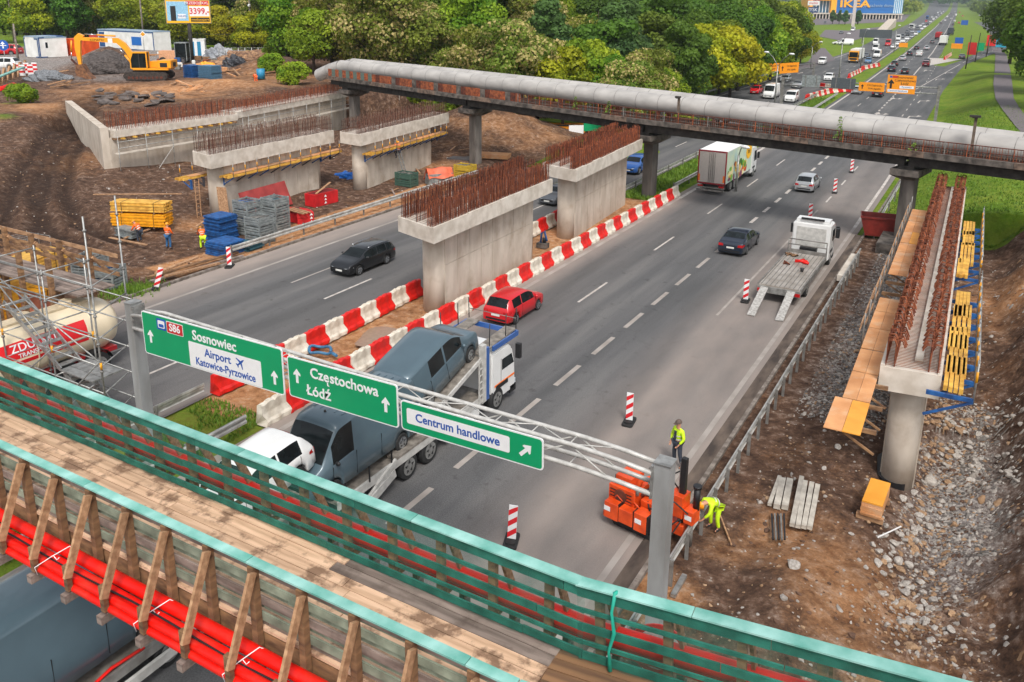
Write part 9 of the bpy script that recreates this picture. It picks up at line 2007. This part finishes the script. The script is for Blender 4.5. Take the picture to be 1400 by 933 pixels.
def far_gantry(label, pL, pR, topL, topR, signs):
 (a, ha), (b_, hb_) = bypix(*pL, topL), bypix(*pR, topR);t = thing('far_gantry', label, 'gantry', a, 0, 'far sign gantries')
 h = (ha + hb_) / 2;
 for p in (a, b_): mb = MB();mb.box(p.x - .18, p.x + .18, p.y - .18, p.y + .18, -.2, h + .3);obj('column', mb, GALVD, t, world=True)
 for z in (h - .8, h): mb = MB();mb.tube([(a.x, a.y, z), (b_.x, b_.y, z)], .1, 6);obj('chord', mb, GALV, t, world=True)
 ang = math.atan2(b_.y - a.y, b_.x - a.x)
 for (x0, x1, y0_, y1_, kind, lab) in signs:
  # position along the gantry from the pixel columns
  def onl(px):
   lo, hi = -1., 2.
   for _ in range(40):
    m_ = (lo + hi) / 2;p = a.lerp(b_, m_)
    if pix(p.x, p.y, h)[0] < px: lo = m_
    else: hi = m_
   return a.lerp(b_, lo)
  A, B = onl(x0), onl(x1);W_ = (B - A).length;mid = (A + B) / 2
  def zz(py):
   lo, hi = 0, 30
   for _ in range(40):
    m_ = (lo + hi) / 2
    if pix(mid.x, mid.y, m_)[1] > py: lo = m_
    else: hi = m_
   return lo
  z0, z1 = zz(y1_), zz(y0_);s_ = thing('far_sign', lab, 'sign', (mid.x, mid.y, z0), ang, 'signs on the far gantries');face = 1 if kind != 'back' else 1
  H_ = z1 - z0;mb = MB();mb.box(-W_ / 2, W_ / 2, -.22, -.16, 0, H_);obj('panel', mb, {'orange': ORSIGN, 'back': GALC, 'dark': M('dark_back', '4a5054', .6)}[kind], s_)
  if kind == 'orange':
   b0 = XR;
   mb = MB();mb.prism([(x + -W_ * .36, y + H_ * .5) for x, y in arrowp(H_ * .5)], .225, .24, b0);obj('arrow', mb, BLACKP, s_)
   two = W_ / H_ < 1.75
   for j, txt in enumerate(('CH Dąbrówka', 'M1K Jagiełło') if not two else ('Sosnowiec', 'Częstochowa', 'Łódź')): text_mb(txt, H_ * (.27 if not two else .19), BLACKP, s_, Matrix.Translation((W_ * .12, -.235, H_ * ((.68 - .36 * j) if not two else (.88 - .17 * j)))) @ XR, 'lettering', .004)
   if two:
    for (z_, t_, x_, w_) in ((.36, 'Pyrzowice', .2, .5), (.14, 'Centrum handlowe', -.1, .72)): mb = MB();mb.box((x_ - w_ / 2) * W_, (x_ + w_ / 2) * W_, -.235, -.225, (z_ - .08) * H_, (z_ + .07) * H_);obj('white_field', mb, SIGNW, s_);text_mb(t_, H_ * .12, BLT, s_, Matrix.Translation((x_ * W_, -.245, z_ * H_)) @ XR, 'lettering', .003)
    mb = MB();mb.box(-.43 * W_, -.34 * W_, -.235, -.225, .84 * H_, .95 * H_);obj('blue_symbol', mb, SIGNB, s_);mb = MB();mb.box(-.33 * W_, -.15 * W_, -.235, -.225, .84 * H_, .95 * H_);obj('route_plate', mb, SIGNR, s_)
  else:
   for u in (-.3, .3): mb = MB();mb.box(u * W_ - .05, u * W_ + .05, -.26, -.225, 0, H_);obj('rail', mb, GALVD, s_)
far_gantry('grey gantry with orange signs across both carriageways beyond the pipe bridge', (1067, 152), (1278, 168), 110, 119, [(1097, 1122, 103, 119, 'back', 'light grey back of a sign at the left of the far gantry'), (1137, 1170, 107, 121, 'dark', 'dark grey sign back hanging over the far reservation'), (1175, 1210, 113, 125, 'orange', 'smaller orange sign with two lines on the far gantry'), (1213, 1252, 103, 128, 'orange', 'largest orange sign with white fields on the far gantry')])
far_gantry('grey gantry with grey sign backs and orange signs over the left carriageway', (955, 132), (1110, 118), 86, 97, [(996, 1014, 81, 93, 'back', 'light grey sign back left of the twin orange signs'), (1026, 1037, 83, 92, 'dark', 'grey sign back next to the twin orange signs'), (1039, 1064, 87, 98, 'orange', 'wide orange sign, left of the far pair'), (1065, 1091, 86, 100, 'orange', 'tall orange sign, right of the far pair')])
# dark display board in the far left verge
q, h = bypix(1178, 60, 41);t = thing('display_board', 'large dark display board standing left of the far queue', 'sign', q);mb = MB();W_ = 37 * q.length / 1150;mb.box(-W_ * .1, W_ * .9, -.2, .2, h - W_ * .25, h + .2);obj('board', mb, M('dark_back', '4a5054'), t)
for u in (0, .8): mb = MB();mb.box(u * W_ - .15, u * W_ + .15, .21, .5, 0, h);obj('post', mb, GALVD, t)
for (px, py, w_, h_, mt_, nm, lab) in ((1234, 64, 2.6, 1.4, ORSIGN, 'road_board', 'small orange board in the far reservation'), (1307, 66, 3.2, 1.6, ORSIGN, 'road_board', 'orange board in the grass right of the exit gore'), (1310, 59, 2.6, 2.2, SIGNB, 'road_board', 'blue board in the grass right of the white lorry'), (1327, 75, 2.2, 3.4, PR_, 'road_board', 'red and white flag board on the right verge'), (1354, 62, 3, 3.6, PR_, 'road_board', 'red board by the right side road'), (1367, 64, 3, 3.4, M('cyan_board', '2a9ab8', .5), 'road_board', 'cyan board by the right trees'), (1338, 69, 2.4, 2.4, SIGNG, 'road_board', 'green board by the exit road'), (1345, 10, 12, 5, SIGNG, 'road_board', 'green gantry sign over the far side road'), (1318, 31, 4, 3, SIGNB, 'road_board', 'blue board beside the tiny red car')):
 q = at(px, py + 6);t = thing(nm, lab, 'sign', q, 0, 'roadside boards');mb = MB();mb.box(-w_ / 2, w_ / 2, -.08, .08, 1.2, 1.2 + h_);obj('board', mb, mt_, t)
 for s in (-.35, .35): mb = MB();mb.box(s * w_ - .05, s * w_ + .05, .09, .18, 0, 1.2 + h_);obj('post', mb, GALV, t)
for (px, py, pt, lab) in ((1320, 94, 48, 'slanted dark wooden pole on the right verge, nearest'), (1333, 85, 45, 'dark wooden pole on the right verge, middle one'), (1348, 78, 40, 'dark wooden pole on the right verge, farthest')):
 q, h = bypix(px, py, pt);t = thing('pole', lab, 'pole', q, 0, 'dark poles on the right verge');mb = MB();mb.tube([(0, 0, -.3), (.3, 0, h)], [.16, .1], 6);obj('post', mb, BARK, t)
# furniture store
q = at(1182, 27);D_ = q.length;k_ = D_ / 1150
st_ = thing('store_building', 'big blue and yellow store building in the distance with a slender sign tower', 'building', at(1095, 27), 0)
a, b_ = at(1142, 26), at(1232, 27);ang = math.atan2(b_.y - a.y, b_.x - a.x);Ls_ = (b_ - a).length
st_.location = a;st_.rotation_euler = (0, 0, ang);HB = 26 * k_
BLS = M('store_blue', '1263a8', .5, var=.06);YES = M('store_yellow', 'f2a81c', .5, var=.04)
mb = MB();mb.box(0, Ls_ * .86, 0, 60, HB * .28, HB);obj('wall', mb, BLS, st_);mb = MB();mb.box(Ls_ * .862, Ls_, 0, 50, HB * .28, HB * .95);obj('glass_wall', mb, M('store_glass', '5f9cc4', .3), st_)
for k in range(5): mb = MB();x = Ls_ * (.87 + .028 * k);mb.box(x, x + Ls_ * .008, -.3, -.01, HB * .28, HB * .95);obj('mullion', mb, SIGNW, st_)
mb = MB();mb.box(-Ls_ * .42, Ls_, -4, 60, HB * .22, HB * .27);obj('deck', mb, CONC2, st_)
for k in range(30): mb = MB();x = -Ls_ * .4 + Ls_ * 1.38 * k / 29;mb.box(x - .4, x + .4, -3.5, -2.7, 0, HB * .22);obj('deck_column', mb, CONC2, st_)
mb = MB();mb.box(-Ls_ * .42, Ls_, 5, 59, .0, HB * .219);obj('garage', mb, M('garage_dark', '3c4044', .8), st_)
for (x0, x1, z0, z1) in ((-.42, -.005, .86, 1.0), (-.09, -.005, .28, .858), (-.42, -.36, .28, .858)): mb = MB();mb.box(x0 * Ls_, x1 * Ls_, -1, 30, z0 * HB, z1 * HB);obj('yellow_frame', mb, YES, st_)
mb = MB();mb.box(-.355 * Ls_, -.095 * Ls_, 4, 30, .28 * HB, .855 * HB);obj('glass_wall', mb, M('store_window', '40647c', .25), st_)
for k in range(6): mb = MB();x = Ls_ * (-.35 + .05 * k);mb.box(x, x + .5, 3.2, 3.99, .28 * HB, .855 * HB);obj('mullion', mb, SIGNW, st_)
text_mb('IKEA', HB * .46, YES, st_, Matrix.Translation((Ls_ * .27, -.5, HB * .70)) @ XR, 'lettering', .3, bold=HB * .012, sx=1.5);text_mb('Wyposażenie domu', HB * .2, M('store_grey_text', '8fa9c4', .6), st_, Matrix.Translation((Ls_ * .60, -.5, HB * .64)) @ XR, 'lettering', .1)
tw = thing('sign_tower', 'slender pale tower in front of the blue store', 'tower', at(1166, 36));mb = MB();q, h = bypix(1166, 36, -8);mb.prism([(-.9, -.9), (.9, -.9), (.9, .9), (-.9, .9)], 0, h);obj('shaft', mb, M('tower_pale', 'cdbfc0', .6), tw)
t = thing('shop_sign', 'stack of small red, white and blue shop signs left of the store', 'sign', at(1110, 30));q = at(1110, 30);k_ = q.length / 1150
for i, (z0, z1, w_, mt_, tx) in enumerate(((26, 33, 8, PR_, 'agata'), (20, 25.5, 7, SIGNW, 'meble'), (11, 18, 5.5, M('shop_navy', '1c3a6c', .5), 'JYSK'))): mb = MB();mb.box(-w_ * k_, w_ * k_, -.3, .3, z0 * k_, z1 * k_);obj('board', mb, mt_, t);text_mb(tx, (z1 - z0) * k_ * .8, SIGNW if i != 1 else PR_, t, Matrix.Translation((0, -.35, (z0 + z1) / 2 * k_)) @ XR, 'lettering', .01)
mb = MB();mb.box(-.5, .5, -.2, .2, 0, 26 * k_);obj('post', mb, GALVD, t)
for i, (px, py) in enumerate(((1138, 33), (1147, 33), (1155, 34), (1172, 34), (1173, 33))): q = at(px, py);t = plant_tree(5, q.x, q.y, .7, 'in front of the blue store', 'before the store', z=0)
# white shop building further left, house roofs far
t = thing('office_building', 'dark glass building top peeping over the trees', 'building', at(897, 14) * 1.0);q = at(897, 14);k_ = q.length / 1150;t.location = (q.x * .55, q.y * .55, 0);k_ *= .55;mb = MB();mb.box(-11 * k_, 11 * k_, 0, 20, 0, 13);obj('wall', mb, BLS, t);mb = MB();mb.box(-11 * k_, 11 * k_, -.2, -.01, 13 - 3, 13);obj('dark_band', mb, M('garage_dark', '3c4044'), t)
# flyover ramp to the store
mb = MB();a, b_, c_, d_ = at(1196, 44, .3), at(1210, 44, .3), at(1226, 26, 5), at(1215, 26, 5);mb.add([a, b_, c_, d_, a - Vector((0, 0, 1)), b_ - Vector((0, 0, 1)), c_ - Vector((0, 0, 6)), d_ - Vector((0, 0, 6))], [(0, 1, 2, 3), (4, 5, 1, 0), (5, 6, 2, 1), (6, 7, 3, 2), (7, 4, 0, 3)]);tag(obj('flyover', mb, CONC, world=True, loc=a), 'concrete ramp climbing to the store car park', 'ramp')
# haze
hz_b = MB();hz_b.box(-4200, 1500, -70, 4300, -8, 75);ho = obj('haze', hz_b, None);ho.data.materials.clear();hm = bpy.data.materials.new('air');hm.use_nodes = True;n = hm.node_tree;n.nodes.remove(n.nodes['Principled BSDF']);pv = n.nodes.new('ShaderNodeVolumePrincipled');pv.inputs['Density'].default_value = .00013;pv.inputs['Color'].default_value = (.85, .93, 1, 1);pv.inputs['Anisotropy'].default_value = .2;n.links.new(pv.outputs[0], n.nodes['Material Output'].inputs['Volume']);ho.data.materials.append(hm);ho['kind'] = 'stuff';ho['label'] = 'thin pale haze over the far motorway';ho.display_type = 'WIRE'
# the prototypes themselves are not part of the scene
for k in proto:
 for o in list(proto[k].children_recursive) + [proto[k]]: bpy.data.objects.remove(o)
